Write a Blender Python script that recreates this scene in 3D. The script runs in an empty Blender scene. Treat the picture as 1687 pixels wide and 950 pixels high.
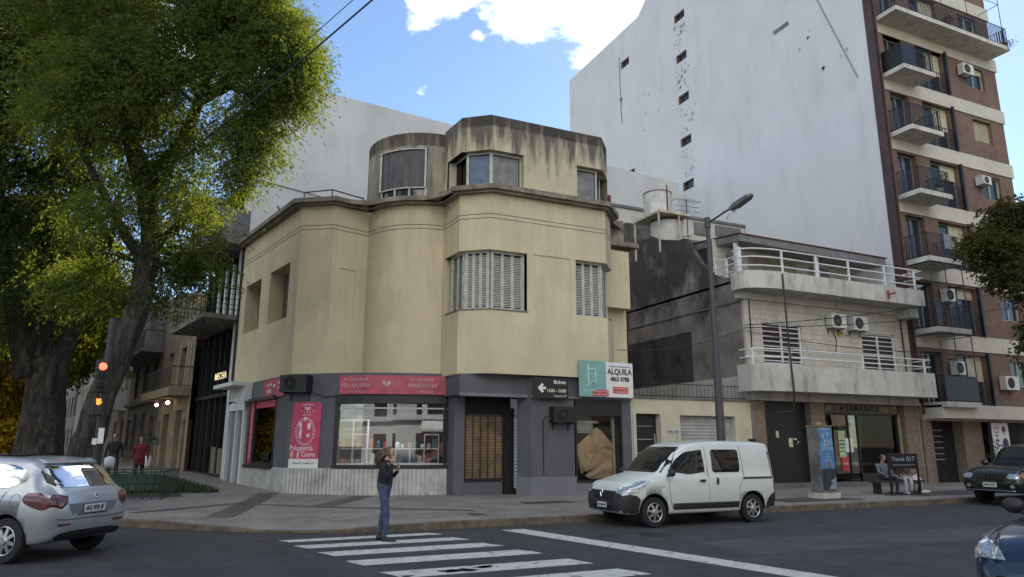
import bpy, bmesh, math, random
import numpy as np
from mathutils import Vector, Matrix
from mathutils.bvhtree import BVHTree
random.seed(7)
R = math.radians
sc = bpy.context.scene
COL = sc.collection

# ------------------------------------------------ camera, sky, sun, exposure
camd = bpy.data.cameras.new('camera')
cam = bpy.data.objects.new('camera', camd)
COL.objects.link(cam)
sc.camera = cam
cam.location = (0, 0, 1.7)
PITCH, YAW, ROLL = R(12.55), R(24.6), R(0.1)
fw = Vector((math.sin(YAW) * math.cos(PITCH), math.cos(YAW) * math.cos(PITCH), math.sin(PITCH)))
rt = Vector((math.cos(YAW), -math.sin(YAW), 0))
up = rt.cross(fw)
rt2 = math.cos(ROLL) * rt + math.sin(ROLL) * up
up2 = -math.sin(ROLL) * rt + math.cos(ROLL) * up
cam.rotation_euler = Matrix((rt2, up2, -fw)).transposed().to_euler()
camd.sensor_width = 36
camd.lens = 36 * 1160 / 1687
camd.clip_start = 0.1
camd.clip_end = 3000

SUN_EL, SUN_AZ = R(38), R(38)       # azimuth measured from +X towards +Y
sd = Vector((math.cos(SUN_EL) * math.cos(SUN_AZ), math.cos(SUN_EL) * math.sin(SUN_AZ), math.sin(SUN_EL)))
sun = bpy.data.lights.new('sun', 'SUN')
sun.energy = 5.0
sun.angle = R(0.5)
sun.color = (1, .93, .8)
suno = bpy.data.objects.new('sun', sun)
COL.objects.link(suno)
suno.rotation_euler = sd.to_track_quat('Z', 'Y').to_euler()

world = bpy.data.worlds.new('World')
sc.world = world
world.use_nodes = True
nt = world.node_tree
nt.nodes.clear()
def N(t, **kw):
    n = nt.nodes.new(t)
    for k, v in kw.items():
        setattr(n, k, v)
    return n
out = N('ShaderNodeOutputWorld')
sky = N('ShaderNodeTexSky', sky_type='NISHITA', sun_disc=False)
sky.sun_elevation = SUN_EL
sky.sun_rotation = math.pi / 2 - SUN_AZ
sky.air_density = 1.0
sky.dust_density = 0.15
sky.ozone_density = 3.0
tc = N('ShaderNodeTexCoord')
def vmath(op, a, b=None):
    n = N('ShaderNodeVectorMath', operation=op)
    for i, s in enumerate((a, b)):
        if s is None: continue
        if isinstance(s, (tuple, list, Vector)): n.inputs[i].default_value = s
        else: nt.links.new(s, n.inputs[i])
    return n
def m_(op, a, b=None, c=None, clamp=False):
    n = N('ShaderNodeMath', operation=op, use_clamp=clamp)
    for i, s in enumerate((a, b, c)):
        if s is None: continue
        if isinstance(s, (int, float)): n.inputs[i].default_value = s
        else: nt.links.new(s, n.inputs[i])
    return n.outputs[0]
dirv = vmath('NORMALIZE', tc.outputs['Generated']).outputs[0]
def pdir(px, py):
    v = rt2 * ((px - 843.5) / 1160) - up2 * ((py - 475) / 1160) + fw
    return v.normalized()
# cloud field: noise on a flattened cloud deck, gathered at the visible cloud masses, then unseen fill clouds
sep = N('ShaderNodeSeparateXYZ'); nt.links.new(dirv, sep.inputs[0])
zz = m_('ADD', m_('MAXIMUM', sep.outputs[2], 0.0), 0.12)
cx_ = m_('DIVIDE', sep.outputs[0], zz); cy_ = m_('DIVIDE', sep.outputs[1], zz)
cmb = N('ShaderNodeCombineXYZ'); nt.links.new(cx_, cmb.inputs[0]); nt.links.new(cy_, cmb.inputs[1])
n1 = N('ShaderNodeTexNoise'); n1.inputs['Scale'].default_value = 3.2; n1.inputs['Detail'].default_value = 9
n1.inputs['Roughness'].default_value = .58; n1.inputs['Distortion'].default_value = .25
nt.links.new(cmb.outputs[0], n1.inputs['Vector'])
bias = None
for (px, py, rad, amp) in ((1030, -70, .165, .6), (900, -30, .095, .45), (985, 50, .085, .5), (700, -14, .06, .42), (640, 0, .03, .2),
                           (700, 160, .03, .17), (790, 58, .018, .16),
                           (220, 90, .10, .30), (430, 90, .05, .3), (120, -60, .2, .3), (-500, 100, .35, .25)):
    d = vmath('DISTANCE', dirv, pdir(px, py)).outputs['Value']
    g = m_('MULTIPLY', m_('SUBTRACT', 1.0, m_('DIVIDE', d, rad * 1.25), clamp=True), amp)
    bias = g if bias is None else m_('MAXIMUM', bias, g)
for (dv, rad, amp) in ((Vector((-.3, -.8, .5)), .85, .40), (Vector((-.8, -.1, .6)), .55, .34), (Vector((.1, -.3, 1)), .5, .30)):  # unseen clouds behind and overhead, added to lift the shaded facades
    d = vmath('DISTANCE', dirv, dv.normalized()).outputs['Value']
    g = m_('MULTIPLY', m_('SUBTRACT', 1.0, m_('DIVIDE', d, rad * 1.25), clamp=True), amp)
    bias = m_('MAXIMUM', bias, g)
cl = m_('ADD', n1.outputs['Fac'], bias)
cr = N('ShaderNodeValToRGB')
cr.color_ramp.elements[0].position = .64; cr.color_ramp.elements[0].color = (0, 0, 0, 1)
cr.color_ramp.elements[1].position = .80; cr.color_ramp.elements[1].color = (1, 1, 1, 1)
nt.links.new(cl, cr.inputs[0])
bg1 = N('ShaderNodeBackground'); bg1.inputs[1].default_value = 0.085
nt.links.new(sky.outputs[0], bg1.inputs[0])
bg2 = N('ShaderNodeBackground'); bg2.inputs[0].default_value = (1, .985, .95, 1); bg2.inputs[1].default_value = 1.25
mx = N('ShaderNodeMixShader')
nt.links.new(cr.outputs[0], mx.inputs[0]); nt.links.new(bg1.outputs[0], mx.inputs[1]); nt.links.new(bg2.outputs[0], mx.inputs[2])
nt.links.new(mx.outputs[0], out.inputs[0])

sc.view_settings.view_transform = 'Standard'
sc.view_settings.look = 'None'
sc.view_settings.exposure = 1.2
sc.view_settings.gamma = 1.0
sc.view_settings.use_curve_mapping = False
sc.cycles.max_bounces = 6
sc.cycles.transparent_max_bounces = 8
sc.cycles.caustics_reflective = False
sc.cycles.caustics_refractive = False

# ------------------------------------------------ materials
MATS = {}
def mat(name, col, rough=.8, var=.12, scale=3.0, bump=.0, bscale=40, metal=0.0, spec=.5, emit=None, estr=0, col2=None,
        streak=0, streakcol=(.05, .045, .04), streakz=None, coat=0, alpha=1, brick=None, crack=0, thr=(.45, .7), sscale=(6, 6, .5), pos=False, trans=0):
    if name in MATS: return MATS[name]
    m = bpy.data.materials.new(name); m.use_nodes = True
    t = m.node_tree; b = t.nodes['Principled BSDF']; L = t.links.new
    def nd(k, **kw):
        n = t.nodes.new(k)
        for a, v in kw.items(): setattr(n, a, v)
        return n
    geo = nd('ShaderNodeNewGeometry')
    P = geo.outputs['Position']
    nz = nd('ShaderNodeTexNoise'); nz.inputs['Scale'].default_value = scale; nz.inputs['Detail'].default_value = 6
    nz.inputs['Roughness'].default_value = .6
    L(P, nz.inputs['Vector'])
    mixn = nd('ShaderNodeMix', data_type='RGBA')
    c2 = col2 if col2 else tuple(c * (1 - var * 2) for c in col)
    c1 = col if col2 else tuple(min(1, c * (1 + var)) for c in col)
    mr = nd('ShaderNodeMapRange'); mr.inputs[1].default_value = .32; mr.inputs[2].default_value = .68
    L(nz.outputs['Fac'], mr.inputs[0]); L(mr.outputs[0], mixn.inputs[0])
    mixn.inputs[6].default_value = (*c1, 1); mixn.inputs[7].default_value = (*c2, 1)
    cur = mixn.outputs[2]
    if brick:
        bw, bh, mort, bc1, bc2, axes = brick
        sp = nd('ShaderNodeSeparateXYZ'); L(P, sp.inputs[0])
        ad = nd('ShaderNodeMath', operation='ADD'); L(sp.outputs[0], ad.inputs[0]); L(sp.outputs[1], ad.inputs[1])
        cb = nd('ShaderNodeCombineXYZ'); L(ad.outputs[0], cb.inputs[0]); L(sp.outputs[2], cb.inputs[1])
        if axes == 'xy':
            L(sp.outputs[0], cb.inputs[0]); L(sp.outputs[1], cb.inputs[1])
        br = nd('ShaderNodeTexBrick'); L(cb.outputs[0], br.inputs['Vector'])
        br.inputs['Scale'].default_value = 1; br.inputs['Brick Width'].default_value = bw; br.inputs['Row Height'].default_value = bh
        br.inputs['Mortar Size'].default_value = mort; br.inputs['Color1'].default_value = (*bc1, 1)
        br.inputs['Color2'].default_value = (*bc2, 1); br.inputs['Mortar'].default_value = (*col, 1)
        mb_ = nd('ShaderNodeMix', data_type='RGBA', blend_type='MULTIPLY'); mb_.inputs[0].default_value = .5
        L(br.outputs['Color'], mb_.inputs[6])
        gm = nd('ShaderNodeMix', data_type='RGBA'); L(mr.outputs[0], gm.inputs[0])
        gm.inputs[6].default_value = (1, 1, 1, 1); gm.inputs[7].default_value = (.45, .45, .45, 1)
        L(gm.outputs[2], mb_.inputs[7])
        cur = mb_.outputs[2]
    if streak:
        mp = nd('ShaderNodeMapping'); mp.inputs['Scale'].default_value = sscale; L(P, mp.inputs['Vector'])
        n2 = nd('ShaderNodeTexNoise'); n2.inputs['Scale'].default_value = 1; n2.inputs['Detail'].default_value = 7; n2.inputs['Roughness'].default_value = .65
        L(mp.outputs[0], n2.inputs['Vector'])
        r2 = nd('ShaderNodeMapRange'); r2.inputs[1].default_value = thr[0]; r2.inputs[2].default_value = thr[1]
        fac = n2.outputs['Fac']
        if streakz:        # (z_none, z_full): dirt that gathers towards a ledge
            sp = nd('ShaderNodeSeparateXYZ'); L(P, sp.inputs[0])
            rz = nd('ShaderNodeMapRange'); rz.inputs[1].default_value = streakz[0]; rz.inputs[2].default_value = streakz[1]
            rz.inputs[3].default_value = -.22; rz.inputs[4].default_value = .16
            L(sp.outputs[2], rz.inputs[0])
            aa = nd('ShaderNodeMath', operation='ADD'); L(fac, aa.inputs[0]); L(rz.outputs[0], aa.inputs[1]); fac = aa.outputs[0]
        L(fac, r2.inputs[0])
        ml = nd('ShaderNodeMath', operation='MULTIPLY'); ml.inputs[1].default_value = streak; L(r2.outputs[0], ml.inputs[0])
        m2 = nd('ShaderNodeMix', data_type='RGBA'); L(ml.outputs[0], m2.inputs[0]); L(cur, m2.inputs[6])
        m2.inputs[7].default_value = (*streakcol, 1); cur = m2.outputs[2]
    if crack:
        vo = nd('ShaderNodeTexVoronoi', feature='DISTANCE_TO_EDGE'); vo.inputs['Scale'].default_value = crack
        wn = nd('ShaderNodeTexNoise'); wn.inputs['Scale'].default_value = 2.2; wn.inputs['Detail'].default_value = 4; L(P, wn.inputs['Vector'])
        wa = nd('ShaderNodeVectorMath', operation='MULTIPLY_ADD'); wa.inputs[1].default_value = (.9, .9, .9); L(wn.outputs['Color'], wa.inputs[0]); L(P, wa.inputs[2])
        L(wa.outputs[0], vo.inputs['Vector'])
        cr_ = nd('ShaderNodeMapRange'); cr_.inputs[1].default_value = .004; cr_.inputs[2].default_value = .014; cr_.inputs[3].default_value = 1; cr_.inputs[4].default_value = 0; L(vo.outputs['Distance'], cr_.inputs[0])
        mk = nd('ShaderNodeTexNoise'); mk.inputs['Scale'].default_value = .45; L(P, mk.inputs['Vector'])
        mk2 = nd('ShaderNodeMapRange'); mk2.inputs[1].default_value = .47; mk2.inputs[2].default_value = .58; mk2.inputs[4].default_value = .75; L(mk.outputs['Fac'], mk2.inputs[0])
        mm_ = nd('ShaderNodeMath', operation='MULTIPLY'); L(cr_.outputs[0], mm_.inputs[0]); L(mk2.outputs[0], mm_.inputs[1])
        m3 = nd('ShaderNodeMix', data_type='RGBA'); L(mm_.outputs[0], m3.inputs[0]); L(cur, m3.inputs[6]); m3.inputs[7].default_value = (col[0] * .35, col[1] * .35, col[2] * .35, 1); cur = m3.outputs[2]
    L(cur, b.inputs['Base Color'])
    b.inputs['Roughness'].default_value = rough; b.inputs['Metallic'].default_value = metal
    b.inputs['Specular IOR Level'].default_value = spec
    if coat: b.inputs['Coat Weight'].default_value = coat; b.inputs['Coat Roughness'].default_value = .05
    if bump:
        n3 = nd('ShaderNodeTexNoise'); n3.inputs['Scale'].default_value = bscale; n3.inputs['Detail'].default_value = 5
        L(P, n3.inputs['Vector'])
        bp = nd('ShaderNodeBump'); bp.inputs['Strength'].default_value = bump; bp.inputs['Distance'].default_value = .02
        L(n3.outputs['Fac'], bp.inputs['Height']); L(bp.outputs[0], b.inputs['Normal'])
    if emit:
        b.inputs['Emission Color'].default_value = (*emit, 1); b.inputs['Emission Strength'].default_value = estr
    if trans: b.inputs['Transmission Weight'].default_value = trans
    MATS[name] = m
    return m
def glass(name, tint=(.02, .022, .025), rough=.03, t=.0, spec=.5, ior=1.45):
    """window pane: part see-through, part mirror"""
    if name in MATS: return MATS[name]
    m = bpy.data.materials.new(name); m.use_nodes = True
    tr = m.node_tree; tr.nodes.clear(); L = tr.links.new
    o = tr.nodes.new('ShaderNodeOutputMaterial')
    gl = tr.nodes.new('ShaderNodeBsdfGlossy'); gl.inputs['Roughness'].default_value = rough
    fr = tr.nodes.new('ShaderNodeFresnel'); fr.inputs['IOR'].default_value = ior
    ad = tr.nodes.new('ShaderNodeMath'); ad.operation = 'MULTIPLY_ADD'; ad.inputs[1].default_value = 1.0; ad.inputs[2].default_value = spec
    ad.use_clamp = True
    L(fr.outputs[0], ad.inputs[0])
    if t > 0:
        ba = tr.nodes.new('ShaderNodeBsdfTransparent'); ba.inputs[0].default_value = (t, t, t, 1)
    else:
        ba = tr.nodes.new('ShaderNodeBsdfDiffuse'); ba.inputs[0].default_value = (*tint, 1)
    mx = tr.nodes.new('ShaderNodeMixShader')
    L(ad.outputs[0], mx.inputs[0]); L(ba.outputs[0], mx.inputs[1]); L(gl.outputs[0], mx.inputs[2]); L(mx.outputs[0], o.inputs[0])
    MATS[name] = m
    return m
def leafmat(name, c1, c2, tr=.45):
    m = bpy.data.materials.new(name); m.use_nodes = True
    t = m.node_tree; t.nodes.clear(); L = t.links.new
    o = t.nodes.new('ShaderNodeOutputMaterial')
    g = t.nodes.new('ShaderNodeNewGeometry')
    nz = t.nodes.new('ShaderNodeTexNoise'); nz.inputs['Scale'].default_value = .9; nz.inputs['Detail'].default_value = 3
    L(g.outputs['Position'], nz.inputs['Vector'])
    mx = t.nodes.new('ShaderNodeMix'); mx.data_type = 'RGBA'
    wr = t.nodes.new('ShaderNodeMath'); wr.operation = 'MULTIPLY_ADD'; wr.inputs[1].default_value = .5; wr.inputs[2].default_value = 0
    ad = t.nodes.new('ShaderNodeMath'); ad.operation = 'ADD'; ad.use_clamp = True
    L(g.outputs['Random Per Island'], wr.inputs[0])
    mr = t.nodes.new('ShaderNodeMapRange'); mr.inputs[1].default_value = .35; mr.inputs[2].default_value = .65; mr.inputs[4].default_value = .6
    L(nz.outputs['Fac'], mr.inputs[0]); L(mr.outputs[0], ad.inputs[0]); L(wr.outputs[0], ad.inputs[1])
    L(ad.outputs[0], mx.inputs[0]); mx.inputs[6].default_value = (*c1, 1); mx.inputs[7].default_value = (*c2, 1)
    d = t.nodes.new('ShaderNodeBsdfDiffuse'); tl = t.nodes.new('ShaderNodeBsdfTranslucent')
    L(mx.outputs[2], d.inputs[0])
    br = t.nodes.new('ShaderNodeMix'); br.data_type = 'RGBA'; br.blend_type = 'MULTIPLY'; br.inputs[0].default_value = 1
    L(mx.outputs[2], br.inputs[6]); br.inputs[7].default_value = (2.3, 1.9, .5, 1); L(br.outputs[2], tl.inputs[0])
    ms = t.nodes.new('ShaderNodeMixShader'); ms.inputs[0].default_value = tr
    L(d.outputs[0], ms.inputs[1]); L(tl.outputs[0], ms.inputs[2]); L(ms.outputs[0], o.inputs[0])
    MATS[name] = m
    return m

# ------------------------------------------------ object helpers
OFF = {}
def thing(name, label, cat, loc=(0, 0, 0), group=None, local=False):
    o = bpy.data.objects.new(name, None); COL.objects.link(o)
    o.location = loc; o.empty_display_size = .2
    o['label'] = label; o['category'] = cat
    if group: o['group'] = group
    OFF[o.name] = Vector((0, 0, 0)) if local else Vector(loc)
    return o
def tag(o, label, cat, group=None):
    o['label'] = label; o['category'] = cat
    if group: o['group'] = group
    return o
class FR:
    """a facade frame: u runs along the wall, d sticks out of it, z is up"""
    def __init__(s, A, ang, z=0):
        s.A = Vector((A[0], A[1], z)); a = R(ang)
        s.t = Vector((math.cos(a), math.sin(a), 0)); s.o = Vector((math.sin(a), -math.cos(a), 0))
    def p(s, u, d, z): return s.A + s.t * u + s.o * d + Vector((0, 0, z))
def fr2(A, B): 
    return FR(A, math.degrees(math.atan2(B[1] - A[1], B[0] - A[0]))), math.hypot(B[0] - A[0], B[1] - A[1])
ID = FR((0, 0), 0)
class MB:
    def __init__(s): s.v = []; s.f = []; s.mi = []; s.m = 0
    def add(s, vs, fs):
        n = len(s.v); s.v += [Vector(v) for v in vs]
        s.f += [tuple(n + i for i in f) for f in fs]; s.mi += [s.m] * len(fs)
        return s
    def hexa(s, p):   # 8 points: bottom 4 ccw, top 4 ccw
        return s.add(p, [(3, 2, 1, 0), (4, 5, 6, 7), (0, 1, 5, 4), (1, 2, 6, 5), (2, 3, 7, 6), (3, 0, 4, 7)])
    def box(s, fr, u0, u1, d0, d1, z0, z1):
        """d0 inner, d1 outer"""
        return s.hexa([fr.p(u0, d1, z0), fr.p(u1, d1, z0), fr.p(u1, d0, z0), fr.p(u0, d0, z0),
                       fr.p(u0, d1, z1), fr.p(u1, d1, z1), fr.p(u1, d0, z1), fr.p(u0, d0, z1)])
    def bx(s, x0, x1, y0, y1, z0, z1):
        return s.hexa([(x0, y0, z0), (x1, y0, z0), (x1, y1, z0), (x0, y1, z0), (x0, y0, z1), (x1, y0, z1), (x1, y1, z1), (x0, y1, z1)])
    def quad(s, a, b, c, d): return s.add([a, b, c, d], [(0, 1, 2, 3)])
    def prism(s, poly, z0, z1, zf=None):
        n = len(poly)
        vs = [(p[0], p[1], z0 if not zf else z0 + zf(*p)) for p in poly] + [(p[0], p[1], z1 if not zf else z1 + zf(*p)) for p in poly]
        return s.add(vs, [tuple(range(n - 1, -1, -1)), tuple(range(n, 2 * n))] + [(i, (i + 1) % n, n + (i + 1) % n, n + i) for i in range(n)])
    def wallstrip(s, poly, z0, z1, th, cap=True):
        """open polyline extruded up with thickness th to its left-hand inner side"""
        n = len(poly); P = [Vector((p[0], p[1])) for p in poly]; I = []
        for i in range(n):
            a = (P[i] - P[i - 1]).normalized() if i else (P[1] - P[0]).normalized()
            b = (P[i + 1] - P[i]).normalized() if i < n - 1 else a
            na = Vector((-a.y, a.x)); nb = Vector((-b.y, b.x)); h = (na + nb).normalized()
            I.append(P[i] + h * th / max(.4, h.dot(na)))
        vs = [(p.x, p.y, z) for z in (z0, z1) for p in P] + [(p.x, p.y, z) for z in (z0, z1) for p in I]
        f = []
        for i in range(n - 1):
            f += [(i, i + 1, n + i + 1, n + i), (2 * n + i + 1, 2 * n + i, 3 * n + i, 3 * n + i + 1),
                  (n + i, n + i + 1, 3 * n + i + 1, 3 * n + i), (i + 1, i, 2 * n + i, 2 * n + i + 1)]
        f += [(0, n, 3 * n, 2 * n), (n - 1, 3 * n - 1, 4 * n - 1, 2 * n - 1)]
        return s.add(vs, f)
    def tube(s, pts, r, seg=8, closed=False, r2=None):
        pts = [Vector(p) for p in pts]; n = len(pts); vs = []; prev = None
        for i, p in enumerate(pts):
            if closed: t = (pts[(i + 1) % n] - pts[i - 1])
            else: t = (pts[min(i + 1, n - 1)] - pts[max(i - 1, 0)])
            t.normalize()
            if prev is None:
                x = t.cross(Vector((0, 0, 1)))
                if x.length < .01: x = t.cross(Vector((1, 0, 0)))
            else: x = prev - t * prev.dot(t)
            x.normalize(); prev = x; y = t.cross(x)
            rr = r[i] if isinstance(r, (list, tuple)) else r
            for k in range(seg):
                a = 2 * math.pi * k / seg
                vs.append(p + (x * math.cos(a) + y * math.sin(a)) * rr)
        fs = [(i * seg + k, i * seg + (k + 1) % seg, (i + 1) * seg + (k + 1) % seg, (i + 1) * seg + k) for i in range(n - 1) for k in range(seg)]
        if closed: fs += [((n - 1) * seg + k, (n - 1) * seg + (k + 1) % seg, (k + 1) % seg, k) for k in range(seg)]
        else: fs += [tuple(range(seg - 1, -1, -1)), tuple(range((n - 1) * seg, n * seg))]
        return s.add(vs, fs)
    def lathe(s, prof, c, axis='z', seg=20):
        """prof = [(r, h)]"""
        c = Vector(c); vs = []
        for r, h in prof:
            for k in range(seg):
                a = 2 * math.pi * k / seg; x, y = r * math.cos(a), r * math.sin(a)
                vs.append(c + (Vector((x, y, h)) if axis == 'z' else Vector((x, h, y)) if axis == 'y' else Vector((h, x, y))))
        n = len(prof)
        fs = [(i * seg + k, i * seg + (k + 1) % seg, (i + 1) * seg + (k + 1) % seg, (i + 1) * seg + k) for i in range(n - 1) for k in range(seg)]
        fs += [tuple(range(seg - 1, -1, -1)), tuple(range((n - 1) * seg, n * seg))]
        return s.add(vs, fs)
    def ball(s, c, r, seg=12, rings=8):
        r = r if isinstance(r, (tuple, list)) else (r, r, r); c = Vector(c)
        vs = [c + Vector((0, 0, -r[2]))]
        for i in range(1, rings):
            a = math.pi * i / rings
            vs += [c + Vector((r[0] * math.sin(a) * math.cos(2 * math.pi * k / seg), r[1] * math.sin(a) * math.sin(2 * math.pi * k / seg), -r[2] * math.cos(a))) for k in range(seg)]
        vs.append(c + Vector((0, 0, r[2]))); e = len(vs) - 1
        fs = [(0, 1 + (k + 1) % seg, 1 + k) for k in range(seg)]
        for i in range(rings - 2):
            fs += [(1 + i * seg + k, 1 + i * seg + (k + 1) % seg, 1 + (i + 1) * seg + (k + 1) % seg, 1 + (i + 1) * seg + k) for k in range(seg)]
        fs += [(e, 1 + (rings - 2) * seg + k, 1 + (rings - 2) * seg + (k + 1) % seg) for k in range(seg)]
        return s.add(vs, fs)
    def facade(s, fr, u0, u1, z0, z1, ops, dep=.2, th=None):
        """wall face with openings (a,b,c,d) and their reveals going dep inwards"""
        us = sorted({u0, u1, *[o[0] for o in ops], *[o[1] for o in ops]}); zs = sorted({z0, z1, *[o[2] for o in ops], *[o[3] for o in ops]})
        us = [u for u in us if u0 <= u <= u1]; zs = [z for z in zs if z0 <= z <= z1]
        for i in range(len(us) - 1):
            for j in range(len(zs) - 1):
                cu, cz = (us[i] + us[i + 1]) / 2, (zs[j] + zs[j + 1]) / 2
                if any(o[0] < cu < o[1] and o[2] < cz < o[3] for o in ops): continue
                s.quad(fr.p(us[i], 0, zs[j]), fr.p(us[i + 1], 0, zs[j]), fr.p(us[i + 1], 0, zs[j + 1]), fr.p(us[i], 0, zs[j + 1]))
        for a, b, c, d in ops:
            s.quad(fr.p(a, 0, c), fr.p(a, 0, d), fr.p(a, -dep, d), fr.p(a, -dep, c))
            s.quad(fr.p(b, 0, d), fr.p(b, 0, c), fr.p(b, -dep, c), fr.p(b, -dep, d))
            s.quad(fr.p(a, 0, d), fr.p(b, 0, d), fr.p(b, -dep, d), fr.p(a, -dep, d))
            s.quad(fr.p(b, 0, c), fr.p(a, 0, c), fr.p(a, -dep, c), fr.p(b, -dep, c))
        return s
    def build(s, name, m, parent=None, smooth=False, bevel=0, tagd=None, kind=None):
        me = bpy.data.meshes.new(name)
        off = OFF.get(parent.name, Vector()) if parent else Vector()
        loc = None
        me.from_pydata([v - off for v in s.v], [], s.f)
        ms = m if isinstance(m, (list, tuple)) else [m]
        for x in ms: me.materials.append(x)
        if len(ms) > 1: me.polygons.foreach_set('material_index', s.mi)
        if smooth: me.polygons.foreach_set('use_smooth', [True] * len(me.polygons))
        me.update()
        o = bpy.data.objects.new(name, me); COL.objects.link(o)
        if parent: o.parent = parent; OFF[o.name] = off
        if bevel:
            b = o.modifiers.new('bevel', 'BEVEL'); b.width = bevel; b.segments = 2; b.limit_method = 'ANGLE'; b.angle_limit = R(40)
        if tagd: tag(o, *tagd)
        if kind: o['kind'] = kind
        return o
def children(o): return [c for c in bpy.data.objects if c.parent == o]
def copy_tree(o, parent=None):
    c = o.copy(); COL.objects.link(c)
    if parent: c.parent = parent
    for ch in children(o): copy_tree(ch, c)
    return c
def dup(root, loc, label=None, rz=None):
    c = copy_tree(root); c.location = loc
    if rz is not None: c.rotation_euler = (0, 0, rz)
    if label: c['label'] = label
    return c
def text(txt, size, fr, u, d, z, m, parent, name='lettering', align='CENTER', ext=.004, sx=1, rot=0, sp=1.0, bold=0.0):
    cu = bpy.data.curves.new('t', 'FONT'); cu.body = txt; cu.size = size; cu.extrude = ext; cu.align_x = align; cu.align_y = 'CENTER'
    cu.space_character = sp; cu.resolution_u = 2; cu.offset = bold
    to = bpy.data.objects.new('t', cu); COL.objects.link(to)
    dg = bpy.context.evaluated_depsgraph_get(); me = bpy.data.meshes.new_from_object(to.evaluated_get(dg))
    bpy.data.objects.remove(to)
    off = OFF.get(parent.name, Vector()) if parent else Vector()
    c, s_ = math.cos(rot), math.sin(rot)
    for v in me.vertices:
        x, y, w = v.co.x * sx, v.co.y, v.co.z
        x, y = x * c - y * s_, x * s_ + y * c
        v.co = fr.p(u + x, d + ext + w, z + y) - off
    me.materials.clear(); me.materials.append(m)
    o = bpy.data.objects.new(name, me); COL.objects.link(o)
    if parent: o.parent = parent; OFF[o.name] = off
    return o

# ------------------------------------------------ material palette
yellow = mat('yellow_render', (.58, .50, .335), .9, .06, .8, bump=.35, bscale=45, streak=.36, streakcol=(.26, .23, .17), streakz=(1.5, 10.2), sscale=(2.6, 2.6, .4), thr=(.45, .76))
yellow2 = mat('weathered_render', (.47, .42, .29), .92, .08, 1.2, bump=.3, bscale=50, streak=.95, streakcol=(.09, .08, .072), streakz=(10.5, 12.6), sscale=(3.2, 3.2, .45), thr=(.42, .62))
tower_r = mat('grimy_render', (.30, .27, .21), .92, .12, 1.5, bump=.3, bscale=50, streak=.85, streakcol=(.075, .068, .06), sscale=(4.5, 4.5, .35), thr=(.40, .66))
cornm = mat('cornice_grime', (.26, .23, .18), .95, .25, 2.5, bump=.4, streak=.7, streakcol=(.06, .055, .05), sscale=(2, 2, 2), thr=(.4, .7))
greyw = mat('grey_paint', (.105, .105, .118), .75, .08, 1.5, bump=.15)
greyl = mat('grey_blue_paint', (.17, .17, .20), .7, .08, 1.5)
plinthm = mat('worn_white_plinth', (.50, .50, .48), .8, .12, 2.5, streak=.55, streakcol=(.12, .11, .09), sscale=(3, 3, 1.2), thr=(.5, .75))
whitep = mat('white_paint', (.62, .63, .64), .6, .05, 2)
blackm = mat('black_metal', (.012, .012, .014), .45, .1, 5)
black2 = mat('dark_interior', (.012, .012, .013), .9, .1, 5)
shutw = mat('offwhite_shutter', (.50, .49, .44), .6, .1, 4)
framew = mat('worn_white_frame', (.48, .48, .45), .6, .15, 5)
curtain = mat('pale_curtain', (.42, .42, .38), .9, .15, 3)
blueblind = mat('blue_grey_blind', (.26, .33, .46), .7, .1, 3)
winglass = glass('window_glass', (.03, .035, .04), .02, .0, .05)
winglass2 = glass('thin_glass', (.03, .035, .04), .02, .9, .0, 1.3)
shopglass = glass('shop_glass', (.03, .03, .03), .01, .92, .085, 1.4)
pink = mat('pink_vinyl', (.50, .045, .12), .4, .12, 2)
pinkw = mat('faded_pink_vinyl', (.46, .07, .12), .5, .18, 3, streak=.4, streakcol=(.25, .07, .07), sscale=(2, 2, 1), thr=(.45, .7))
whitev = mat('white_vinyl', (.70, .70, .68), .5, .04, 3)
fadew = mat('faded_white_vinyl', (.50, .40, .40), .5, .1, 3)
asph = mat('asphalt', (.043, .043, .047), .85, .2, 1.4, bump=.6, bscale=70, streak=.5, streakcol=(.026, .026, .029), sscale=(.45, 1.6, 1), thr=(.45, .66), crack=.5)
pave = mat('pavement', (.22, .20, .18), .85, .1, .9, bump=.15, bscale=40, streak=.45, streakcol=(.085, .075, .068), sscale=(.8, .8, .8), thr=(.45, .72), brick=(1.5, 1.1, .014, (.27, .25, .225), (.22, .205, .185), 'xy'), crack=.6)
paved = mat('dark_paving_band', (.088, .078, .066), .9, .15, 2)
kerbm = mat('worn_kerb_stone', (.17, .135, .095), .9, .25, 4, bump=.4, streak=.6, streakcol=(.05, .045, .035), sscale=(5, 5, 5), thr=(.45, .65))
paintw = mat('road_paint', (.50, .50, .48), .8, .08, 6, streak=.75, streakcol=(.09, .09, .095), sscale=(5, 5, 5), thr=(.55, .64))
whitewall = mat('white_party_wall', (.58, .60, .62), .9, .03, .35, bump=.15, streak=.5, streakcol=(.40, .42, .44), sscale=(.9, .9, .28), thr=(.52, .74))
whitewall2 = mat('offwhite_party_wall', (.50, .50, .50), .92, .05, .3, bump=.1, streak=.5, streakcol=(.32, .32, .32), sscale=(.8, .8, .35), thr=(.48, .75))
oldwhite = mat('old_white_wall', (.50, .48, .43), .92, .08, 1, streak=.5, streakcol=(.2, .18, .15), sscale=(1.5, 1.5, .6), thr=(.5, .75))
sooty = mat('sooty_party_wall', (.23, .21, .19), .95, .22, 1.2, bump=.5, streak=.86, streakcol=(.022, .022, .024), streakz=(5.6, 9.2), sscale=(.9, .9, .6), thr=(.42, .62))
sooty2 = mat('dark_wall_patch', (.065, .062, .060), .95, .3, 1.2, streak=.4)
housew = mat('cream_tiled_front', (.50, .47, .39), .75, .05, 1.5, streak=.25, streakcol=(.25, .22, .17), sscale=(2.5, 2.5, .5), thr=(.5, .8))
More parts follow.
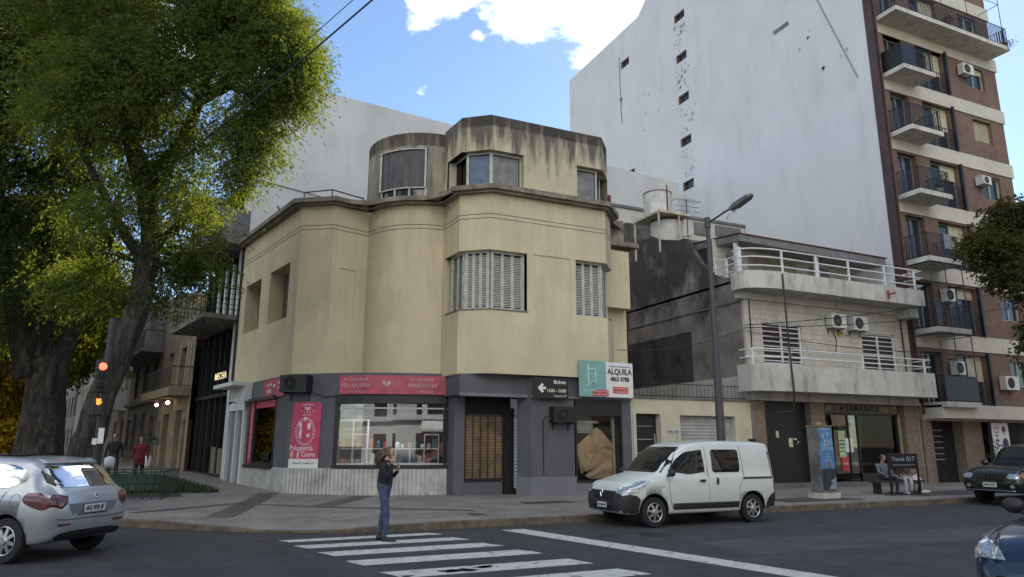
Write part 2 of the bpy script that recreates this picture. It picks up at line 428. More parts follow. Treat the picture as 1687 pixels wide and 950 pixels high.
tilem = mat('tile_block_wall', (.30, .28, .24), .75, .12, 1.5, brick=(.42, .21, .008, (.60, .57, .48), (.55, .52, .44), 'xz'))
concw = mat('stained_white_concrete', (.50, .49, .45), .9, .08, 1.2, bump=.3, streak=.7, streakcol=(.15, .14, .12), sscale=(2.5, 2.5, .8), thr=(.5, .72))
conc = mat('grey_concrete', (.16, .155, .15), .92, .18, 1.5, bump=.3, streak=.5, streakcol=(.07, .065, .06), sscale=(3, 3, .5), thr=(.45, .7))
bandm = mat('cream_band', (.52, .49, .41), .9, .05, 1, streak=.3, streakcol=(.25, .23, .19), sscale=(1.5, 1.5, 1), thr=(.52, .8))
brickm = mat('red_brick', (.20, .15, .12), .9, .15, 1.2, brick=(.24, .07, .010, (.21, .12, .08), (.135, .078, .055), 'xz'))
brickt = mat('tan_brick', (.16, .13, .10), .9, .2, 2.5, brick=(.24, .07, .014, (.34, .25, .17), (.25, .18, .12), 'xz'))
galv = mat('galvanised_metal', (.38, .39, .38), .6, .1, 3)
tankm = mat('asbestos_tank', (.52, .52, .49), .85, .12, 3, streak=.4, streakcol=(.25, .23, .2), sscale=(4, 4, .6), thr=(.5, .7))
rust = mat('red_oxide', (.12, .032, .024), .85, .2, 3)
creamp = mat('cream_paint', (.52, .49, .36), .8, .06, 1.5)
whitemetal = mat('white_metal', (.66, .67, .68), .4, .05, 3)
bark = mat('bark', (.055, .045, .036), .95, .35, 9, bump=1.0, bscale=9, streak=.9, streakcol=(.010, .009, .008), sscale=(9, 9, 1.6), thr=(.42, .56))
grassm = mat('grass_green', (.035, .055, .018), .9, .3, 3)
acw = mat('white_enamel', (.60, .60, .56), .45, .05, 3)
greenm = mat('green_metal', (.02, .05, .03), .6, .2, 4)
dirt = mat('bare_soil', (.06, .045, .03), .95, .3, 4, bump=.5)

P1 = Vector((3.10, 24.40)); DY = Vector((math.cos(R(102.3)), math.sin(R(102.3))))
P0 = P1 + DY * 6.6
def gz(x, y):      # the left street climbs gently
    return .021 * min(max(0, y - 22.5), 70) * min(1, max(0, (9 - x) / 6))

# ================================================= SETTING
def grid_ground(name, xs, ys, z, m, kind='structure'):
    b = MB(); nx, ny = len(xs), len(ys)
    b.add([(x, y, z + gz(x, y)) for y in ys for x in xs], [(j * nx + i, j * nx + i + 1, (j + 1) * nx + i + 1, (j + 1) * nx + i) for j in range(ny - 1) for i in range(nx - 1)])
    return b.build(name, m, kind=kind)
grid_ground('road', [-600, -200, -80, -50, -40, -30, -20, -12, -6, 0, 3, 6, 9, 14, 25, 60, 150, 600], [-600, -200, -60, -20, 0, 8, 14, 18, 22.5, 26, 32, 45, 60, 80, 92.5, 150, 300, 600], 0, asph)
# pavement of the corner block
kl = [(60, 14.65), (30, 14.63), (17, 14.62), (15.2, 14.62), (13.4, 14.62), (9, 14.55), (6.2, 14.50), (5.0, 14.47), (3.9, 14.52)]
kc = [(3.0, 14.75), (2.2, 15.1), (1.4, 15.55), (.6, 16.15)]
kr = [(-.2, 16.85), (-1.3, 18.0), (-2.3, 19.5), (-3.2, 22.0), (-4.0, 25.0), (-5.4, 31.5), (-8.2, 44), (-12.5, 64), (-18.7, 92)]
full = kl + kc + kr
def inset(pts, d):
    r = []
    for i, p in enumerate(pts):
        a = Vector(pts[max(i - 1, 0)]); c = Vector(pts[min(i + 1, len(pts) - 1)]); t = (c - a).normalized(); n = Vector((t.y, -t.x))
        r.append((p[0] + n.x * d, p[1] + n.y * d))
    return r
inn = inset(full, .16)
back = []
for p in inn:
    q = Vector(p)
    if q.x > 5.5: back.append((q.x, 27))
    elif q.y < 27: back.append((5.2 - .05 * len(back), 27 + .06 * len(back)))
    else: back.append((q.x + 9, q.y + 2))
sw = MB()
n = len(inn)
rows = []
K = 6
for i in range(n):
    a, c = Vector(inn[i]), Vector(back[i])
    rows.append([a.lerp(c, (0, .03, .12, .3, .5, .75, 1)[k]) for k in range(K + 1)])
idx0 = 9; idx1 = 9 + 3        # ramp lowers the kerb at the crossing
def ktop(i): return {8: .12, 9: .05, 10: .03, 11: .04, 12: .10}.get(i, .145)
sw.add([(p.x, p.y, (.15 if k else ktop(i) + .005) + gz(p.x, p.y)) for i, r in enumerate(rows) for k, p in enumerate(r)],
       [(i * (K + 1) + k, i * (K + 1) + k + 1, (i + 1) * (K + 1) + k + 1, (i + 1) * (K + 1) + k) for i in range(n - 1) for k in range(K)])
pv = sw.build('sidewalk', pave, kind='structure')
kb = MB()
vs = []
for i, (a, c) in enumerate(zip(full, inn)):
    z = ktop(i)
    vs += [(a[0], a[1], -.05 + gz(*a)), (a[0], a[1], z + gz(*a)), (c[0], c[1], z + .004 + gz(*c)), (c[0], c[1], -.05 + gz(*c))]
kb.add(vs, [(4 * i + j, 4 * i + (j + 1) % 4, 4 * i + 4 + (j + 1) % 4, 4 * i + 4 + j) for i in range(n - 1) for j in range(4)])
kb.build('kerb', kerbm, kind='structure')
# darker bands laid into the paving, and joints
bd = MB()
def band(a, c, w, z=.154):
    a = Vector(a); c = Vector(c); t = (c - a).normalized(); nn = Vector((-t.y, t.x)) * w / 2
    L_ = (c - a).length; k = max(1, int(L_ / 2))
    for i in range(k):
        p = a.lerp(c, i / k); q = a.lerp(c, (i + 1) / k)
        bd.add([(v.x, v.y, z + gz(v.x, v.y) + .002) for v in (p - nn, q - nn, q + nn, p + nn)], [(0, 1, 2, 3)])
band((.9, 17.3), (2.7, 24.6), .62); band((3.4, 19.2), (5.6, 23.0), .6, .155); band((1.6, 20.9), (3.6, 18.9), .22, .156)
band((3.6, 18.9), (6.6, 16.6), .22, .157); band((-.9, 19.2), (1.7, 21.2), .25, .158)
bd.build('paving_band', paved, kind='structure')
pt = MB()
for x0, x1, y0, y1 in ((-1.6, .2, 24.0, 25.3), (15.6, 18.6, 15.4, 16.6), (8.6, 10.2, 17.8, 18.5), (21.6, 27, 15.6, 17.2), (6.1, 6.5, 15.5, 16.0), (11.2, 13.8, 17.2, 18.4)):
    pt.add([(x, y, .1605 + gz(x, y)) for x, y in ((x0, y0), (x1, y0), (x1 - .15, y1), (x0 + .1, y1))], [(0, 1, 2, 3)])
pt.build('paving_patch', mat('patched_paving', (.07, .06, .055), .95, .3, 4, bump=.4), kind='structure')
for k_, (pts_, z_) in enumerate((([(-8, 9.5), (-1.5, 8.8), (-1.2, 10.6), (-7.8, 11.4)], .002), ([(8.5, 9.2), (19, 8.6), (19.2, 10.1), (8.7, 10.8)], .002), ([(1.0, 3), (1.5, 3), (-.6, 14), (-1.1, 14)], .003))):
    q_ = MB(); q_.add([(x, y, z_) for x, y in pts_], [(0, 1, 2, 3)]); q_.build('road_patch', mat('patch_asphalt_%d' % k_, ((.042, .042, .047), (.060, .061, .066), (.038, .038, .043))[k_], .9, .2, .8, bump=.5, bscale=70), kind='structure')
# crosswalk stripes and stop line
for i, (yy, hw) in enumerate(((13.85, .17), (12.98, .22), (12.0, .25), (10.95, .26), (9.78, .27), (8.7, .28), (7.6, .28), (6.5, .28), (5.4, .28), (4.3, .28))):
    cx0 = 1.72 - .24 * (yy - 14.4) * .9; x1 = 4.72 - .22 * (yy - 13.9)
    s_ = MB(); w = hw * (1.0)
    jag = [random.uniform(-.03, .03) for _ in range(6)]
    s_.add([(cx0 + .09 + jag[0], yy - w, .004), (x1 + .09 + jag[1], yy - w, .004), (x1 + jag[2], yy, .004), (x1 - .09 + jag[3], yy + w, .004), (cx0 - .09 + jag[4], yy + w, .004), (cx0 + jag[5], yy, .004)], [(0, 1, 2, 3, 4, 5)])
    s_.build('road_marking', paintw, kind='structure')
q_ = MB(); rs_ = random.Random(9)
for cx1, cy1, n1_, r1 in ((3.6, 9.75, 7, .10), (4.1, 9.9, 5, .07), (2.9, 9.55, 3, .05), (7.5, 12.2, 3, .06), (10.2, 13.3, 5, .08)):
    for k in range(n1_):
        x, y, r_ = cx1 + rs_.gauss(0, .16), cy1 + rs_.gauss(0, .06), r1 * rs_.uniform(.4, 1.4)
        q_.add([(x + r_ * 1.6 * rs_.uniform(.5, 1.2) * math.cos(2 * math.pi * i / 8), y + r_ * rs_.uniform(.5, 1.2) * math.sin(2 * math.pi * i / 8), .0065) for i in range(8)], [tuple(range(8))])
q_.build('oil_stain', mat('oil_stain', (.018, .018, .02), .6, .2, 10), kind='structure')
mh = MB(); mh.lathe([(.33, 0), (.33, .006)], (8.6, 12.0, .001), seg=28); mh.build('manhole_cover', mat('cast_iron', (.03, .03, .032), .5, .3, 30, metal=.4), kind='structure')
s_ = MB(); s_.add([(6.12, 13.86, .004), (6.62, 13.86, .004), (9.0, 3.0, .004), (8.5, 3.0, .004)], [(0, 1, 2, 3)])
s_.build('road_marking', paintw, kind='structure')
# far ground inside blocks and the pavement on our own side, behind the camera
o2 = MB(); o2.add([(x, y, .15) for x, y in ((-60, -3.5), (60, -3.5), (60, -9), (-60, -9))], [(3, 2, 1, 0)]); o2.bx(-60, 60, -3.5, -3.35, -.05, .15)
o2.build('sidewalk', pave, kind='structure')

# ================================================= CORNER BUILDING (cream, rounded, two storeys and penthouse)
B1 = thing('corner_building', 'cream rounded art deco corner building with grey painted shop floor and stained penthouse', 'building', (8, 24, .15))
cc = Vector((7.6, 24.55)); RR = 2.23
def arc(r, a0, a1, n, c=cc): return [(c.x + r * math.cos(R(a0 + (a1 - a0) * i / n)), c.y + r * math.sin(R(a0 + (a1 - a0) * i / n))) for i in range(n + 1)]
P2 = (4.1, 23.75); P4 = (7.6, 22.32); P5 = (7.7, 21.0); P6 = (8.55, 20.33); P7 = (12.93, 20.33); P8 = (13.67, 21.15)
bow = arc(RR, 190, 270, 16)
prof = [tuple(P0), tuple(P1), P2] + bow + [P5, P6, P7, P8, (13.67, 22.2), (15.0, 22.2)]
def seg_facade(b, A, B, z0, z1, ops=(), dep=.3):
    f, l = fr2(A, B); b.facade(f, 0, l, z0, z1, list(ops), dep); return f, l
w = MB()
fL, lL = fr2(P0, P1)
# left face with two deep windows (distance from P1: .83-2.96 and 4.0-5.9)
opsL = [(lL - 2.95, lL - .85, 6.05, 8.03), (lL - 5.9, lL - 4.0, 6.05, 8.03)]
w.facade(fL, 0, lL, 4.0, 9.9, opsL, .55)
seg_facade(w, P1, P2, 4.0, 9.9)
f, l = fr2(P2, bow[0]); w.facade(f, 0, l, 4.0, 9.9, [(.30, .92, 5.99, 7.65)], .035)
w.quad(f.p(.30, -.035, 5.99), f.p(.92, -.035, 5.99), f.p(.92, -.035, 7.65), f.p(.30, -.035, 7.65))
for i in range(16): seg_facade(w, bow[i], bow[i + 1], 3.95, 9.9)
# overhanging bay: solid below the sills and above the heads
for A, B in ((P4, P5), (P5, P6), (P6, P7), (P7, P8), (P8, (13.67, 22.2))):
    f, l = fr2(A, B)
    w.facade(f, 0, l, 3.9, 5.97, []); w.facade(f, 0, l, 7.92, 9.9, [])
inner = [P4, (7.92, 21.05), (8.62, 20.55), (12.85, 20.55), (13.47, 21.22), (13.47, 22.2)]
# sill, head and soffit faces
def ring(b, outp, inp, z, upw):
    for i in range(len(outp) - 1):
        q = [(*outp[i], z), (*outp[i + 1], z), (*inp[i + 1], z), (*inp[i], z)]
        b.quad(*(q if upw else q[::-1]))
outer = [P4, P5, P6, P7, P8, (13.67, 22.2)]
ring(w, outer, inner, 5.97, True); ring(w, outer, inner, 7.92, False)
w.add([(*p, 3.9) for p in (P4, P5, P6, P7, P8, (13.67, 22.2))], [(5, 4, 3, 2, 1, 0)])
# plain piers between the two corner windows and beside them
w.box(FR((0, 20.33), 0), 9.86, 11.70, -.5, -.035, 5.97, 7.92)
w.box(FR((0, 20.33), 0), 9.86, 10.08, -.5, 0, 5.972, 7.918); w.box(FR((0, 20.33), 0), 11.50, 11.70, -.5, 0, 5.972, 7.918)
f, l = fr2(P4, P5); w.box(f, .0, .16, -.4, 0, 5.97, 7.92)
# side wing set back at the right
f, l = fr2((13.67, 22.2), (15.0, 22.2)); w.facade(f, 0, l, 3.0, 9.7, [(.42, .62, 5.0, 6.35)], .15)
w.bx(13.75, 14.85, 21.75, 22.2, 6.7, 8.9)
w.bx(14.95, 15.0, 22.2, 27, 3, 9.7)
w.bx(13.66, 13.9, 21.5, 22.2, .15, 3.9)
w.build('upper_wall', yellow, B1)
g = MB()   # dark raised strips round the top: shade of incised lines put into colour
for z in (9.0, 9.14):
    pts = [tuple(P0), tuple(P1), P2] + bow + [P5, P6, P7, P8, (13.67, 22.2)]
    g.wallstrip([(p[0], p[1]) for p in inset(pts, .005)], z - .012, z + .012, .012)
g.build('groove_shade_strip', mat('groove_shadow', (.13, .11, .08), .95, .1), B1)
c_ = MB()
cp = inset([tuple(P0), tuple(P1), P2] + bow[:-1] + [P4, P5, P6, P7, P8, (13.75, 22.1)], .34)
def roofpoly(): return
c_.wallstrip(cp, 9.92, 10.08, .55); c_.wallstrip(inset([tuple(P0), tuple(P1), P2] + bow[:-1] + [P4, P5, P6, P7, P8, (13.75, 22.1)], .2), 9.84, 9.918, .35)
c_.build('cornice', cornm, B1)
rf = MB(); rf.prism([tuple(P0), tuple(P1), P2] + bow[:-1] + [P4, P5, P6, P7, P8, (15, 22.2), (15, 27), (11, 33), (3, 33)], 9.85, 9.915); rf.build('roof_slab', conc, B1)
# wing ledge
wl = MB(); wl.bx(13.72, 15.3, 21.7, 22.25, 9.1, 9.28); wl.bx(14.0, 14.8, 21.95, 22.6, 9.28, 10.2); wl.build('ledge', cornm, B1)
ch = MB(); ch.bx(14.3, 14.75, 22.7, 23.3, 9.7, 11.5); ch.build('chimney', rust, B1)
# penthouse
pin = inset([P5, P6, P7, P8, (13.67, 22.2)], -.06)
ph = [(7.6, 27.3), (6.3, 26.3)] + arc(2.18, 155, 270, 14)[0:] + pin + [(13.6, 27)]
PT = 12.6
w = MB()
poly = ph
tz = lambda i: PT
for i in range(len(poly) - 1):
    A, Bq = poly[i], poly[i + 1]; f, l = fr2(A, Bq)
    top = 12.58 if i < 16 else 12.68
    mid = Vector(A).lerp(Vector(Bq), .5)
    tw = 1 if i < 16 else 0
    w.m = tw
    ops = []
    if 1 <= i <= 15:
        ang = math.degrees(math.atan2(mid.y - cc.y, mid.x - cc.x)) % 360
        if 205 < ang < 252: ops = [(-.01, l + .01, 10.08, 11.98)]
        if ops:
            w.facade(f, 0, l, 9.9, 10.08, []); w.facade(f, 0, l, 11.98, top, []); continue
    if i == 16:
        w.facade(f, 0, .25, 9.9, top, []); w.facade(f, .25, l, 11.42, top, []); w.facade(f, .25, l, 9.9, 10.18, []); continue
    if A == pin[0]:      # left facet of the bay window
        w.facade(f, 0, l, 11.42, top, []); w.facade(f, 0, l, 9.9, 10.18, []); continue
    if A == pin[1]:
        for a_, b_ in ((1.22, 3.30),): w.facade(f, a_, b_, 9.9, top, [])
        w.facade(f, 0, 1.22, 11.42, top, []); w.facade(f, 0, 1.22, 9.9, 10.15, [])
        w.facade(f, 3.30, l, 11.42, top, []); w.facade(f, 3.30, l, 9.9, 10.1, []); continue
    if A == pin[2]:
        w.facade(f, 0, l, 11.42, top, []); w.facade(f, 0, l, 9.9, 10.1, []); continue
    if A == pin[3]: 
        w.facade(f, 0, l, 9.9, top, []); continue
    w.facade(f, 0, l, 9.9, top, [])
w.m = 0
pi2 = [(7.98, 21.1), (8.66, 20.62), (12.8, 20.62), (13.4, 21.3)]
ring(w, pin[:4], pi2, 11.42, False)
w.prism([p for p in ph], 12.40, 12.415)
w.m = 0; w.bx(9.772, 9.88, 20.40, 20.72, 9.92, 11.42); w.bx(11.70, 11.848, 20.40, 20.72, 9.92, 11.42); w.bx(7.70, 7.9, 22.1, 22.2, 9.92, 11.42)
for poly2, z0, z1 in ((pin, 12.6, 12.68),):
    w.wallstrip(poly2, 12.3, 12.682, .2)
w.wallstrip(ph[1:17], 12.1, 12.582, .18)
w.build('penthouse_wall', [yellow2, tower_r], B1)
# round stair window: curved grey shutter over a low window
a0, a1 = 205, 252
aw = arc(2.14, a0, a1, 12)
sh = MB(); sh.wallstrip(arc(2.14, a0, a1, 12), 10.52, 11.96, .05)
sh.build('curved_blind', mat('stained_dark_blind', (.085, .08, .085), .6, .2, 3, streak=.7, streakcol=(.03, .03, .035), sscale=(7, 7, .3), thr=(.4, .6)), B1)
sh = MB()
for a in (a0, 222, 237, a1):
    p = arc(2.12, a, a + 1, 1)[0]; sh.bx(p[0] - .03, p[0] + .03, p[1] - .03, p[1] + .03, 10.08, 10.52)
sh.wallstrip(arc(2.17, a0, a1, 12), 10.50, 10.54, .06); sh.wallstrip(arc(2.2, a0, a1, 12), 11.95, 11.985, .08)
for a in (a0, a1):
    p = arc(2.19, a, a + 1, 1)[0]; sh.bx(p[0] - .03, p[0] + .03, p[1] - .03, p[1] + .03, 10.5, 11.96)
fo = sh.build('stair_window', framew, B1)
sh = MB(); sh.wallstrip(arc(2.08, a0, a1, 12), 10.08, 10.51, .02); sh.build('pane', winglass, fo)
# corner windows of the penthouse
def cornerwin(pts, z0, z1, name, parent, fill, posts=()):
    fm = MB(); gl = MB(); cu = MB()
    for i in range(len(pts) - 1):
        f, l = fr2(pts[i], pts[i + 1])
        for z in (z0, z1 - .06): fm.box(f, 0, l, -.06, 0, z, z + .06)
        fm.box(f, 0, .055, -.06, .004, z0, z1); fm.box(f, l - .055, l, -.06, .004, z0, z1)
        gl.box(f, .055, l - .055, -.035, -.03, z0 + .06, z1 - .06)
        cu.box(f, .055, l - .055, -.10, -.09, z0 + .06, z1 - .06)
    o = fm.build(name, framew, parent); gl.build('pane', winglass2, o); cu.build('blind', fill, o)
cornerwin([(7.90, 22.1), (7.98, 21.12)], 10.18, 11.42, 'window', B1, curtain)
cornerwin([(7.98, 21.10), (8.66, 20.62)], 10.18, 11.42, 'window', B1, blueblind)
cornerwin([(8.66, 20.62), (9.78, 20.62)], 10.16, 11.42, 'window', B1, curtain)
cornerwin([(11.86, 20.62), (12.8, 20.62)], 10.12, 11.42, 'window', B1, curtain)
cornerwin([(12.8, 20.62), (13.3, 21.2)], 10.12, 11.42, 'window', B1, blueblind)
f, l = fr2(pin[0], pin[1]); 
# louvred shutters of the first floor
def shutters(A, Bq, n, z0, z1, parent):
    f, l = fr2(A, Bq); fm = MB(); pw = (l - .12) / n
    fm.box(f, 0, .06, -.07, .03, z0, z1); fm.box(f, l - .06, l, -.07, .03, z0, z1)
    fm.box(f, .06, l - .06, -.07, .03, z0, z0 + .07); fm.box(f, .06, l - .06, -.07, .03, z1 - .06, z1)
    o = fm.build('shutter_window', framew, parent)
    for k in range(n):
        s_ = MB(); a = .06 + k * pw; b = a + pw
        s_.box(f, a + .004, a + .045, -.04, .0, z0 + .07, z1 - .06); s_.box(f, b - .045, b - .004, -.04, .0, z0 + .07, z1 - .06)
        z = z0 + .12
        while z < z1 - .11:
            s_.hexa([f.p(a + .045, .0, z), f.p(b - .045, .0, z), f.p(b - .045, -.035, z + .03), f.p(a + .045, -.035, z + .03),
                     f.p(a + .045, .0, z + .012), f.p(b - .045, .0, z + .012), f.p(b - .045, -.035, z + .042), f.p(a + .045, -.035, z + .042)])
            z += .057
        s_.build('shutter_leaf', shutw, o)
    bk = MB(); bk.box(f, .05, l - .05, -.09, -.08, z0 + .05, z1 - .05); bk.build('dark_backing', black2, o)
shutters((7.80, 21.95), (7.92, 21.1), 2, 5.98, 7.92, B1)
shutters((7.94, 21.06), (8.60, 20.56), 3, 5.98, 7.92, B1)
shutters((8.64, 20.55), (9.84, 20.55), 3, 5.98, 7.92, B1)
shutters((11.72, 20.55), (12.84, 20.55), 3, 5.98, 7.92, B1)
shutters((12.87, 20.58), (13.45, 21.20), 2, 5.98, 7.92, B1)
sl = MB(); f, l = fr2(P5, P6); sl.wallstrip(inset([(7.62, 22.0), P5, P6, (9.9, 20.33)], .03), 5.93, 5.972, .2); sl.build('window_sill', cornm, B1)
# windows of the left face
for a, b, c, d in opsL:
    q = MB(); q.box(fL, a, b, -.6, -.54, c, d); o = q.build('window', framew, B1)
    q = MB(); q.box(fL, a + .12, b - .05, -.545, -.50, c + .1, d - .06); q.build('rolling_blind', mat('brown_blind', (.075, .06, .05), .7, .2, 3), o)
# roof railing, pipes and aerial
rl = MB(); rp = [(3.15, 24.6), (4.0, 23.9), (5.2, 24.35)]
for z in (10.45,): rl.tube([(*p, z) for p in rp], .025)
for p in rp: rl.tube([(*p, 10.05), (*p, 10.45)], .02)
rl.build('roof_railing', blackm, B1)
pi = MB()
for s_, h, ln in ((2.6, .55, -.25), (3.6, .5, .0)):
    p = P1 + DY * s_; pi.tube([(p.x + .2, p.y, 10.05), (p.x + .2 + ln, p.y, 10.05 + h)], .04, 6)
pi.tube([(3.3, 25, 10.05), (3.3, 25, 10.35)], .07, 8)
pi.tube([(9.4, 22.5, 12.4), (9.4, 22.5, 12.78)], .16, 12)
pi.build('vent_pipe', conc, B1)
ae = MB(); ae.tube([(7.6, 23.5, 12.4), (7.55, 23.5, 13.05)], .018, 5)
for z in (12.75, 12.95): ae.tube([(7.45, 23.4, z), (7.72, 23.6, z - .04)], .012, 5)
ae.build('roof_aerial', blackm, B1)

# ---- ground floor
gf = MB()
G0 = P1 + DY * 4.45
gf0, gl0 = fr2(G0, P1)
wl_ = (gl0 - 4.1, gl0 - 1.2)       # side window
gf.facade(gf0, 0, gl0, .15, 4.0, [(wl_[0], wl_[1], 1.0, 3.25)], .22)
GA = (4.42, 23.40)
gf.facade(*([fr2(P1, GA)[0], 0, fr2(P1, GA)[1]]), .15, 4.0, [], .1)
# gently bowed front carrying the big shop window
gb = [GA, (5.2, 22.87), (6.1, 22.50), (7.0, 22.26), (7.84, 22.14)]
for i in range(4): seg_facade(gf, gb[i], gb[i + 1], 3.1, 4.0); 
for i in range(4): seg_facade(gf, gb[i], gb[i + 1], .15, 1.0)
gf.bx(7.845, 8.2, 21.55, 22.6, .15, 3.249)
gf.bx(7.70, 13.88, 20.72, 22.3, 3.25, 3.89)       # lintel over the entrance
gf.hexa([(9.85, 21.1, .15), (10.1, 20.56, .15), (11.67, 20.56, .15), (11.67, 21.3, .15), (9.85, 21.1, 3.9), (10.1, 20.56, 3.9), (11.67, 20.56, 3.9), (11.67, 21.3, 3.9)])
gf.bx(11.67, 13.5, 20.56, 21.0, .15, .55); gf.bx(11.672, 13.9, 20.56, 21.0, 3.22, 3.895); gf.bx(13.5, 13.9, 20.56, 21.5, .15, 3.22)
gf.bx(8.2, 9.5, 21.6, 21.75, .15, .62)
gf.build('shop_wall', greyw, B1)
tr_ = MB(); tr_.bx(10.05, 13.92, 20.49, 20.56, 3.20, 3.27); tr_.hexa([(9.8, 21.05, .15), (10.06, 20.5, .15), (11.7, 20.5, .15), (11.7, 20.62, .15), (9.8, 21.05, .72), (10.06, 20.5, .72), (11.7, 20.5, .72), (11.7, 20.62, .72)])
tr_.bx(11.7, 13.92, 20.5, 20.56, .15, .5); tr_.bx(7.68, 10.03, 20.66, 20.72, 3.20, 3.30)
tr_.build('wall_trim', greyl, B1)
# fluted white plinth
pl_ = MB(); path = [tuple(G0), tuple(P1), GA] + gb[1:]
pp = inset(path, .03)
pl_.wallstrip(pp, .1, .97, .03)
for i in range(len(pp) - 1):
    A, Bq = Vector(pp[i]), Vector(pp[i + 1]); f, l = fr2(A, Bq); k = max(1, int(l / .125))
    for j in range(k):
        u = (j + .5) * l / k
        pl_.box(f, u - .036, u + .036, 0, .04, .12, .95)
pl_.build('fluted_plinth', plinthm, B1)
# big shop window
sw_ = MB()
s0 = (GA[0] + .02, GA[1] - .02)
sw_.wallstrip(inset(gb, .07), .97, 1.08, .3)
sw_.wallstrip(inset([gb[0], gb[1], gb[2], gb[3], (7.80, 22.15)], .05), 3.02, 3.28, .3)
for p, wd in ((gb[0], .12), ((7.72, 22.17), .07)):
    sw_.bx(p[0], p[0] + wd, p[1] - .05, p[1] + .25, 1.08, 3.02)
fo = sw_.build('shop_window', blackm, B1)
sw_ = MB()
for z in (1.08, 2.84): sw_.wallstrip(inset(gb, -.05), z, z + .05, .05)
for p in (GA, (7.68, 22.2)): sw_.bx(p[0] + .1, p[0] + .15, p[1] + .02, p[1] + .08, 1.1, 2.88)
sw_.build('window_frame', framew, fo)
sw_ = MB(); sw_.wallstrip(inset(gb, -.08), 1.1, 3.0, .006); sw_.build('pane', shopglass, fo)
# ---- things at the shop
sgn = thing('shop_sign', 'long faded pink shop sign above the large pet shop window', 'sign', (6.1, 22.4, 3.3))
f, l = fr2((4.47, 23.20), (7.62, 22.02)); sf = FR((4.47, 23.28), math.degrees(math.atan2(22.10 - 23.28, 7.70 - 4.47))); 
sb = MB(); pth = [(4.50, 23.22), (5.25, 22.74), (6.1, 22.40), (7.0, 22.17), (7.72, 22.06)]
sb.wallstrip(inset(pth, .06), 3.30, 3.90, .03); sb.build('sign_panel', pinkw, sgn)
def along(u):     # frame on the sign curve at distance u
    for i in range(4):
        A, Bq = Vector(pth[i]), Vector(pth[i + 1]); L_ = (Bq - A).length
        if u <= L_ or i == 3: 
            fr, _ = fr2(A, Bq); q = FR((A.x, A.y), math.degrees(math.atan2(Bq.y - A.y, Bq.x - A.x))); return q, u
        u -= L_
for txt, u, z, s_, mm in (('ACCESORIOS', .55, 3.76, .14, fadew), ('PELUQUERIA', .55, 3.58, .17, fadew), ('SALON PARA', 2.65, 3.76, .13, fadew), ('MASCOTAS', 2.70, 3.58, .18, fadew),
                          ('@', .6, 3.38, .09, fadew), ('11 4405 3214', 2.75, 3.38, .10, fadew)):
    if txt.startswith('@'): txt = 'lun a sab 10 a 20'
    q, uu = along(u); text(txt, s_, q, uu, .065, z, mm, sgn, 'lettering', ext=.003)
q, uu = along(1.55); em = MB(); 
for k in range(14):
    a = math.pi * k / 13; em.ball(q.p(uu + .22 * math.cos(a), .07, 3.55 + .20 * math.sin(a)), .016, 6, 4)
for du, dz, r in ((-.08, .1, .06), (.07, .09, .075), (.0, .02, .05)): em.ball(q.p(uu + du, .064, 3.55 + dz), (r, r * .3, r), 10, 6)
em.build('emblem', fadew, sgn)
ss = thing('shop_sign', 'small square pink sign beside the black air conditioner', 'sign', (2.9, 25, 3.5))
sb = MB(); sb.box(gf0, gl0 - 2.55, gl0 - .35, .04, .07, 3.30, 3.95); sb.build('sign_panel', pinkw, ss)
for txt, u, z, s_ in (('SALON', -1.9, 3.75, .16), ('PARA', -1.9, 3.52, .2), ('BAÑO', -.8, 3.78, .16), ('CORTE', -.8, 3.6, .14)): text(txt, s_, gf0, gl0 + u, .07, z, whitev, ss)
em = MB()
for du, dz, r in ((-.06, .02, .07), (.07, .05, .06)): em.ball(gf0.p(gl0 - 1.35 + du, .075, 3.65 + dz), (.03, r, r), 8, 6)
em.build('emblem', whitev, ss)
# side window in the left face
sd_ = MB(); a_, b_ = wl_
sd_.box(gf0, a_ - .08, b_ + .08, -.1, .12, .9, 1.0); sd_.box(gf0, a_ - .08, b_ + .08, -.05, .16, 3.25, 3.36)
for u in (a_, a_ + .55, b_ - .06): sd_.box(gf0, u, u + .06, -.06, .03, 1.0, 3.25)
sd_.box(gf0, a_, b_, -.06, .03, 1.0, 1.05); so_ = sd_.build('side_window', blackm, B1)
sd_ = MB(); sd_.box(gf0, a_ + .06, a_ + .55, -.03, .0, 1.05, 3.25); sd_.box(gf0, a_ + .6, b_ - .06, -.045, -.02, 3.0, 3.25); sd_.build('pink_panel', pink, so_)
for k, ch_ in enumerate('VETERINARIA'): text(ch_, .15, gf0, a_ + .3, .0, 2.95 - k * .165, whitev, so_)
sd_ = MB(); sd_.box(gf0, a_ + .61, b_ - .06, -.05, -.045, 1.05, 3.0); sd_.build('pane', shopglass, so_)
sd_ = MB()
for u in (a_ + 1.1, a_ + 1.9): sd_.box(gf0, u, u + .10, -.25, -.2, 1.0, 2.95)
sd_.build('inner_post', framew, so_)
# banner
bf, bl = fr2(tuple(P1), GA)
bn = thing('banner', 'tall pink dog grooming banner with oval frame on grey wall', 'banner', (3.7, 23.9, 1))
b_ = MB(); x0, x1 = .14, 1.16
def bq(z, w_): return bf.p(w_, .03, z)
b_.hexa([bf.p(x0, .035, 1.26), bf.p(x1 + .02, .035, 1.26), bf.p(x1 + .02, .02, 1.26), bf.p(x0, .02, 1.26), bf.p(x0 + .06, .035, 3.06), bf.p(x1 + .04, .035, 3.06), bf.p(x1 + .04, .02, 3.06), bf.p(x0 + .06, .02, 3.06)])
b_.build('banner_sheet', pink, bn)
b_ = MB(); b_.box(bf, x0, x1 + .02, .02, .036, .97, 1.26); b_.build('banner_footer', whitev, bn)
text('Peluquería', .25, bf, .56, .037, 1.60, whitev, bn, sx=.78); text('Canina', .23, bf, .82, .037, 1.40, whitev, bn, sx=.8)
text('4865 2103   15 4405 3214', .07, bf, .66, .037, 1.12, blackm, bn)
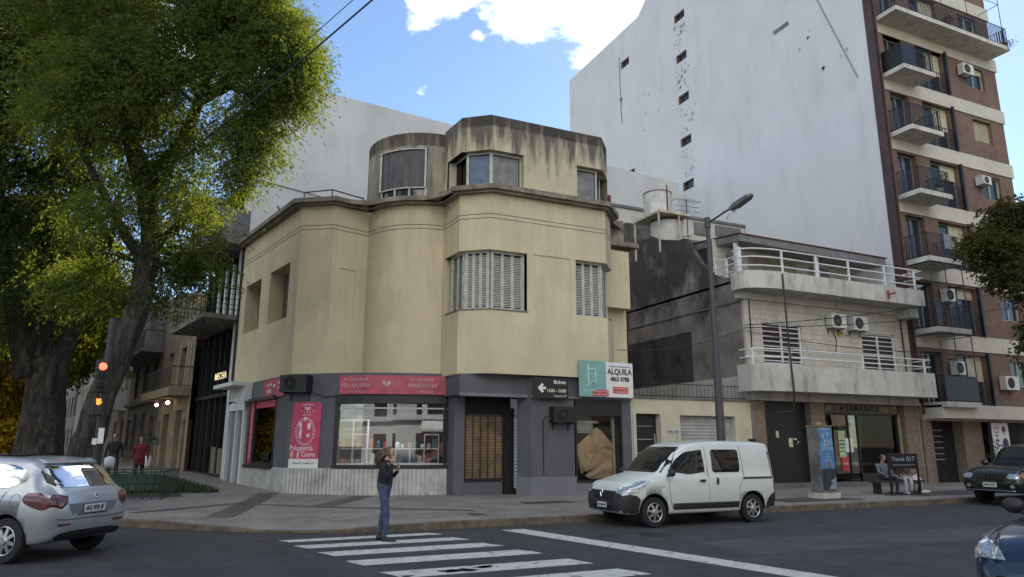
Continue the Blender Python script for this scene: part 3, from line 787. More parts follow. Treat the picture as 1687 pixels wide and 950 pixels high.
text('ACCESORIOS', .07, bf, .72, .037, 2.98, whitev, bn); text('pet shop', .075, bf, .70, .037, 2.66, whitev, bn)
em = MB(); mc, mz = .66, 2.12
for k in range(26):
    a = 2 * math.pi * k / 26; em.ball(bf.p(mc + .33 * math.cos(a), .037, mz + .43 * math.sin(a)), (.028, .012, .028), 8, 4)
em.tube([bf.p(mc + .29 * math.cos(2 * math.pi * k / 30), .037, mz + .38 * math.sin(2 * math.pi * k / 30)) for k in range(30)], .008, 5, closed=True)
for du, dz, ru, rz in ((.0, .40, .08, .07), (-.16, .22, .10, .10), (-.15, -.05, .07, .2), (.16, .17, .10, .12), (.13, -.13, .09, .06)): em.ball(bf.p(mc + du, .037, mz + dz), (ru * .9, .02, rz), 10, 6)
for k in range(5): em.ball(bf.p(.50 + .1 * k, .037, 2.73 + .012 * (k - 2) ** 2), (.022, .01, .022), 6, 4)
for du, dz, r in ((-.06, .1, .05), (.06, .09, .06), (.0, .05, .05)): em.ball(bf.p(.71 + du, .037, 2.77 + dz), (r, .015, r * .8), 8, 5)
em.build('emblem', mat('pale_pink_vinyl', (.72, .55, .60), .5, .1), bn)
em = MB()
for u, r in ((.25, .06), (.47, .065)): em.ball(bf.p(u, .037, 1.36), (r, .015, .09), 8, 6); em.ball(bf.p(u, .037, 1.47), (r * .7, .015, .05), 8, 6)
em.build('dog_picture', mat('cream_fur_print', (.6, .5, .33), .6, .3, 20), bn)

def ac_unit(label, fr, u, z, body, fan_m, w_=.82, h=.56, dep=.32, group=None, d0=.08, side=False, name='air_conditioner'):
    """outdoor unit: casing, round fan grille, brackets; built in the wall frame"""
    t = thing(name, label, 'air conditioner', tuple(fr.p(u, d0, z)), group)
    b = MB(); b.box(fr, u, u + w_, d0, d0 + dep, z, z + h)
    for k in range(9): b.box(fr, u - .006, u, d0 + .03, d0 + dep - .03, z + .06 + k * .05, z + .085 + k * .05)
    b.build('casing', body, t, bevel=.012)
    c = fr.p(u + w_ * .38, d0 + dep + .004, z + h / 2); r = h * .40
    bx_ = fr.t; 
    g_ = MB()
    disc = [c + bx_ * r * math.cos(2 * math.pi * k / 24) + Vector((0, 0, 1)) * r * math.sin(2 * math.pi * k / 24) for k in range(24)]
    g_.add(disc, [tuple(range(24))]); g_.build('fan_recess', black2, t)
    g_ = MB()
    for rr in (.25, .45, .65, .85, 1.0):
        g_.tube([c + fr.o * .01 + (bx_ * math.cos(2 * math.pi * k / 20) + Vector((0, 0, 1)) * math.sin(2 * math.pi * k / 20)) * r * rr for k in range(20)], .006, 4, closed=True)
    for k in range(6):
        a = math.pi * k / 6; v = (bx_ * math.cos(a) + Vector((0, 0, 1)) * math.sin(a)) * r
        g_.tube([c + fr.o * .01 - v, c + fr.o * .01 + v], .005, 4)
    g_.tube([c, c + fr.o * .02], .05, 10)
    g_.build('fan_grille', fan_m, t)
    k_ = MB()
    for x in (.12, w_ - .16): k_.box(fr, u + x, u + x + .04, 0, d0 + dep * .9, z - .04, z); k_.box(fr, u + x, u + x + .04, 0, .03, z - .25, z)
    k_.build('bracket', fan_m if body != blackm else blackm, t)
    return t
ac_unit('black air conditioner above the pink banner', bf, -.10, 3.37, blackm, mat('dark_grille', (.03, .03, .032), .5), .95, .55, .42)
g6, g6l = fr2((10.1, 20.56), (11.67, 20.56))
ac_unit('black air conditioner on the grey wall left of the papered shop window', g6, .62, 2.42, blackm, mat('dark_grille', (.03, .03, .032), .5), .85, .5, .3)
cb_ = MB(); cb_.tube([g6.p(.6, .3, 2.55), g6.p(.45, .2, 2.62), g6.p(.4, .05, 2.5), g6.p(.42, .03, .8)], .015, 5); cb_.tube([bf.p(.9, .1, 3.36), bf.p(1.3, .08, 3.22), bf.p(1.7, .06, 3.26)], .015, 5)
cb_.build('cable', blackm, B1)
st = thing('street_sign', 'black street name sign with white arrow over the grey wall', 'sign', (10.7, 20.3, 3.1))
f20 = FR((0, 20.29), 0)
b_ = MB(); b_.box(f20, 10.06, 11.32, -.03, 0, 3.17, 3.83); b_.build('sign_plate', blackm, st, bevel=.006)
text('Bulnes', .17, f20, 11.23, 0, 3.70, whitev, st, align='RIGHT', bold=.003); text('1500 - 1600', .145, f20, 11.23, 0, 3.42, mat('pale_yellow_vinyl', (.62, .60, .42), .5), st, align='RIGHT', bold=.004)
text('Comuna 14', .095, f20, 11.23, 0, 3.26, whitev, st, align='RIGHT')
b_ = MB(); b_.add([f20.p(u, .006, z) for u, z in ((10.20, 3.50), (10.36, 3.66), (10.42, 3.60), (10.36, 3.54), (10.50, 3.54), (10.50, 3.46), (10.36, 3.46), (10.42, 3.40), (10.36, 3.34))], [tuple(range(9))])
b_.build('arrow', whitev, st)
al = thing('rental_sign', 'teal and white ALQUILA rental board at the corner of the cream building', 'sign', (12.8, 20.2, 3.3))
f19 = FR((0, 20.22), 0)
b_ = MB(); b_.box(f19, 11.69, 12.73, -.02, 0, 3.27, 4.46); b_.build('teal_panel', mat('teal_vinyl', (.19, .37, .35), .5, .06), al)
b_ = MB(); b_.box(f19, 12.73, 13.80, -.02, 0, 3.27, 4.44); b_.build('white_panel', whitev, al)
pal = mat('pale_teal_vinyl', (.45, .62, .58), .5); redv = mat('red_vinyl', (.50, .04, .05), .5)
b_ = MB(); b_.box(f19, 12.02, 12.07, 0, .006, 3.62, 4.36); b_.box(f19, 12.07, 12.34, 0, .006, 4.18, 4.22); b_.box(f19, 12.30, 12.34, 0, .006, 3.72, 4.18)
b_.tube([f19.p(12.05 + .36 * k / 8, .004, 3.66 + .09 * math.sin(math.pi * k / 8)) for k in range(9)], .018, 4); b_.build('bench_emblem', pal, al)
text('propiedades', .10, f19, 12.15, 0, 3.48, pal, al)
text('11 GERENCIA DE PROPIEDADES ONLINE', .048, f19, 13.26, 0, 4.30, blackm, al)
text('ALQUILA', .27, f19, 13.27, 0, 4.12, mat('ink_navy', (.02, .02, .035), .5), al, bold=.007, sx=.87); text('4865 8788', .21, f19, 13.27, 0, 3.87, MATS['ink_navy'], al, bold=.006, sx=.84)
for u0, u1, z0, z1, tx, nm in ((12.2, 12.82, 3.30, 3.50, 'ZONA COMERCIAL', 'red_strip'), (12.98, 13.60, 3.40, 3.62, 'RESERVADO', 'red_strip')):
    b_ = MB(); b_.box(f19, u0, u1, 0, .005, z0, z1); b_.build(nm, redv, al)
    b_ = MB(); b_.box(f19, u0 + .02, u1 - .02, .005, .0065, z0 + .035, z1 - .035); b_.build('strip_field', mat('pale_red_vinyl', (.60, .33, .31), .5), al)
    text(tx, .10 if 'ZONA' in tx else .125, f19, (u0 + u1) / 2, .0065, (z0 + z1) / 2, redv, al, sx=.62 if 'ZONA' in tx else .8, bold=.003)
# entrance: lattice shutter with cardboard tone behind, open side panel
en = MB()
f22 = FR((0, 21.62), 0)
for k in range(8): en.box(f22, 8.24 + k * .262, 8.27 + k * .262, 0, .03, .62, 2.7)
for k in range(22): en.box(f22, 8.24, 10.0, .005, .02, .66 + k * .093, .672 + k * .093)
en.box(f22, 8.2, 9.55, -.02, .05, .56, .66)
en.build('lattice_shutter', blackm, B1)
en = MB(); en.box(f22, 8.2, 9.62, -.14, -.12, .15, 2.68); en.build('brown_paper_screen', mat('brown_paper', (.30, .20, .11), .85, .25, 2.2, streak=.3, streakcol=(.16, .10, .06), sscale=(2, 2, 2)), B1)
en = MB(); en.box(f22, 8.2, 9.85, -.05, .0, 2.68, 3.26); en.box(f22, 9.62, 9.98, -.06, .02, .15, 2.9); en.build('dark_box', black2, B1)
en = MB(); en.hexa([(9.92, 21.0, .35), (10.0, 20.98, .35), (10.0, 21.5, .35), (9.92, 21.5, .35), (9.92, 21.0, 2.55), (10.0, 20.98, 2.55), (10.0, 21.5, 2.55), (9.92, 21.5, 2.55)])
do = en.build('folded_gate', whitep, B1); en = MB()
for k in range(19): en.bx(9.905, 9.92, 20.98, 21.5, .42 + k * .11, .435 + k * .11)
en.build('gate_slat', blackm, do)
# papered window
en = MB(); en.box(g6, 1.60, 1.66, -.06, .02, .55, 3.2); en.box(g6, 3.36, 3.42, -.06, .02, .55, 3.2); en.box(g6, 1.6, 3.42, -.06, .02, .53, .6); en.box(g6, 1.6, 3.42, -.08, .03, 2.66, 3.2)
po = en.build('papered_window', blackm, B1)
en = MB(); en.box(g6, 1.66, 3.36, -.05, -.045, .6, 2.66); en.build('pane', winglass2, po)
cardm = mat('crumpled_card', (.62, .45, .27), .75, .1, 3, bump=1.0, bscale=6)
def paper(poly, d, tilt, nm='brown_card'):
    b = MB(); n_ = len(poly); cxp = sum(p[0] for p in poly) / n_; czp = sum(p[1] for p in poly) / n_
    rnd = random.Random(5)
    vs = [g6.p(cxp, -d + .05, czp)]
    ringp = []
    for i in range(n_):
        a, c = poly[i], poly[(i + 1) % n_]
        for t_ in (0, .5): ringp.append((a[0] + (c[0] - a[0]) * t_, a[1] + (c[1] - a[1]) * t_))
    mid_ = [((p[0] + cxp) / 2, (p[1] + czp) / 2) for p in ringp]
    vs += [g6.p(p[0], -d + rnd.uniform(-.05, .05), p[1]) for p in mid_] + [g6.p(p[0], -d + rnd.uniform(-.05, .03), p[1]) for p in ringp]
    k = len(ringp)
    fs = [(0, 1 + i, 1 + (i + 1) % k) for i in range(k)] + [(1 + i, 1 + k + i, 1 + k + (i + 1) % k, 1 + (i + 1) % k) for i in range(k)]
    b.add(vs, fs); o = b.build(nm, cardm, po); so = o.modifiers.new('s', 'SOLIDIFY'); so.thickness = .006
paper([(1.72, 1.65), (2.55, 2.30), (2.75, 2.18), (3.28, 1.58), (3.2, 1.35), (2.4, .95), (1.95, .8)], .22, 0)
paper([(2.1, .72), (2.5, .98), (3.32, 1.48), (3.33, .62), (2.3, .62)], .30, 0); paper([(1.70, 1.5), (2.05, .85), (2.45, .98), (2.2, 1.3), (1.9, 1.75)], .14, 0)
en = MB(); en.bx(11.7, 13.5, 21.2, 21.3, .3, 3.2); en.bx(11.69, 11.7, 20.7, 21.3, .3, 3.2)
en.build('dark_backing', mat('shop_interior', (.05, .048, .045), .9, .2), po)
en = MB(); en.box(g6, 1.7, 2.35, -.14, -.12, 2.1, 2.42); en.box(g6, 1.7, 2.55, -.13, -.1, 2.42, 2.5); en.box(g6, 3.15, 3.25, -.3, -.2, .6, 2.66); en.build('notice', curtain, po)
# inside the pet shop: lit shelves
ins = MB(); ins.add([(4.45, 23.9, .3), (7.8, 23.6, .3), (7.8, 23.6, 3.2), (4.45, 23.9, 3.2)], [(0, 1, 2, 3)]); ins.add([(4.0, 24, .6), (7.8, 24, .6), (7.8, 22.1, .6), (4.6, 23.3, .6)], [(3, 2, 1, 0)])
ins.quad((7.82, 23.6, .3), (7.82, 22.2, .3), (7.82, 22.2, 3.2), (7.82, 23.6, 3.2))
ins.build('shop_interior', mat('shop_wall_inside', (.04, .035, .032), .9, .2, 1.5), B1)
shf = thing('shelf_unit', 'white cube shelves with small goods behind the pet shop glass', 'shelf', (5.6, 23, 1.1))
b_ = MB()
dx = Vector((7.84 - 4.42, 22.14 - 23.40)).normalized()
hf = FR((4.62, 23.62), math.degrees(math.atan2(dx.y, dx.x)))
def cubes(b, u0, z0, nx, nz, c=.46):
    for i in range(nx + 1): b.box(hf, u0 + i * c - .015, u0 + i * c + .015, -.3, .0, z0, z0 + nz * c)
    for j in range(nz + 1): b.box(hf, u0, u0 + nx * c, -.3, -.002, z0 + j * c - .015, z0 + j * c + .015)
sl_ = bpy.data.lights.new('shelf_fill_light', 'AREA'); sl_.energy = 14; sl_.size = .5; sl_.shape = 'RECTANGLE'; sl_.size_y = .12; sl_.color = (.95, 1, .97)  # light added to brighten the shelves; its ceiling fitting is unseen
slo = bpy.data.objects.new('shelf_fill_light', sl_); COL.objects.link(slo); slo.location = (6.2, 22.85, 3.0)
lm_ = MB(); lm_.bx(5.9, 6.5, 22.78, 22.92, 3.02, 3.1); tag(lm_.build('added_ceiling_lamp', whitep), 'unseen strip lamp added to brighten the pet shop shelves', 'lamp')
cubes(b_, .0, 1.12, 2, 3); cubes(b_, .93, 1.12, 4, 1); cubes(b_, 2.78, 1.12, 1, 2)
b_.build('shelf_frame', mat('shelf_white', (.82, .82, .82), .5, .02), shf)
rg = random.Random(3)
pcols = [mat('goods_%s' % n_, c, .6, .2, 8) for n_, c in (('blue', (.10, .20, .42)), ('tan', (.40, .28, .18)), ('white', (.6, .6, .6)), ('teal', (.08, .25, .26)), ('red', (.4, .06, .06)), ('dark', (.04, .04, .05)))]
for (u0, z0) in [(i * .46, 1.12 + j * .46) for i in range(2) for j in range(3)] + [(.93 + i * .46, 1.12) for i in range(4)] + [(2.78, 1.12), (2.78, 1.58)] + [(.95 + i * .4, 1.6) for i in range(5)] + [(0.05, 2.52), (.5, 2.52)]:
    for k in range(rg.choice((1, 2, 2))):
        b_ = MB(); x = u0 + .06 + k * .17 + rg.uniform(0, .05); h = rg.uniform(.12, .32); wd = rg.uniform(.08, .15)
        if rg.random() < .5: b_.box(hf, x, x + wd, -.22, -.08, z0 + .016, z0 + h)
        else: b_.lathe([(wd * .5, 0), (wd * .55, h * .7), (wd * .25, h * .85), (wd * .25, h)], hf.p(x + wd / 2, -.14, z0 + .016), seg=10)
        b_.build('goods', rg.choice(pcols), shf)
# white door portal
PF = FR(P0, 102.3 - 180)      # u from P0 to P1
pr_ = thing('door_portal', 'white door surround with canopy at the left end of the cream building', 'doorway', (1.9, 30, .4))
b_ = MB(); PL_ = 6.6
u0, u1 = PL_ - 6.55, PL_ - 4.45
for a, c in ((u0, u0 + .12), (u0 + 1.05, u0 + 1.17), (u1 - .16, u1)): b_.box(PF, a, c, -.1, .12, .2, 3.45)
b_.box(PF, u0, u1, -.12, .10, 3.0, 3.98); b_.build('surround', whitep, pr_)
b_ = MB(); b_.box(PF, u0 - .1, u1 + .45, -.05, .75, 3.86, 4.0); b_.box(PF, u1 + .05, u1 + .45, .02, .3, 3.3, 3.86); b_.build('canopy', whitep, pr_)
b_ = MB(); b_.box(PF, u0 + .12, u0 + 1.05, -.12, -.02, .3, 3.0); b_.build('door', greyl, pr_)
b_ = MB(); b_.box(PF, u0 + 1.17, u1 - .16, -.12, -.02, .3, 3.0); b_.build('door', mat('blue_grey_door', (.17, .18, .25), .6), pr_)
wb = MB(); wb.box(PF, u0, PL_ - 4.45, -.4, -.12, .1, 4.0); wb.build('wall_behind', greyw, pr_)
cam_ = MB(); cam_.tube([PF.p(u1 - 1.2, .1, 3.3), PF.p(u1 - 1.2, .3, 3.32)], .02, 6); cam_.ball(PF.p(u1 - 1.2, .33, 3.28), .06, 8, 6)
tag(cam_.build('security_camera', blackm), 'small black security camera under the white portal canopy', 'camera')

# ================================================= GARAGE WALL between the corner building and the house
GW = thing('garage_wall', 'low cream street wall with roller shutter and black side door', 'wall', (16.6, 20.6, .15))
fh = FR((0, 20.6), 0)
b_ = MB(); b_.facade(fh, 13.9, 19.28, .1, 3.22, [(14.05, 15.12, .15, 2.78), (16.0, 18.5, .15, 2.75)], .35)
b_.bx(13.9, 19.28, 20.6, 20.95, 3.22, 3.3); b_.bx(13.9, 19.28, 20.93, 20.95, .1, 3.2); b_.build('wall', creamp, GW)
b_ = MB(); b_.bx(13.86, 19.26, 20.55, 20.98, 3.3, 3.36); b_.build('coping', conc, GW)
b_ = MB(); b_.bx(16.0, 18.5, 20.86, 20.9, .15, 2.75); 
for k in range(22): b_.box(fh, 16.02, 18.48, -.26, -.235, .2 + k * .117, .27 + k * .117)
b_.build('roller_shutter', galv, GW)
b_ = MB(); b_.bx(14.05, 15.12, 20.84, 20.9, .15, 2.78); dd = b_.build('black_door', blackm, GW)
b_ = MB()
for k in range(5): b_.box(fh, 14.15, 14.95, -.235, -.225, .55 + k * .45, .57 + k * .45)
b_.tube([fh.p(15.0, -.17, 1.1), fh.p(15.0, -.17, 2.1)], .02, 6); b_.build('handle', galv, dd)
b_ = MB(); b_.box(fh, 15.12, 15.35, 0, .06, .15, 2.78); b_.box(fh, 13.98, 14.1, 0, .05, .15, 2.8); b_.build('pilaster', housew, GW)
b_ = MB(); b_.box(fh, 15.42, 15.92, 0, .012, 2.1, 2.24); pn = b_.build('name_plate', mat('plate_bluegrey', (.5, .52, .55), .4), GW); text('TIRO SUE', .11, fh, 15.67, .012, 2.17, blackm, GW)
b_ = MB()
for k in range(30): b_.tube([(14.0 + k * .18, 20.7, 3.34), (14.0 + k * .18, 20.7, 3.95)], .011, 4)
for z in (3.42, 3.86): b_.tube([(13.95, 20.7, z), (19.28, 20.7, z)], .014, 4)
b_.build('spiked_railing', blackm, GW)
# ================================================= HOUSE with two balconies
H1 = thing('house', 'cream tiled two storey house with white railed balconies and sooty side wall', 'house', (24, 21, .15))
b_ = MB(); HW = [(20.13, 22.21, 4.80, 6.42), (25.62, 27.66, 4.78, 6.38)]
b_.facade(fh, 19.3, 28.6, 3.55, 8.1, HW, .15); b_.facade(FR((0, 22.4), 0), 19.5, 28.6, 8.1, 10.2, [(20.2, 21.0, 8.15, 9.6), (21.4, 24.2, 8.15, 9.7), (24.9, 26.2, 8.15, 9.6)], .1)
b_.bx(19.3, 28.6, 20.62, 32, 8.0, 8.1)
b_.build('front_wall', tilem, H1)
b_ = MB(); b_.box(fh, 19.28, 19.5, -.1, .03, 3.6, 8.2); b_.build('corner_pilaster', housew, H1)
for i, (a, c, z0, z1) in enumerate(HW):
    q = MB(); 
    for u in (a, (a + c) / 2 - .04, c - .07): q.box(fh, u, u + .07, -.12, -.05, z0, z1)
    for z in (z0, z1 - .06): q.box(fh, a, c, -.12, -.05, z, z + .06)
    for k in range(8): q.box(fh, a + .05, c - .05, -.10, -.07, z0 + .12 + k * .19, z0 + .16 + k * .19)
    o = q.build('barred_window', whitemetal, H1); q = MB(); q.box(fh, a, c, -.16, -.14, z0, z1); q.build('window_backing', mat('dark_wine', (.035, .018, .016), .5), o)
# party wall with its swooping top, facing the corner building
yz = [(20.6, 0), (20.6, 8.2), (21.1, 8.22), (21.7, 8.35), (22.2, 8.6), (22.75, 9.05), (23.15, 9.55), (23.5, 10.1), (23.7, 10.45), (23.95, 10.62), (24.3, 10.62), (25.9, 11.1), (26.2, 11.3), (28.6, 11.45), (30, 11.45), (30, 0)]
b_ = MB(); n_ = len(yz); X0, X1 = 19.3, 19.5
b_.add([(X0, y, z) for y, z in yz] + [(X1, y, z) for y, z in yz], [tuple(range(n_ - 1, -1, -1)), tuple(range(n_, 2 * n_))] + [(i, (i + 1) % n_, n_ + (i + 1) % n_, n_ + i) for i in range(n_)])
b_.build('party_wall', sooty, H1)
b_ = MB(); b_.bx(19.255, 19.3, 20.62, 30, 7.19, 7.24); b_.build('wall_ledge', conc, H1)
b_ = MB(); b_.bx(19.28, 19.302, 23.8, 30, 4.3, 6.45); b_.build('dark_wall_patch', sooty2, H1)
b_ = MB(); b_.bx(19.2, 19.3, 20.62, 30, 3.3, 4.3); b_.build('wall_base', oldwhite, H1)
# ground floor
b_ = MB(); b_.box(fh, 19.3, 28.75, -.6, .12, 3.38, 3.86); b_.build('beam', concw, H1)
for a, c in ((19.3, 20.0), (22.35, 23.1), (27.75, 28.65)):
    q = MB(); q.box(fh, a, c, -.5, -.02, .1, 3.38); q.build('brick_pier', brickt, H1)
q = MB(); q.box(fh, 20.0, 22.35, -.4, -.3, .3, 3.38); 
for k in range(10): q.box(fh, 20.02, 22.33, -.3, -.285, .45 + k * .29, .455 + k * .29)
gd = q.build('black_gate', blackm, H1)
q = MB(); 
for u, z, w_, h in ((20.72, 2.0, .14, .26), (21.35, 1.65, .2, .34), (21.6, 1.92, .18, .06), (21.8, 1.8, .06, .08)): q.box(fh, u, u + w_, -.285, -.275, z, z + h)
q.build('notice', mat('paper_cream', (.6, .57, .42), .8, .2, 12), gd)
q = MB(); q.box(fh, 19.9, 22.4, -.6, .25, .1, .32); q.box(fh, 23.0, 27.8, -.6, .2, .1, .30); q.build('doorstep', conc, H1)
q = MB(); q.box(fh, 23.1, 27.75, -2.4, -2.3, .3, 3.38); q.box(fh, 23.1, 27.75, -2.4, -.5, 3.36, 3.375); q.build('shop_back', mat('shop_inside_dark', (.035, .03, .028), .9, .3, 2), H1)
q = MB()
for u in (23.15, 24.6, 25.15, 27.45): q.box(fh, u, u + .07, -.35, -.27, .3, 3.0)
q.box(fh, 23.1, 27.6, -.35, -.25, 2.92, 3.02); q.box(fh, 25.15, 27.5, -.35, -.25, .3, .62); q.build('shopfront_frame', blackm, H1)
q = MB(); q.box(fh, 23.2, 27.5, -.31, -.305, .62, 2.95); q.build('pane', winglass2, H1)
q = MB(); q.box(fh, 23.35, 27.55, -.3, -.2, 3.02, 3.36); q.build('sign_panel', mat('faded_cream_sign', (.17, .16, .11), .7, .3, 4), H1)
text('HERMANOS', .34, fh, 25.3, -.2, 3.19, black2, H1, sp=1.35, bold=.01)
q = MB(); q.box(fh, 27.5, 27.56, -.2, -.12, .5, 3.0); q.build('brass_rail', mat('brass_trim', (.45, .40, .22), .4, metal=.5), H1)
pstr = MB(); pstr.box(fh, 24.05, 24.42, -.30, -.295, 1.25, 2.30); ps_ = pstr.build('poster', mat('poster_pale_green', (.45, .55, .38), .7, .15, 12), H1)
pstr = MB(); pstr.box(fh, 24.12, 24.5, -.29, -.285, .72, 1.25); pstr.build('poster', redv, H1); pstr = MB(); pstr.box(fh, 24.42, 24.85, -.30, -.295, 1.45, 2.0); pstr.build('poster', whitev, H1)
pstr = MB(); pstr.box(fh, 24.05, 24.4, -.29, -.285, 2.30, 2.46); pstr.build('poster', greenm, H1)
for k in range(4): text(('LUNES A', 'SABADO', '9 A 13', '16 A 20')[k], .09, fh, 24.23, -.293, 1.9 - k * .14, blackm, H1)
text('SALE', .12, fh, 24.31, -.283, 1.0, whitev, H1)
# mannequin-like goods in the window
man = thing('mannequin', 'pale bust mannequin in the house shop window', 'mannequin', (26.2, 21.4, .6))
q = MB(); q.lathe([(.14, 0), (.03, .04), (.025, .9), (.10, .95), (.15, 1.1), (.12, 1.25), (.19, 1.5), (.17, 1.6), (.06, 1.66), (.055, 1.72)], (26.2, 21.5, .6), seg=14); q.ball((26.2, 21.5, 2.42), (.08, .09, .11)); q.build('bust', curtain, man, smooth=True)
# balconies
def balcony_slab(pts, z0, z1, nm, m, th=.12, base=.16):
    q = MB(); q.wallstrip(pts, z0, z1, th); q.prism(inset(pts, -.012), z0 + .004, z0 + base); return q.build(nm, m, H1)
lowb = [(18.75, 20.58), (18.75, 19.9), (18.9, 19.7), (20.32, 19.5), (28.4, 19.5), (28.4, 20.58)]
balcony_slab(lowb, 3.66, 4.66, 'lower_balcony', concw)
upb = [(18.72, 20.58), (18.72, 20.1)] + [(18.72 + 1.7 * (1 - math.cos(R(a))), 20.1 - .62 * math.sin(R(a))) for a in (15, 35, 55, 75, 90)] + [(28.35, 19.48), (28.35, 20.58)]
balcony_slab(upb, 7.52, 8.2, 'upper_balcony', concw)
q = MB(); q.bx(18.9, 28.4, 20.45, 20.62, 7.25, 7.53); q.bx(27.9, 28.4, 19.9, 20.6, 7.1, 7.5); q.build('balcony_bracket', concw, H1)
def rail(path, z0, zs, posts, nm, r=.028):
    q = MB()
    for z in zs: q.tube([(*p, z) for p in path], r, 6)
    for p in posts: q.bx(p[0] - .035, p[0] + .035, p[1] - .03, p[1] + .03, z0, zs[-1])
    return q.build(nm, whitemetal, H1)
rail([(18.85, 20.5), (18.85, 19.95), (19.0, 19.75), (20.35, 19.57), (28.3, 19.57), (28.35, 20.4)], 4.6, (4.92, 5.22), [(18.9, 19.9), (20.42, 19.57), (24.25, 19.57), (27.9, 19.57)], 'lower_railing')
urp = [(p[0] * 1.0 + .06, p[1] + .08) for p in upb[1:-1]]
rail([(18.8, 20.5)] + urp + [(28.3, 20.3)], 8.15, (8.42, 8.76, 9.08), [(18.8, 20.2), (20.4, 19.57), (22.2, 19.57), (24.0, 19.57), (26.1, 19.57), (27.95, 19.57)], 'upper_railing')
rail([(19.4, 20.7), (19.4, 22.2)], 8.3, (8.5, 8.8, 9.08), [(19.4, 20.75), (19.4, 21.5), (19.4, 22.15)], 'side_railing')
q = MB(); q.bx(19.22, 19.36, 20.6, 20.72, 8.2, 9.35); q.build('rail_post', whitemetal, H1)
# metal roof over the terrace
q = MB(); q.hexa([(19.7, 21.0, 9.78), (28.2, 21.0, 9.62), (28.3, 26.0, 9.9), (19.7, 26.0, 10.3), (19.7, 21.0, 10.06), (28.2, 21.0, 9.98), (28.3, 26.0, 10.3), (19.7, 26.0, 10.6)])
q.build('terrace_roof', mat('grey_sheet_roof', (.17, .17, .165), .6, .15, 3, streak=.3), H1)
q = MB(); q.hexa([(19.65, 20.95, 10.06), (28.3, 20.95, 9.98), (28.3, 26.0, 10.31), (19.65, 26.0, 10.61), (19.65, 20.95, 10.1), (28.3, 20.95, 10.02), (28.3, 26, 10.35), (19.65, 26, 10.65)]); q.build('roof_edge', rust, H1)
q = MB(); 
for x in (19.75, 24.2): q.bx(x, x + .14, 21.3, 21.44, 8.1, 9.8)
q.build('roof_post', whitep, H1)
q = MB()
for a, c in ((20.2, 21.0), (21.4, 24.2), (24.9, 26.2)): q.bx(a, c, 22.45, 22.5, 8.15, 9.7)
q.build('terrace_door', mat('dull_beige_door', (.26, .24, .20), .8, .15, 3), H1)
q = MB(); q.hexa([(19.5, 23.9, 10.1), (22.0, 23.9, 10.35), (22.0, 26, 10.5), (19.5, 26, 10.2), (19.5, 23.9, 10.2), (22, 23.9, 10.9), (22, 26, 11.0), (19.5, 26, 10.3)]); q.build('red_gable', rust, H1)
# wall units and small fittings on the house
ac_unit('left of the two white air conditioners between the barred windows of the house', fh, 23.55, 6.40, acw, conc, .84, .58, .3, 'air conditioners on the house front')
ac_unit('right of the two white air conditioners between the barred windows of the house', fh, 24.80, 6.38, acw, conc, .84, .58, .3, 'air conditioners on the house front')
q = MB(); q.box(fh, 24.30, 24.48, 0, .02, 6.12, 6.36); q.build('yellow_plate', mat('yellow_plate', (.55, .38, .04), .5), H1)
q = MB(); q.tube([fh.p(23.95, .05, 6.35), fh.p(24.1, .04, 5.9), fh.p(24.0, .04, 5.45)], .018, 5); q.tube([fh.p(24.3, .05, 6.3), fh.p(24.7, .06, 6.15), fh.p(25, .05, 6.35)], .012, 5); q.build('pipe', blackm, H1)
q = MB(); q.box(fh, 26.02, 26.12, 1.12, 1.18, 7.68, 7.98); q.tube([fh.p(26.07, 1.12, 7.83), fh.p(26.07, 1.5, 7.83)], .035, 6); q.build('hydrant_pipe', mat('hydrant_red', (.28, .05, .04), .5), H1)
q = MB(); q.tube([(20.25, 19.44, 8.1), (20.28, 19.44, 5.4), (20.33, 19.42, 3.6), (20.4, 19.6, 2.95), (19.9, 19.9, 2.9)], .035, 6); q.build('downpipe', mat('dark_pipe', (.03, .02, .022), .6), H1)
q = MB(); q.tube([fh.p(28.1, .05, 7.3), fh.p(28.15, .05, 3.9)], .03, 6); q.tube([fh.p(19.55, .05, 8.0), fh.p(19.5, .05, 3.4)], .02, 5); q.build('drain_pipe', blackm, H1)
q = MB(); q.ball(fh.p(19.25, .06, 5.0), .08, 8, 6); q.build('floodlight', whitep, H1)
mb_ = MB(); mb_.box(fh, 19.05, 19.32, .02, .12, 1.25, 1.95); tag(mb_.build('intercom_box', blackm, bevel=.01), 'small black metal box beside the left brick pier', 'meter box')
# stuff at the balcony end
fp = thing('plant_stand', 'dark potted plant at the right end of the upper balcony', 'plant', (27.4, 19.8, 8.2)); q = MB(); q.lathe([(.1, 0), (.16, .25), (.17, .28)], (27.4, 19.85, 8.12), seg=12); q.build('pot', rust, fp)
q = MB(); 
for k in range(40):
    a = random.uniform(0, 6.28); r_ = random.uniform(.05, .28); q.add([(27.4 + r_ * math.cos(a) + dx_, 19.85 + r_ * math.sin(a), 8.4 + random.uniform(0, .3) + dz_) for dx_, dz_ in ((0, 0), (.08, .02), (.1, .09), (.02, .07))], [(0, 1, 2, 3)])
q.build('foliage', mat('dark_leaves', (.04, .05, .03), .8, .3), fp)
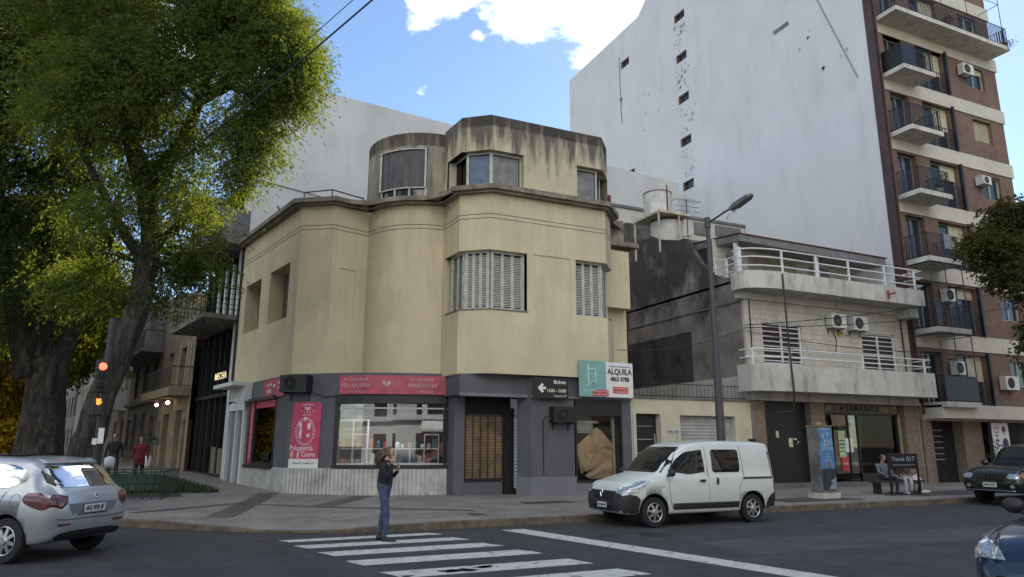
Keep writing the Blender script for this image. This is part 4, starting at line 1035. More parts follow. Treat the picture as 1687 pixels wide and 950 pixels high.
# water tanks
WT = thing('water_tank_tower', 'two round pale water tanks on a steel frame above the sooty wall', 'water tank', (20, 25.8, 10.5))
q = MB(); q.lathe([(.76, 0), (.78, 1.15), (.80, 1.2), (.7, 1.24)], (20.2, 26.3, 10.9), seg=28); q.build('lower_tank', tankm, WT, smooth=False)
q = MB(); q.lathe([(.66, 0), (.68, 1.2), (.70, 1.25), (.62, 1.28)], (19.95, 26.6, 12.35), seg=28); q.build('upper_tank', tankm, WT)
q = MB()
for x, y in ((19.0, 25.3), (20.15, 25.3), (19.0, 27.2), (20.15, 27.2)): q.tube([(x, y, 10.3), (x, y, 12.3)], .05, 6)
q.bx(18.95, 20.75, 25.2, 27.3, 12.2, 12.3); q.build('steel_stand', mat('cream_steel', (.42, .40, .28), .6, .2), WT)
q = MB(); q.lathe([(.71, 0), (.71, .04)], (19.95, 26.6, 13.6), seg=28); q.lathe([(.80, 0), (.80, .04)], (20.2, 26.3, 12.08), seg=28); q.tube([(20.0, 25.9, 12.3), (20, 25.9, 13.9)], .03, 6); q.tube([(19.2, 26.5, 11.35), (21, 25.5, 11.35)], .02, 5); q.build('tank_rim', rust, WT)
an = thing('tv_antenna', 'old comb television antenna beside the water tanks', 'antenna', (21.3, 26, 12))
q = MB(); q.tube([(21.2, 26, 10.6), (21.2, 26, 13.4)], .025, 6); q.build('mast', blackm, an)
q = MB()
for z, ln in ((13.3, .9), (13.0, .75), (12.75, .75)):
    q.tube([(21.2 - ln * .9, 26, z), (21.2 + ln, 26, z + .05)], .014, 5)
for k in range(5): q.tube([(20.6 + k * .3, 25.7, 13.3), (20.6 + k * .3, 26.3, 13.3)], .01, 4)
q.build('element', conc, an)
# old white building behind
OB = thing('rear_building', 'old white flat roofed building behind the water tanks', 'building', (24, 33, 0))
q = MB(); q.bx(17.5, 28.55, 30, 38, 0, 14.05); q.build('wall', oldwhite, OB)
q = MB(); q.bx(17.4, 28.56, 29.9, 38.1, 14.05, 14.2); q.build('coping', conc, OB)
q = MB()
for k in range(6): q.bx(22.6 + k * .95, 23.1 + k * .95, 29.85, 29.98, 11.2, 12.4)
q.bx(22.2, 28.5, 29.7, 29.98, 12.4, 12.75); q.bx(24.9, 25.9, 29.9, 30.0, 13.2, 13.9); q.bx(26.4, 28.2, 29.9, 30, 13.3, 13.9); q.build('window_band', conc, OB)
q = MB(); q.bx(19.9, 21.8, 29.3, 30, 11.4, 13.0); q.build('roof_room', mat('mossy_wall', (.12, .12, .10), .9, .3, 2), OB)
# ================================================= APARTMENT TOWER with the blind white flank
TW = thing('apartment_tower', 'tall brick apartment tower with cream bands and a blind white side wall', 'building', (33.5, 21, 0))
prof = [(20.6, 0), (20.6, 38.5), (36.0, 38.5), (38.3, 34.6), (39.6, 33.6), (50.2, 33.6), (50.2, 0)]
ww = [(n0, n0 + 1.1, z - .3, z + .32) for n0, z in ((34.2, 30.7), (34.2, 27.6), (34.2, 24.55), (34.2, 21.45), (34.2, 18.35), (40.9, 30.7), (40.7, 21.45))] + [(42.0, 42.4, 27.2, 28.1), (25.5, 26.7, 24.55, 24.85)]
q = MB(); X = 28.6
ys = sorted({20.6, 36.0, 38.3, 39.6, 50.2, *[a for w_ in ww for a in w_[:2]]}); zs = sorted({0, 33.6, *[a for w_ in ww for a in w_[2:]]})
def topz(y):
    for (a, b), (c, d) in zip(prof[1:-1], prof[2:-1] + [prof[-2]]):
        if a <= y <= c and c > a: return b + (d - b) * (y - a) / (c - a)
    return 33.6
for i in range(len(ys) - 1):
    for j in range(len(zs) - 1):
        cy0, cz0 = (ys[i] + ys[i + 1]) / 2, (zs[j] + zs[j + 1]) / 2
        if any(w_[0] < cy0 < w_[1] and w_[2] < cz0 < w_[3] for w_ in ww): continue
        q.quad((X, ys[i + 1], zs[j]), (X, ys[i], zs[j]), (X, ys[i], zs[j + 1]), (X, ys[i + 1], zs[j + 1]))
    if topz(ys[i] + .001) > 33.61 or topz(ys[i + 1] - .001) > 33.61:
        q.quad((X, ys[i + 1], 33.6), (X, ys[i], 33.6), (X, ys[i], topz(ys[i] + .001)), (X, ys[i + 1], topz(ys[i + 1] - .001)))
for a, b, c, d in ww:
    D = X + .28
    q.quad((X, a, c), (X, a, d), (D, a, d), (D, a, c)); q.quad((X, b, d), (X, b, c), (D, b, c), (D, b, d)); q.quad((X, a, d), (X, b, d), (D, b, d), (D, a, d)); q.quad((X, b, c), (X, a, c), (D, a, c), (D, b, c))
pr2 = [(28.6, 50.2), (38.1, 50.2), (38.1, 20.62)]
q.quad((28.6, 50.2, 0), (28.6, 50.2, 33.6), (38.1, 50.2, 33.6), (38.1, 50.2, 0)); q.quad((38.1, 50.2, 0), (38.1, 50.2, 33.6), (38.1, 20.7, 33.6), (38.1, 20.7, 0))
for (a, b), (c, d) in zip(prof[1:], prof[2:-1]): q.quad((28.6, a, b), (38.1, a, b), (38.1, c, d), (28.6, c, d))
q.build('party_wall', whitewall, TW)
for a, b, c, d in ww:
    q = MB(); q.bx(X + .2, X + .24, a, b, c, d); o = q.build('small_window', winglass, TW) if d - c < .9 and b - a > .8 and d - c > .4 else q.build('vent_opening', curtain, TW)
    if b - a > .8 and d - c > .4:
        q = MB(); q.bx(X + .005, X + .20, b - .12, b, c, d); q.bx(X + .16, X + .2, a, b, c, c + .05); q.bx(X + .16, X + .2, a, b, d - .05, d); q.bx(X + .16, X + .2, (a + b) / 2 - .02, (a + b) / 2 + .02, c, d); q.build('window_frame', mat('brown_frame', (.12, .07, .06), .6), o)
q = MB(); q.tube([(X - .02, 42.2, 31.6), (X - .02, 42.2, 28.2)], .03, 5); q.tube([(X - .02, 42.2, 27.2), (X - .02, 42.1, 25.9)], .03, 5); q.tube([(X - .03, 24.2, 27), (X - .03, 21.6, 19.4)], .02, 4); q.build('cable', conc, TW)
rm = random.Random(21)
for y0, z0, z1, k_ in ((34.75, 28.2, 30.2, 26), (34.75, 25.1, 27.0, 26), (34.75, 22.0, 24.0, 20), (34.75, 18.8, 20.9, 16), (24.2, 22.5, 23.6, 5), (23.4, 20.6, 21.4, 4), (39, 24, 27, 12), (31, 15, 16, 3)):
    q = MB()
    for k in range(k_):
        y, z = y0 + rm.gauss(0, .45), rm.uniform(z0, z1); r_ = rm.uniform(.03, .13); n_ = 7
        q.add([(28.597, y + r_ * rm.uniform(.5, 1.3) * math.cos(-2 * math.pi * i / n_), z + r_ * rm.uniform(.5, 1.6) * math.sin(-2 * math.pi * i / n_)) for i in range(n_)], [tuple(range(n_))])
    q.build('peeling_paint', mat('peeled_grey', (.36, .375, .39), .9, .2, 9), TW)
# street front
ft = FR((0, 20.6), 0)
FL = [3.5, 6.68, 9.82, 12.93, 16.03, 19.08, 22.10, 25.2, 28.3, 31.4]
q = MB()
ops = []
for z in FL: ops += [(29.35, 30.65, z + .02, z + 2.3), (31.65, 33.75, z + .02, z + 2.3)]
sm = [(35.5, 37.0, z + .95, z + 2.15) for z in FL]
q.facade(ft, 28.85, 38.1, 3.5, 38.5, ops + sm, .35); q.build('brick_wall', brickm, TW)
q = MB(); q.box(ft, 28.58, 28.848, -.3, .12, 3.5, 38.5); q.tube([(28.72, 20.42, 3), (28.72, 20.42, 30)], .05, 6); q.build('corner_pipe', mat('dark_brown_pipe', (.06, .03, .028), .6, .2, 2), TW)
for z in FL:
    q = MB(); q.box(ft, 28.85, 38.2, -.3, .06, z - .72, z + .0); q.build('concrete_band', bandm, TW)
for a, b, c, d in ops:
    q = MB(); q.box(ft, a, b, -.32, -.30, c, d); o = q.build('balcony_door', winglass, TW)
    q = MB()
    for u in (a, (a + b) / 2 - .03, b - .06): q.box(ft, u, u + .06, -.30, -.24, c, d)
    q.box(ft, a, b, -.30, -.24, d - .07, d); q.build('frame', mat('dull_aluminium', (.22, .22, .21), .5, metal=.3), o)
    if b - a > 1.5:
        rr_ = random.Random(int(c * 7)); 
        q = MB(); q.box(ft, (a + b) / 2, b, -.29, -.235, d - rr_.choice((.5, .75, .5, 1.2)), d); q.build('roller_blind', mat('cream_blind', (.48, .45, .33), .7), o)
for k, (a, b, c, d) in enumerate(sm):
    q = MB(); q.box(ft, a, b, -.20, -.18, c, d); 
    blind = k in (4,)
    o = q.build('window', mat('tan_blind', (.36, .31, .23), .7) if blind else winglass, TW)
    q = MB()
    for u in (a, (a + b) / 2 - .025, b - .05): q.box(ft, u, u + .05, -.18, -.12, c, d)
    for z in (c, d - .05): q.box(ft, a, b, -.18, -.12, z, z + .05)
    if not blind: q.build('frame', framew, o)
    if k in (5,): q = MB(); q.box(ft, a, b, -.17, -.125, d - .3, d); q.build('roller_blind', MATS['cream_blind'], o)
def balcony(z, u0, u1, dep, parent, panel=None, cage=False):
    q = MB(); q.box(ft, u0, u1, .0, dep, z - .20, z + .02); s_ = q.build('balcony_slab', concw, parent)
    q = MB(); x = u0 + .05
    pts = []
    while x < u1 - .03: pts.append((x, 20.6 - dep + .05)); x += .11
    y = 20.6 - dep + .05
    while y < 20.55: pts += [(u1 - .05, y), (u0 + .05, y)]; y += .11
    for p in pts: q.bx(p[0] - .011, p[0] + .011, p[1] - .011, p[1] + .011, z + .06, z + 1.1)
    for zz_ in (z + .08, z + 1.1): q.tube([(u0 + .05, 20.6, zz_), (u0 + .05, 20.65 - dep, zz_), (u1 - .05, 20.65 - dep, zz_), (u1 - .05, 20.6, zz_)], .02, 5)
    if panel: q.bx(u0 + panel[0], u0 + panel[1], 20.62 - dep, 20.635 - dep, z + .08, z + 1.08)
    if panel and cage is False: q.bx(u0 + .06, u0 + .075, 20.65 - dep, 20.6, z + .08, z + 1.08)
    if cage:
        for p in ((u0 + .05, 20.65 - dep), (u0 + 1.0, 20.65 - dep), (u1 - .05, 20.65 - dep)): q.tube([(*p, z), (*p, z + 2.9)], .025, 5)
        for zz_ in (2.0, 2.9): q.tube([(u0 + .05, 20.6, z + zz_), (u0 + .05, 20.65 - dep, z + zz_), (u1 - .05, 20.65 - dep, z + zz_), (u1 - .05, 20.6, z + zz_)], .02, 5)
    q.build('railing', blackm, s_)
    # french railing of the second door
    return s_
for i, z in enumerate(FL):
    if i == 6: balcony(z, 28.85, 37.55, 1.2, TW)
    elif i > 6: continue
    else: balcony(z, 28.9, 31.1, 1.2, TW, panel=(0, 2.1) if i == 0 else (.0, .4) if i in (1,) else (.0, .9) if i == 5 else None, cage=i in (0, 1))
for i, z in enumerate(FL[:6]):
    q = MB()
    for k in range(14): q.bx(31.7 + k * .155, 31.716 + k * .155, 20.5, 20.516, z + .0, z + 1.05)
    q.tube([(31.65, 20.51, z + 1.05), (33.8, 20.51, z + 1.05)], .02, 5); q.tube([(31.65, 20.51, z + .05), (33.8, 20.51, z + .05)], .015, 5); q.bx(33.75, 33.9, 20.45, 20.6, z - .0, z + 2.4)
    q.build('door_railing', blackm, TW)
# top balcony net frame and bush
q = MB()
for x in (32.5, 34.5, 37.3): q.tube([(x, 19.5, 22.1), (x, 19.5, 25)], .02, 4)
q.tube([(37.3, 19.5, 24.6), (37.3, 20.6, 24.6)], .02, 4); q.tube([(34.5, 19.5, 24.6), (37.3, 19.5, 24.6)], .02, 4); q.build('net_frame', blackm, TW)
tb = thing('balcony_shrub', 'small dark shrub hanging at the corner of the top balcony', 'plant', (37.3, 19.3, 22)); q = MB(); q.lathe([(.12, 0), (.15, .25)], (37.35, 19.55, 22.12), seg=10); q.build('pot', rust, tb)
q = MB()
for k in range(120):
    v = Vector((random.gauss(0, .16), random.gauss(0, .13), random.gauss(0, .13))) + Vector((37.45, 19.35, 22.3)); d = Vector((random.uniform(-.08, .08), random.uniform(-.08, .08), random.uniform(-.08, .08)))
    q.add([v, v + d, v + d + Vector((.05, 0, .04)), v + Vector((.05, 0, .03))], [(0, 1, 2, 3)])
q.build('foliage', MATS['dark_leaves'], tb)
for i_, (u, z, m2_, lab) in enumerate(((29.6, FL[1], rust, 'red flower pot on the caged second balcony of the tower'), (30.6, FL[3], creamp, 'pale flower pot on the fourth balcony of the tower'), (33.0, FL[6], rust, 'red flower pot on the long top balcony of the tower'))):
    p_ = ft.p(u, .95, z + .03); t_ = thing('flower_pot', lab, 'plant', tuple(p_)); q = MB(); q.lathe([(.11, 0), (.16, .26), (.17, .28)], p_, seg=12); q.build('pot', m2_, t_)
    q = MB()
    for k in range(90):
        v = p_ + Vector((random.gauss(0, .14), random.gauss(0, .12), .5 + random.gauss(0, .16))); d = Vector([random.uniform(-.09, .09) for _ in range(3)]); e = Vector([random.uniform(-.05, .05) for _ in range(3)]); q.add([v, v + d, v + d + e, v + e], [(0, 1, 2, 3)])
    q.build('foliage', MATS['dark_leaves'], t_)
lm2 = MB(); lm2.box(ft, 30.0, 30.45, 1.22, 1.24, FL[2] + .45, FL[2] + 1.12); tag(lm2.build('hung_cloth', mat('grey_cloth', (.22, .23, .25), .9, .15, 6)), 'grey cloth hung over the railing of the third balcony from below', 'cloth')
# units on the tower
ga = 'air conditioners on the brick tower'
ac_unit('white air conditioner beside the highest small window on the brick tower front', ft, 34.75, FL[5] + 1.35, acw, conc, .85, .58, .3, ga)
ac_unit('small white air conditioner beside the two pane window of the brick tower', ft, 34.85, FL[3] + 1.45, acw, conc, .62, .42, .4, ga)
ac_unit('white air conditioner low on the brick tower near the tree', ft, 34.4, FL[0] + .75, acw, conc, .95, .62, .3, ga)
for lab, u, z in (('grey slatted air conditioner behind the caged balcony on the tower', 31.0, FL[1] + 1.45), ('pale air conditioner above the netted lowest balcony of the tower', 31.0, FL[0] + 1.3)):
    ac_unit(lab, ft, u, z, acw, conc, .6, .6, .3, ga)
# ground floor of the tower
q = MB(); q.box(ft, 28.9, 42, -.3, .9, 2.85, 3.40); q.build('canopy_band', bandm, TW)
for a, c in ((28.75, 29.35), (31.4, 32.7), (36.5, 37.9)): q = MB(); q.box(ft, a, c, -.6, .02, .1, 2.85); q.build('brick_pier', brickt, TW)
q = MB(); q.box(ft, 28.7, 42, -3.2, -3.1, .1, 3.4); q.box(ft, 28.7, 42, -3.2, -.3, .12, .14); q.box(ft, 29.3, 31.4, -.5, -.45, .1, 2.85); q.build('lobby', black2, TW)
q = MB()
for k in range(6): q.box(ft, 29.7, 30.6, -.44, -.42, 1.1 + k * .25, 1.14 + k * .25)
q.build('window_lettering', mat('grey_lettering', (.3, .3, .3), .6), TW)
bn2 = thing('banner', 'white upright banner with a dark haired figure under the tower canopy', 'banner', (33.6, 20.4, .2)); fb = FR((0, 20.3), 0)
q = MB(); q.box(fb, 32.95, 34.15, -.02, 0, .95, 2.72); q.build('banner_sheet', whitev, bn2)
purp = mat('plum_print', (.07, .03, .10), .6, .2, 5); mag = mat('magenta_print', (.35, .02, .14), .6)
for k, ch_ in enumerate('OHALI'): text(ch_, .42, fb, 33.25, 0, 2.4 - k * .34, purp if k % 2 else mag, bn2, rot=-math.pi / 2, bold=-.0)
q = MB(); q.ball(fb.p(33.82, .0, 2.42), (.13, .012, .17), 12, 8); q.add([fb.p(33.6, .012, 1.45), fb.p(34.05, .012, 1.45), fb.p(34.02, .012, 1.9), fb.p(33.9, .012, 2.05), fb.p(33.75, .012, 2.05), fb.p(33.62, .012, 1.9)], [(0, 1, 2, 3, 4, 5)]); q.build('printed_figure', purp, bn2)
q = MB(); q.ball(fb.p(33.82, .012, 2.26), (.08, .01, .10), 10, 6); q.build('printed_face', mat('pale_print', (.62, .52, .46), .6), bn2)
# potted shrubs under the canopy
gpot = 'potted shrubs under the tower canopy'
for lab, x in (('leafy potted shrub left of the white upright banner', 32.9), ('leafy potted shrub right of the white upright banner', 35.0)):
    t_ = thing('potted_shrub', lab, 'plant', (x, 20.2, .15), gpot); q = MB(); q.lathe([(.16, 0), (.22, .4), (.24, .42)], (x, 20.2, .15), seg=12); q.build('pot', conc, t_)
    q = MB()
    for k in range(220):
        v = Vector((x + random.gauss(0, .25), 20.2 + random.gauss(0, .2), 1.25 + random.gauss(0, .38))); d = Vector([random.uniform(-.09, .09) for _ in range(3)]); e = Vector([random.uniform(-.05, .05) for _ in range(3)])
        q.add([v, v + d, v + d + e, v + e], [(0, 1, 2, 3)])
    q.tube([(x, 20.2, .5), (x, 20.2, 1.3)], .02, 5); q.build('foliage', mat('shrub_green', (.06, .09, .03), .8, .3), t_)
# next buildings along the right-hand street
for (x0, x1, y0, h, m_, lab) in ((38.3, 52, 20.6, 8, oldwhite, 'low pale building right of the brick tower'), (52.2, 80, 20.7, 9, conc, 'grey building farther right along the street')):
    t_ = thing('street_building', lab, 'building', (x0, y0, 0)); q = MB(); q.bx(x0, x1, y0, y0 + 18, 0, h); q.build('wall', m_, t_)
    q = MB()
    for k in range(int((x1 - x0) / 3)):
        for j in range(int(h / 3.1)): q.bx(x0 + .8 + k * 3, x0 + 2.2 + k * 3, y0 - .01, y0 + .05, j * 3.1 + 1, j * 3.1 + 2.6)
    q.build('window', winglass, t_)

# ================================================= LEFT STREET (its facades run along DY)
LFm = FR(P1, 102.3 - 180)
class LFc:
    """left street frame: s metres back from the cream building's corner"""
    def box(self, b, s0, s1, d0, d1, z0, z1): b.box(LFm, -s1, -s0, d0, d1, z0, z1)
LF = LFc()
PW = thing('rear_party_wall_building', 'large pale blank party wall rising behind the cream building', 'building', (3, 33, 0))
c6, s6 = math.cos(R(8)), math.sin(R(8))
A0 = Vector((P1.x + DY.x * 6.62 + .12, P1.y + DY.y * 6.62))
q = MB(); e1 = A0 + Vector((c6, s6)) * 26; bk_ = DY * 1.2
q.hexa([(A0.x, A0.y, 0), (e1.x, e1.y, 0), (e1.x + bk_.x, e1.y + bk_.y, 0), (A0.x + bk_.x, A0.y + bk_.y, 0),
        (A0.x, A0.y, 17.9), (e1.x, e1.y, 18.2), (e1.x + bk_.x, e1.y + bk_.y, 18.2), (A0.x + bk_.x, A0.y + bk_.y, 17.9)])
q.build('party_wall', whitewall2, PW)
q = MB(); q.ball((A0.x + 6.2 * c6, A0.y + 1 + 6.2 * s6, 18.0), (.4, .4, .3)); q.tube([(A0.x + .2, A0.y - .03, 12.95), (A0.x + 4.4 * c6, A0.y - .03 + 4.4 * s6, 12.6)], .02, 4); q.build('vent_cap', conc, PW)
MD = thing('modern_building', 'dark modern building with black glass front and concrete balconies beside the white portal', 'building', tuple(LFm.p(-9, 0, .3)))
q = MB(); LF.box(q, 6.65, 13.6, -9, -.45, 0, 13.0); q.build('core_wall', conc, MD)
q = MB(); LF.box(q, 6.65, 13.6, -.44, -.40, .3, 12.6); q.build('glass_front', glass('dark_front_glass', (.006, .008, .009), .05, 0, .0), MD)
q = MB()
for s_ in (6.7, 7.5, 8.4, 9.3, 10.2, 11.3, 12.4, 13.5): LF.box(q, s_ - .05, s_ + .05, -.4, -.28, .3, 10)
for z in (.35, 3.75, 6.7): LF.box(q, 6.6, 13.6, -.4, -.2, z, z + .15)
q.build('mullion', blackm, MD)
q = MB(); LF.box(q, 6.6, 6.72, -.42, .08, .2, 10.1); q.build('edge_post', blackm, MD)
text('MECHA', .42, LFm, -9.1, -.12, 4.62, mat('warm_sign_light', (.8, .7, .5), .5, emit=(1, .75, .45), estr=.3), MD, sx=1.3, bold=.008)
q = MB(); LF.box(q, 6.75, 6.85, -.25, -.15, 2.6, 3.4); q.build('wall_light', mat('amber_lamp', (.9, .6, .2), .5, emit=(1, .6, .15), estr=1.6), MD)
for s_, h_, mm in ((7.3, 1.5, greyl), (8.4, 1.25, creamp), (9.4, 1.3, creamp)):
    q = MB(); LF.box(q, s_, s_ + .6, -.35, -.25, .3, .3 + h_); q.build('lower_panel', mat('dim_panel', (.15, .14, .10), .8), MD)
# balcony at first floor, concrete box balcony, top slab
q = MB(); LF.box(q, 6.7, 12.6, -.3, 1.4, 6.75, 6.95); sl_ = q.build('balcony_slab', conc, MD)
def lrail(s0, s1, out_, z, nm, n=14, h=1.05, par=None):
    q = MB(); 
    for zz_ in [z + h * k / 5 for k in range(1, 6)]: q.tube([LFm.p(-s0, -.2, zz_), LFm.p(-s0, out_, zz_), LFm.p(-s1, out_, zz_), LFm.p(-s1, -.2, zz_)], .014 if zz_ < z + h - .01 else .025, 4)
    for k in range(n + 1):
        s_ = s0 + (s1 - s0) * k / n; q.tube([LFm.p(-s_, out_, z), LFm.p(-s_, out_, z + h)], .018, 4)
    for k in range(1, 3): q.tube([LFm.p(-s0, out_ * k / 3, z), LFm.p(-s0, out_ * k / 3, z + h)], .014, 4)
    return q.build(nm, blackm, par)
lrail(6.75, 12.5, 1.35, 6.95, 'railing', 8, 1.1, sl_)
q = MB(); 
for s_ in (8.4, 9.5, 10.6): LF.box(q, s_, s_ + .22, -.2, -.1, 6.95, 9.5)
q.build('pale_frame', whitep, MD)
q = MB(); LF.box(q, 6.62, 6.75, -.4, 1.42, 9.98, 11.5); LF.box(q, 6.75, 12.5, 1.28, 1.42, 9.98, 11.0); LF.box(q, 6.75, 12.5, -.4, 1.28, 9.98, 10.15); q.build('concrete_balcony', conc, MD)
q = MB(); LF.box(q, 6.63, 9.4, -3, .25, 12.55, 12.75); LF.box(q, 9.4, 13.8, -3, 1.6, 12.55, 12.75); ts_ = q.build('roof_slab', conc, MD)
q = MB(); 
for zz_ in [12.75 + .2 * k for k in range(1, 6)]: q.tube([LFm.p(-6.7, .2, zz_), LFm.p(-9.4, .2, zz_), LFm.p(-9.4, 1.5, zz_), LFm.p(-13.7, 1.5, zz_)], .014 if zz_ < 13.7 else .03, 4)
for s_, o_ in ((6.7, .2), (7.6, .2), (8.5, .2), (9.4, .2), (9.4, 1.5), (10.5, 1.5), (11.6, 1.5), (12.7, 1.5), (13.7, 1.5)): q.tube([LFm.p(-s_, o_, 12.75), LFm.p(-s_, o_, 13.75)], .022, 4)
q.tube([LFm.p(-9.2, 1.2, 12.75), LFm.p(-9.2, 1.2, 15)], .03, 5); q.tube([LFm.p(-8.9, -.5, 11.0), LFm.p(-8.9, -.5, 12.6)], .2, 10); q.build('roof_railing', blackm, ts_)
TN = thing('tan_house', 'tan plastered old house with balcony and two lit lamps by its doors', 'building', tuple(LFm.p(-17, 0, .4)))
q = MB(); tanm = mat('tan_plaster', (.25, .20, .14), .9, .12, 1.2, streak=.3); od = [(-15.2 - 1.3, -15.2, .4, 3.4), (-19.4, -18.0, .4, 3.3), (-14.8, -14.2, .4, 2.9), (-20.6, -20.1, .4, 2.9), (-16.6, -15.4, 4.45, 6.6), (-19.6, -18.4, 4.45, 6.6)]
q.facade(LFm, -21, -13.65, .2, 9.4, od, .3); LF.box(q, 13.65, 21, -9, -.6, 0, 9.4); q.build('wall', tanm, TN)
for a, b, c, d in od: q = MB(); q.box(LFm, a, b, -.32, -.28, c, d); q.build('door', mat('dark_wood_door', (.04, .032, .026), .6, .2, 4) if c < 1 else winglass, TN)
q = MB(); LF.box(q, 13.7, 21, 0, 1.0, 4.02, 4.42); s_ = q.build('balcony_slab', tanm, TN)
q = MB(); 
for k in range(36): q.tube([LFm.p(-13.75 - k * .2, .95, 4.42), LFm.p(-13.75 - k * .2, .95, 5.4)], .010, 4)
q.tube([LFm.p(-13.7, 0, 5.4), LFm.p(-13.7, .95, 5.4), LFm.p(-21, .95, 5.4)], .025, 4); q.tube([LFm.p(-13.7, 0, 4.5), LFm.p(-13.7, .95, 4.5), LFm.p(-21, .95, 4.5)], .015, 4); q.build('railing', blackm, s_)
for s_, c in ((16.9, (1, .75, .4)), (19.7, (1, .5, .75))):
    q = MB(); q.ball(LFm.p(-s_, .35, 3.82), .10, 10, 8); q.build('lamp', mat('lamp_glow_%d' % int(s_), (.9, .8, .6), .5, emit=c, estr=3), TN)
q = MB()
for s_ in (14.4, 15.0, 16.7): q.tube([LFm.p(-s_, .1, 4.4), LFm.p(-s_ + .4, .1, 6.8)], .03, 5)
q.build('curtain_pole', curtain, TN)
GS = thing('stone_house', 'grey stone fronted old house with long railed balcony', 'building', tuple(LFm.p(-26, 0, .5)))
q = MB(); stm = mat('grey_stone', (.12, .11, .10), .9, .2, 1.5, streak=.4); od = [(-23.2, -22, .5, 3.3), (-25.8, -24.6, 1.2, 3.6), (-28.6, -27.4, 1.2, 3.6), (-30.6, -29.6, .5, 3.3), (-23.4, -22.2, 4.6, 6.6), (-26.4, -25.2, 4.6, 6.6), (-29.4, -28.2, 4.6, 6.6)]
q.facade(LFm, -31, -21.05, .2, 10.5, od, .3); LF.box(q, 21.05, 31, -9, -.6, 0, 10.5); LF.box(q, 21.05, 31, 0, .08, .2, 1.3); LF.box(q, 21.05, 31, 0, .25, 4.1, 4.3); q.build('wall', stm, GS)
for a, b, c, d in od: q = MB(); q.box(LFm, a, b, -.32, -.28, c, d); q.build('window', winglass if c > 1 else MATS['dark_wood_door'], GS)
q = MB(); LF.box(q, 21.3, 31, 0, 1.1, 6.9, 7.15); s_ = q.build('balcony_slab', conc, GS)
q = MB(); 
for k in range(40): q.tube([LFm.p(-21.3 - k * .24, 1.05, 7.15), LFm.p(-21.3 - k * .24, 1.05, 8.15)], .012, 4)
q.tube([LFm.p(-21.3, 0, 8.15), LFm.p(-21.3, 1.05, 8.15), LFm.p(-31, 1.05, 8.15)], .025, 4); q.build('railing', blackm, s_)
aw_ = MB(); aw_.hexa([LFm.p(-34.5, 1.3, 4.0), LFm.p(-32, 1.3, 4.0), LFm.p(-32, 0, 4.0), LFm.p(-34.5, 0, 4.0), LFm.p(-34.5, .9, 5.4), LFm.p(-32, .9, 5.4), LFm.p(-32, 0, 5.4), LFm.p(-34.5, 0, 5.4)])
tag(aw_.build('awning', whitep), 'boxy white awning over a doorway beyond the stone house', 'awning')
cols = [(.26, .24, .20), (.20, .16, .14), (.48, .46, .43), (.2, .2, .2), (.32, .29, .24)]
labs = ['dim cream building just beyond the stone house', 'brown building behind the leaning trunk', 'white building between the two big trunks', 'grey building far up the left street', 'tan building at the far end of the left street']
for i, (s0, s1, h) in enumerate(((31.1, 40, 9), (40.1, 50, 12), (50.1, 62, 8.5), (62.1, 78, 14), (78.1, 100, 11))):
    t_ = thing('street_house', labs[i], 'building', tuple(LFm.p(-s0, 0, .5))); mm = mat('street_house_%d' % i, cols[i], .9, .1, 1, streak=.3)
    ops = [(-s0 - 1 - k * 3 - 1.3, -s0 - 1 - k * 3, z, z + 2.1) for k in range(int((s1 - s0 - 1) / 3)) for z in ([1.2, 4.9] if h < 11 else [1.2, 4.6, 8.0])]
    q = MB(); q.facade(LFm, -s1, -s0, .3, h, ops, .25); LF.box(q, s0, s1, -9, -.4, 0, h); LF.box(q, s0, s1, -9, .2, h, h + .25); q.build('wall', mm, t_)
    for (a, b, c, d) in ops: q = MB(); q.box(LFm, a, b, -.25, -.22, c, d); q.build('window', winglass, t_)
# opposite side of the left street, glimpsed under the trees
for i, (s0, s1, h) in enumerate(((14, 36, 9), (36.2, 60, 10), (60.2, 100, 12))):
    t_ = thing('opposite_building', ['cream building across the left street', 'grey building across the left street', 'far building across the left street'][i], 'building', tuple(LFm.p(-s0, 18, .5)))
    q = MB(); q.box(LFm, -s1, -s0, 22, 30, 0, h); q.build('wall', (creamp, conc, oldwhite)[i], t_)
    q = MB()
    for k in range(int((s1 - s0) / 3.2)):
        for z in (1.2, 4.6): q.box(LFm, -s1 + .8 + k * 3.2, -s1 + 2 + k * 3.2, 21.96, 22, z, z + 2)
    q.build('window', winglass, t_)
t_ = thing('street_end_building', 'low building closing the far end of the left street', 'building', (-25, 118, 1)); q = MB(); q.bx(-60, 0, 118, 126, 0, 15); q.build('wall', oldwhite, t_)
q = MB()
for k in range(14):
    for j in range(4): q.bx(-58 + k * 4, -56 + k * 4, 117.95, 118, 2.5 + j * 3.2, 4.3 + j * 3.2)
q.build('window', black2, t_)
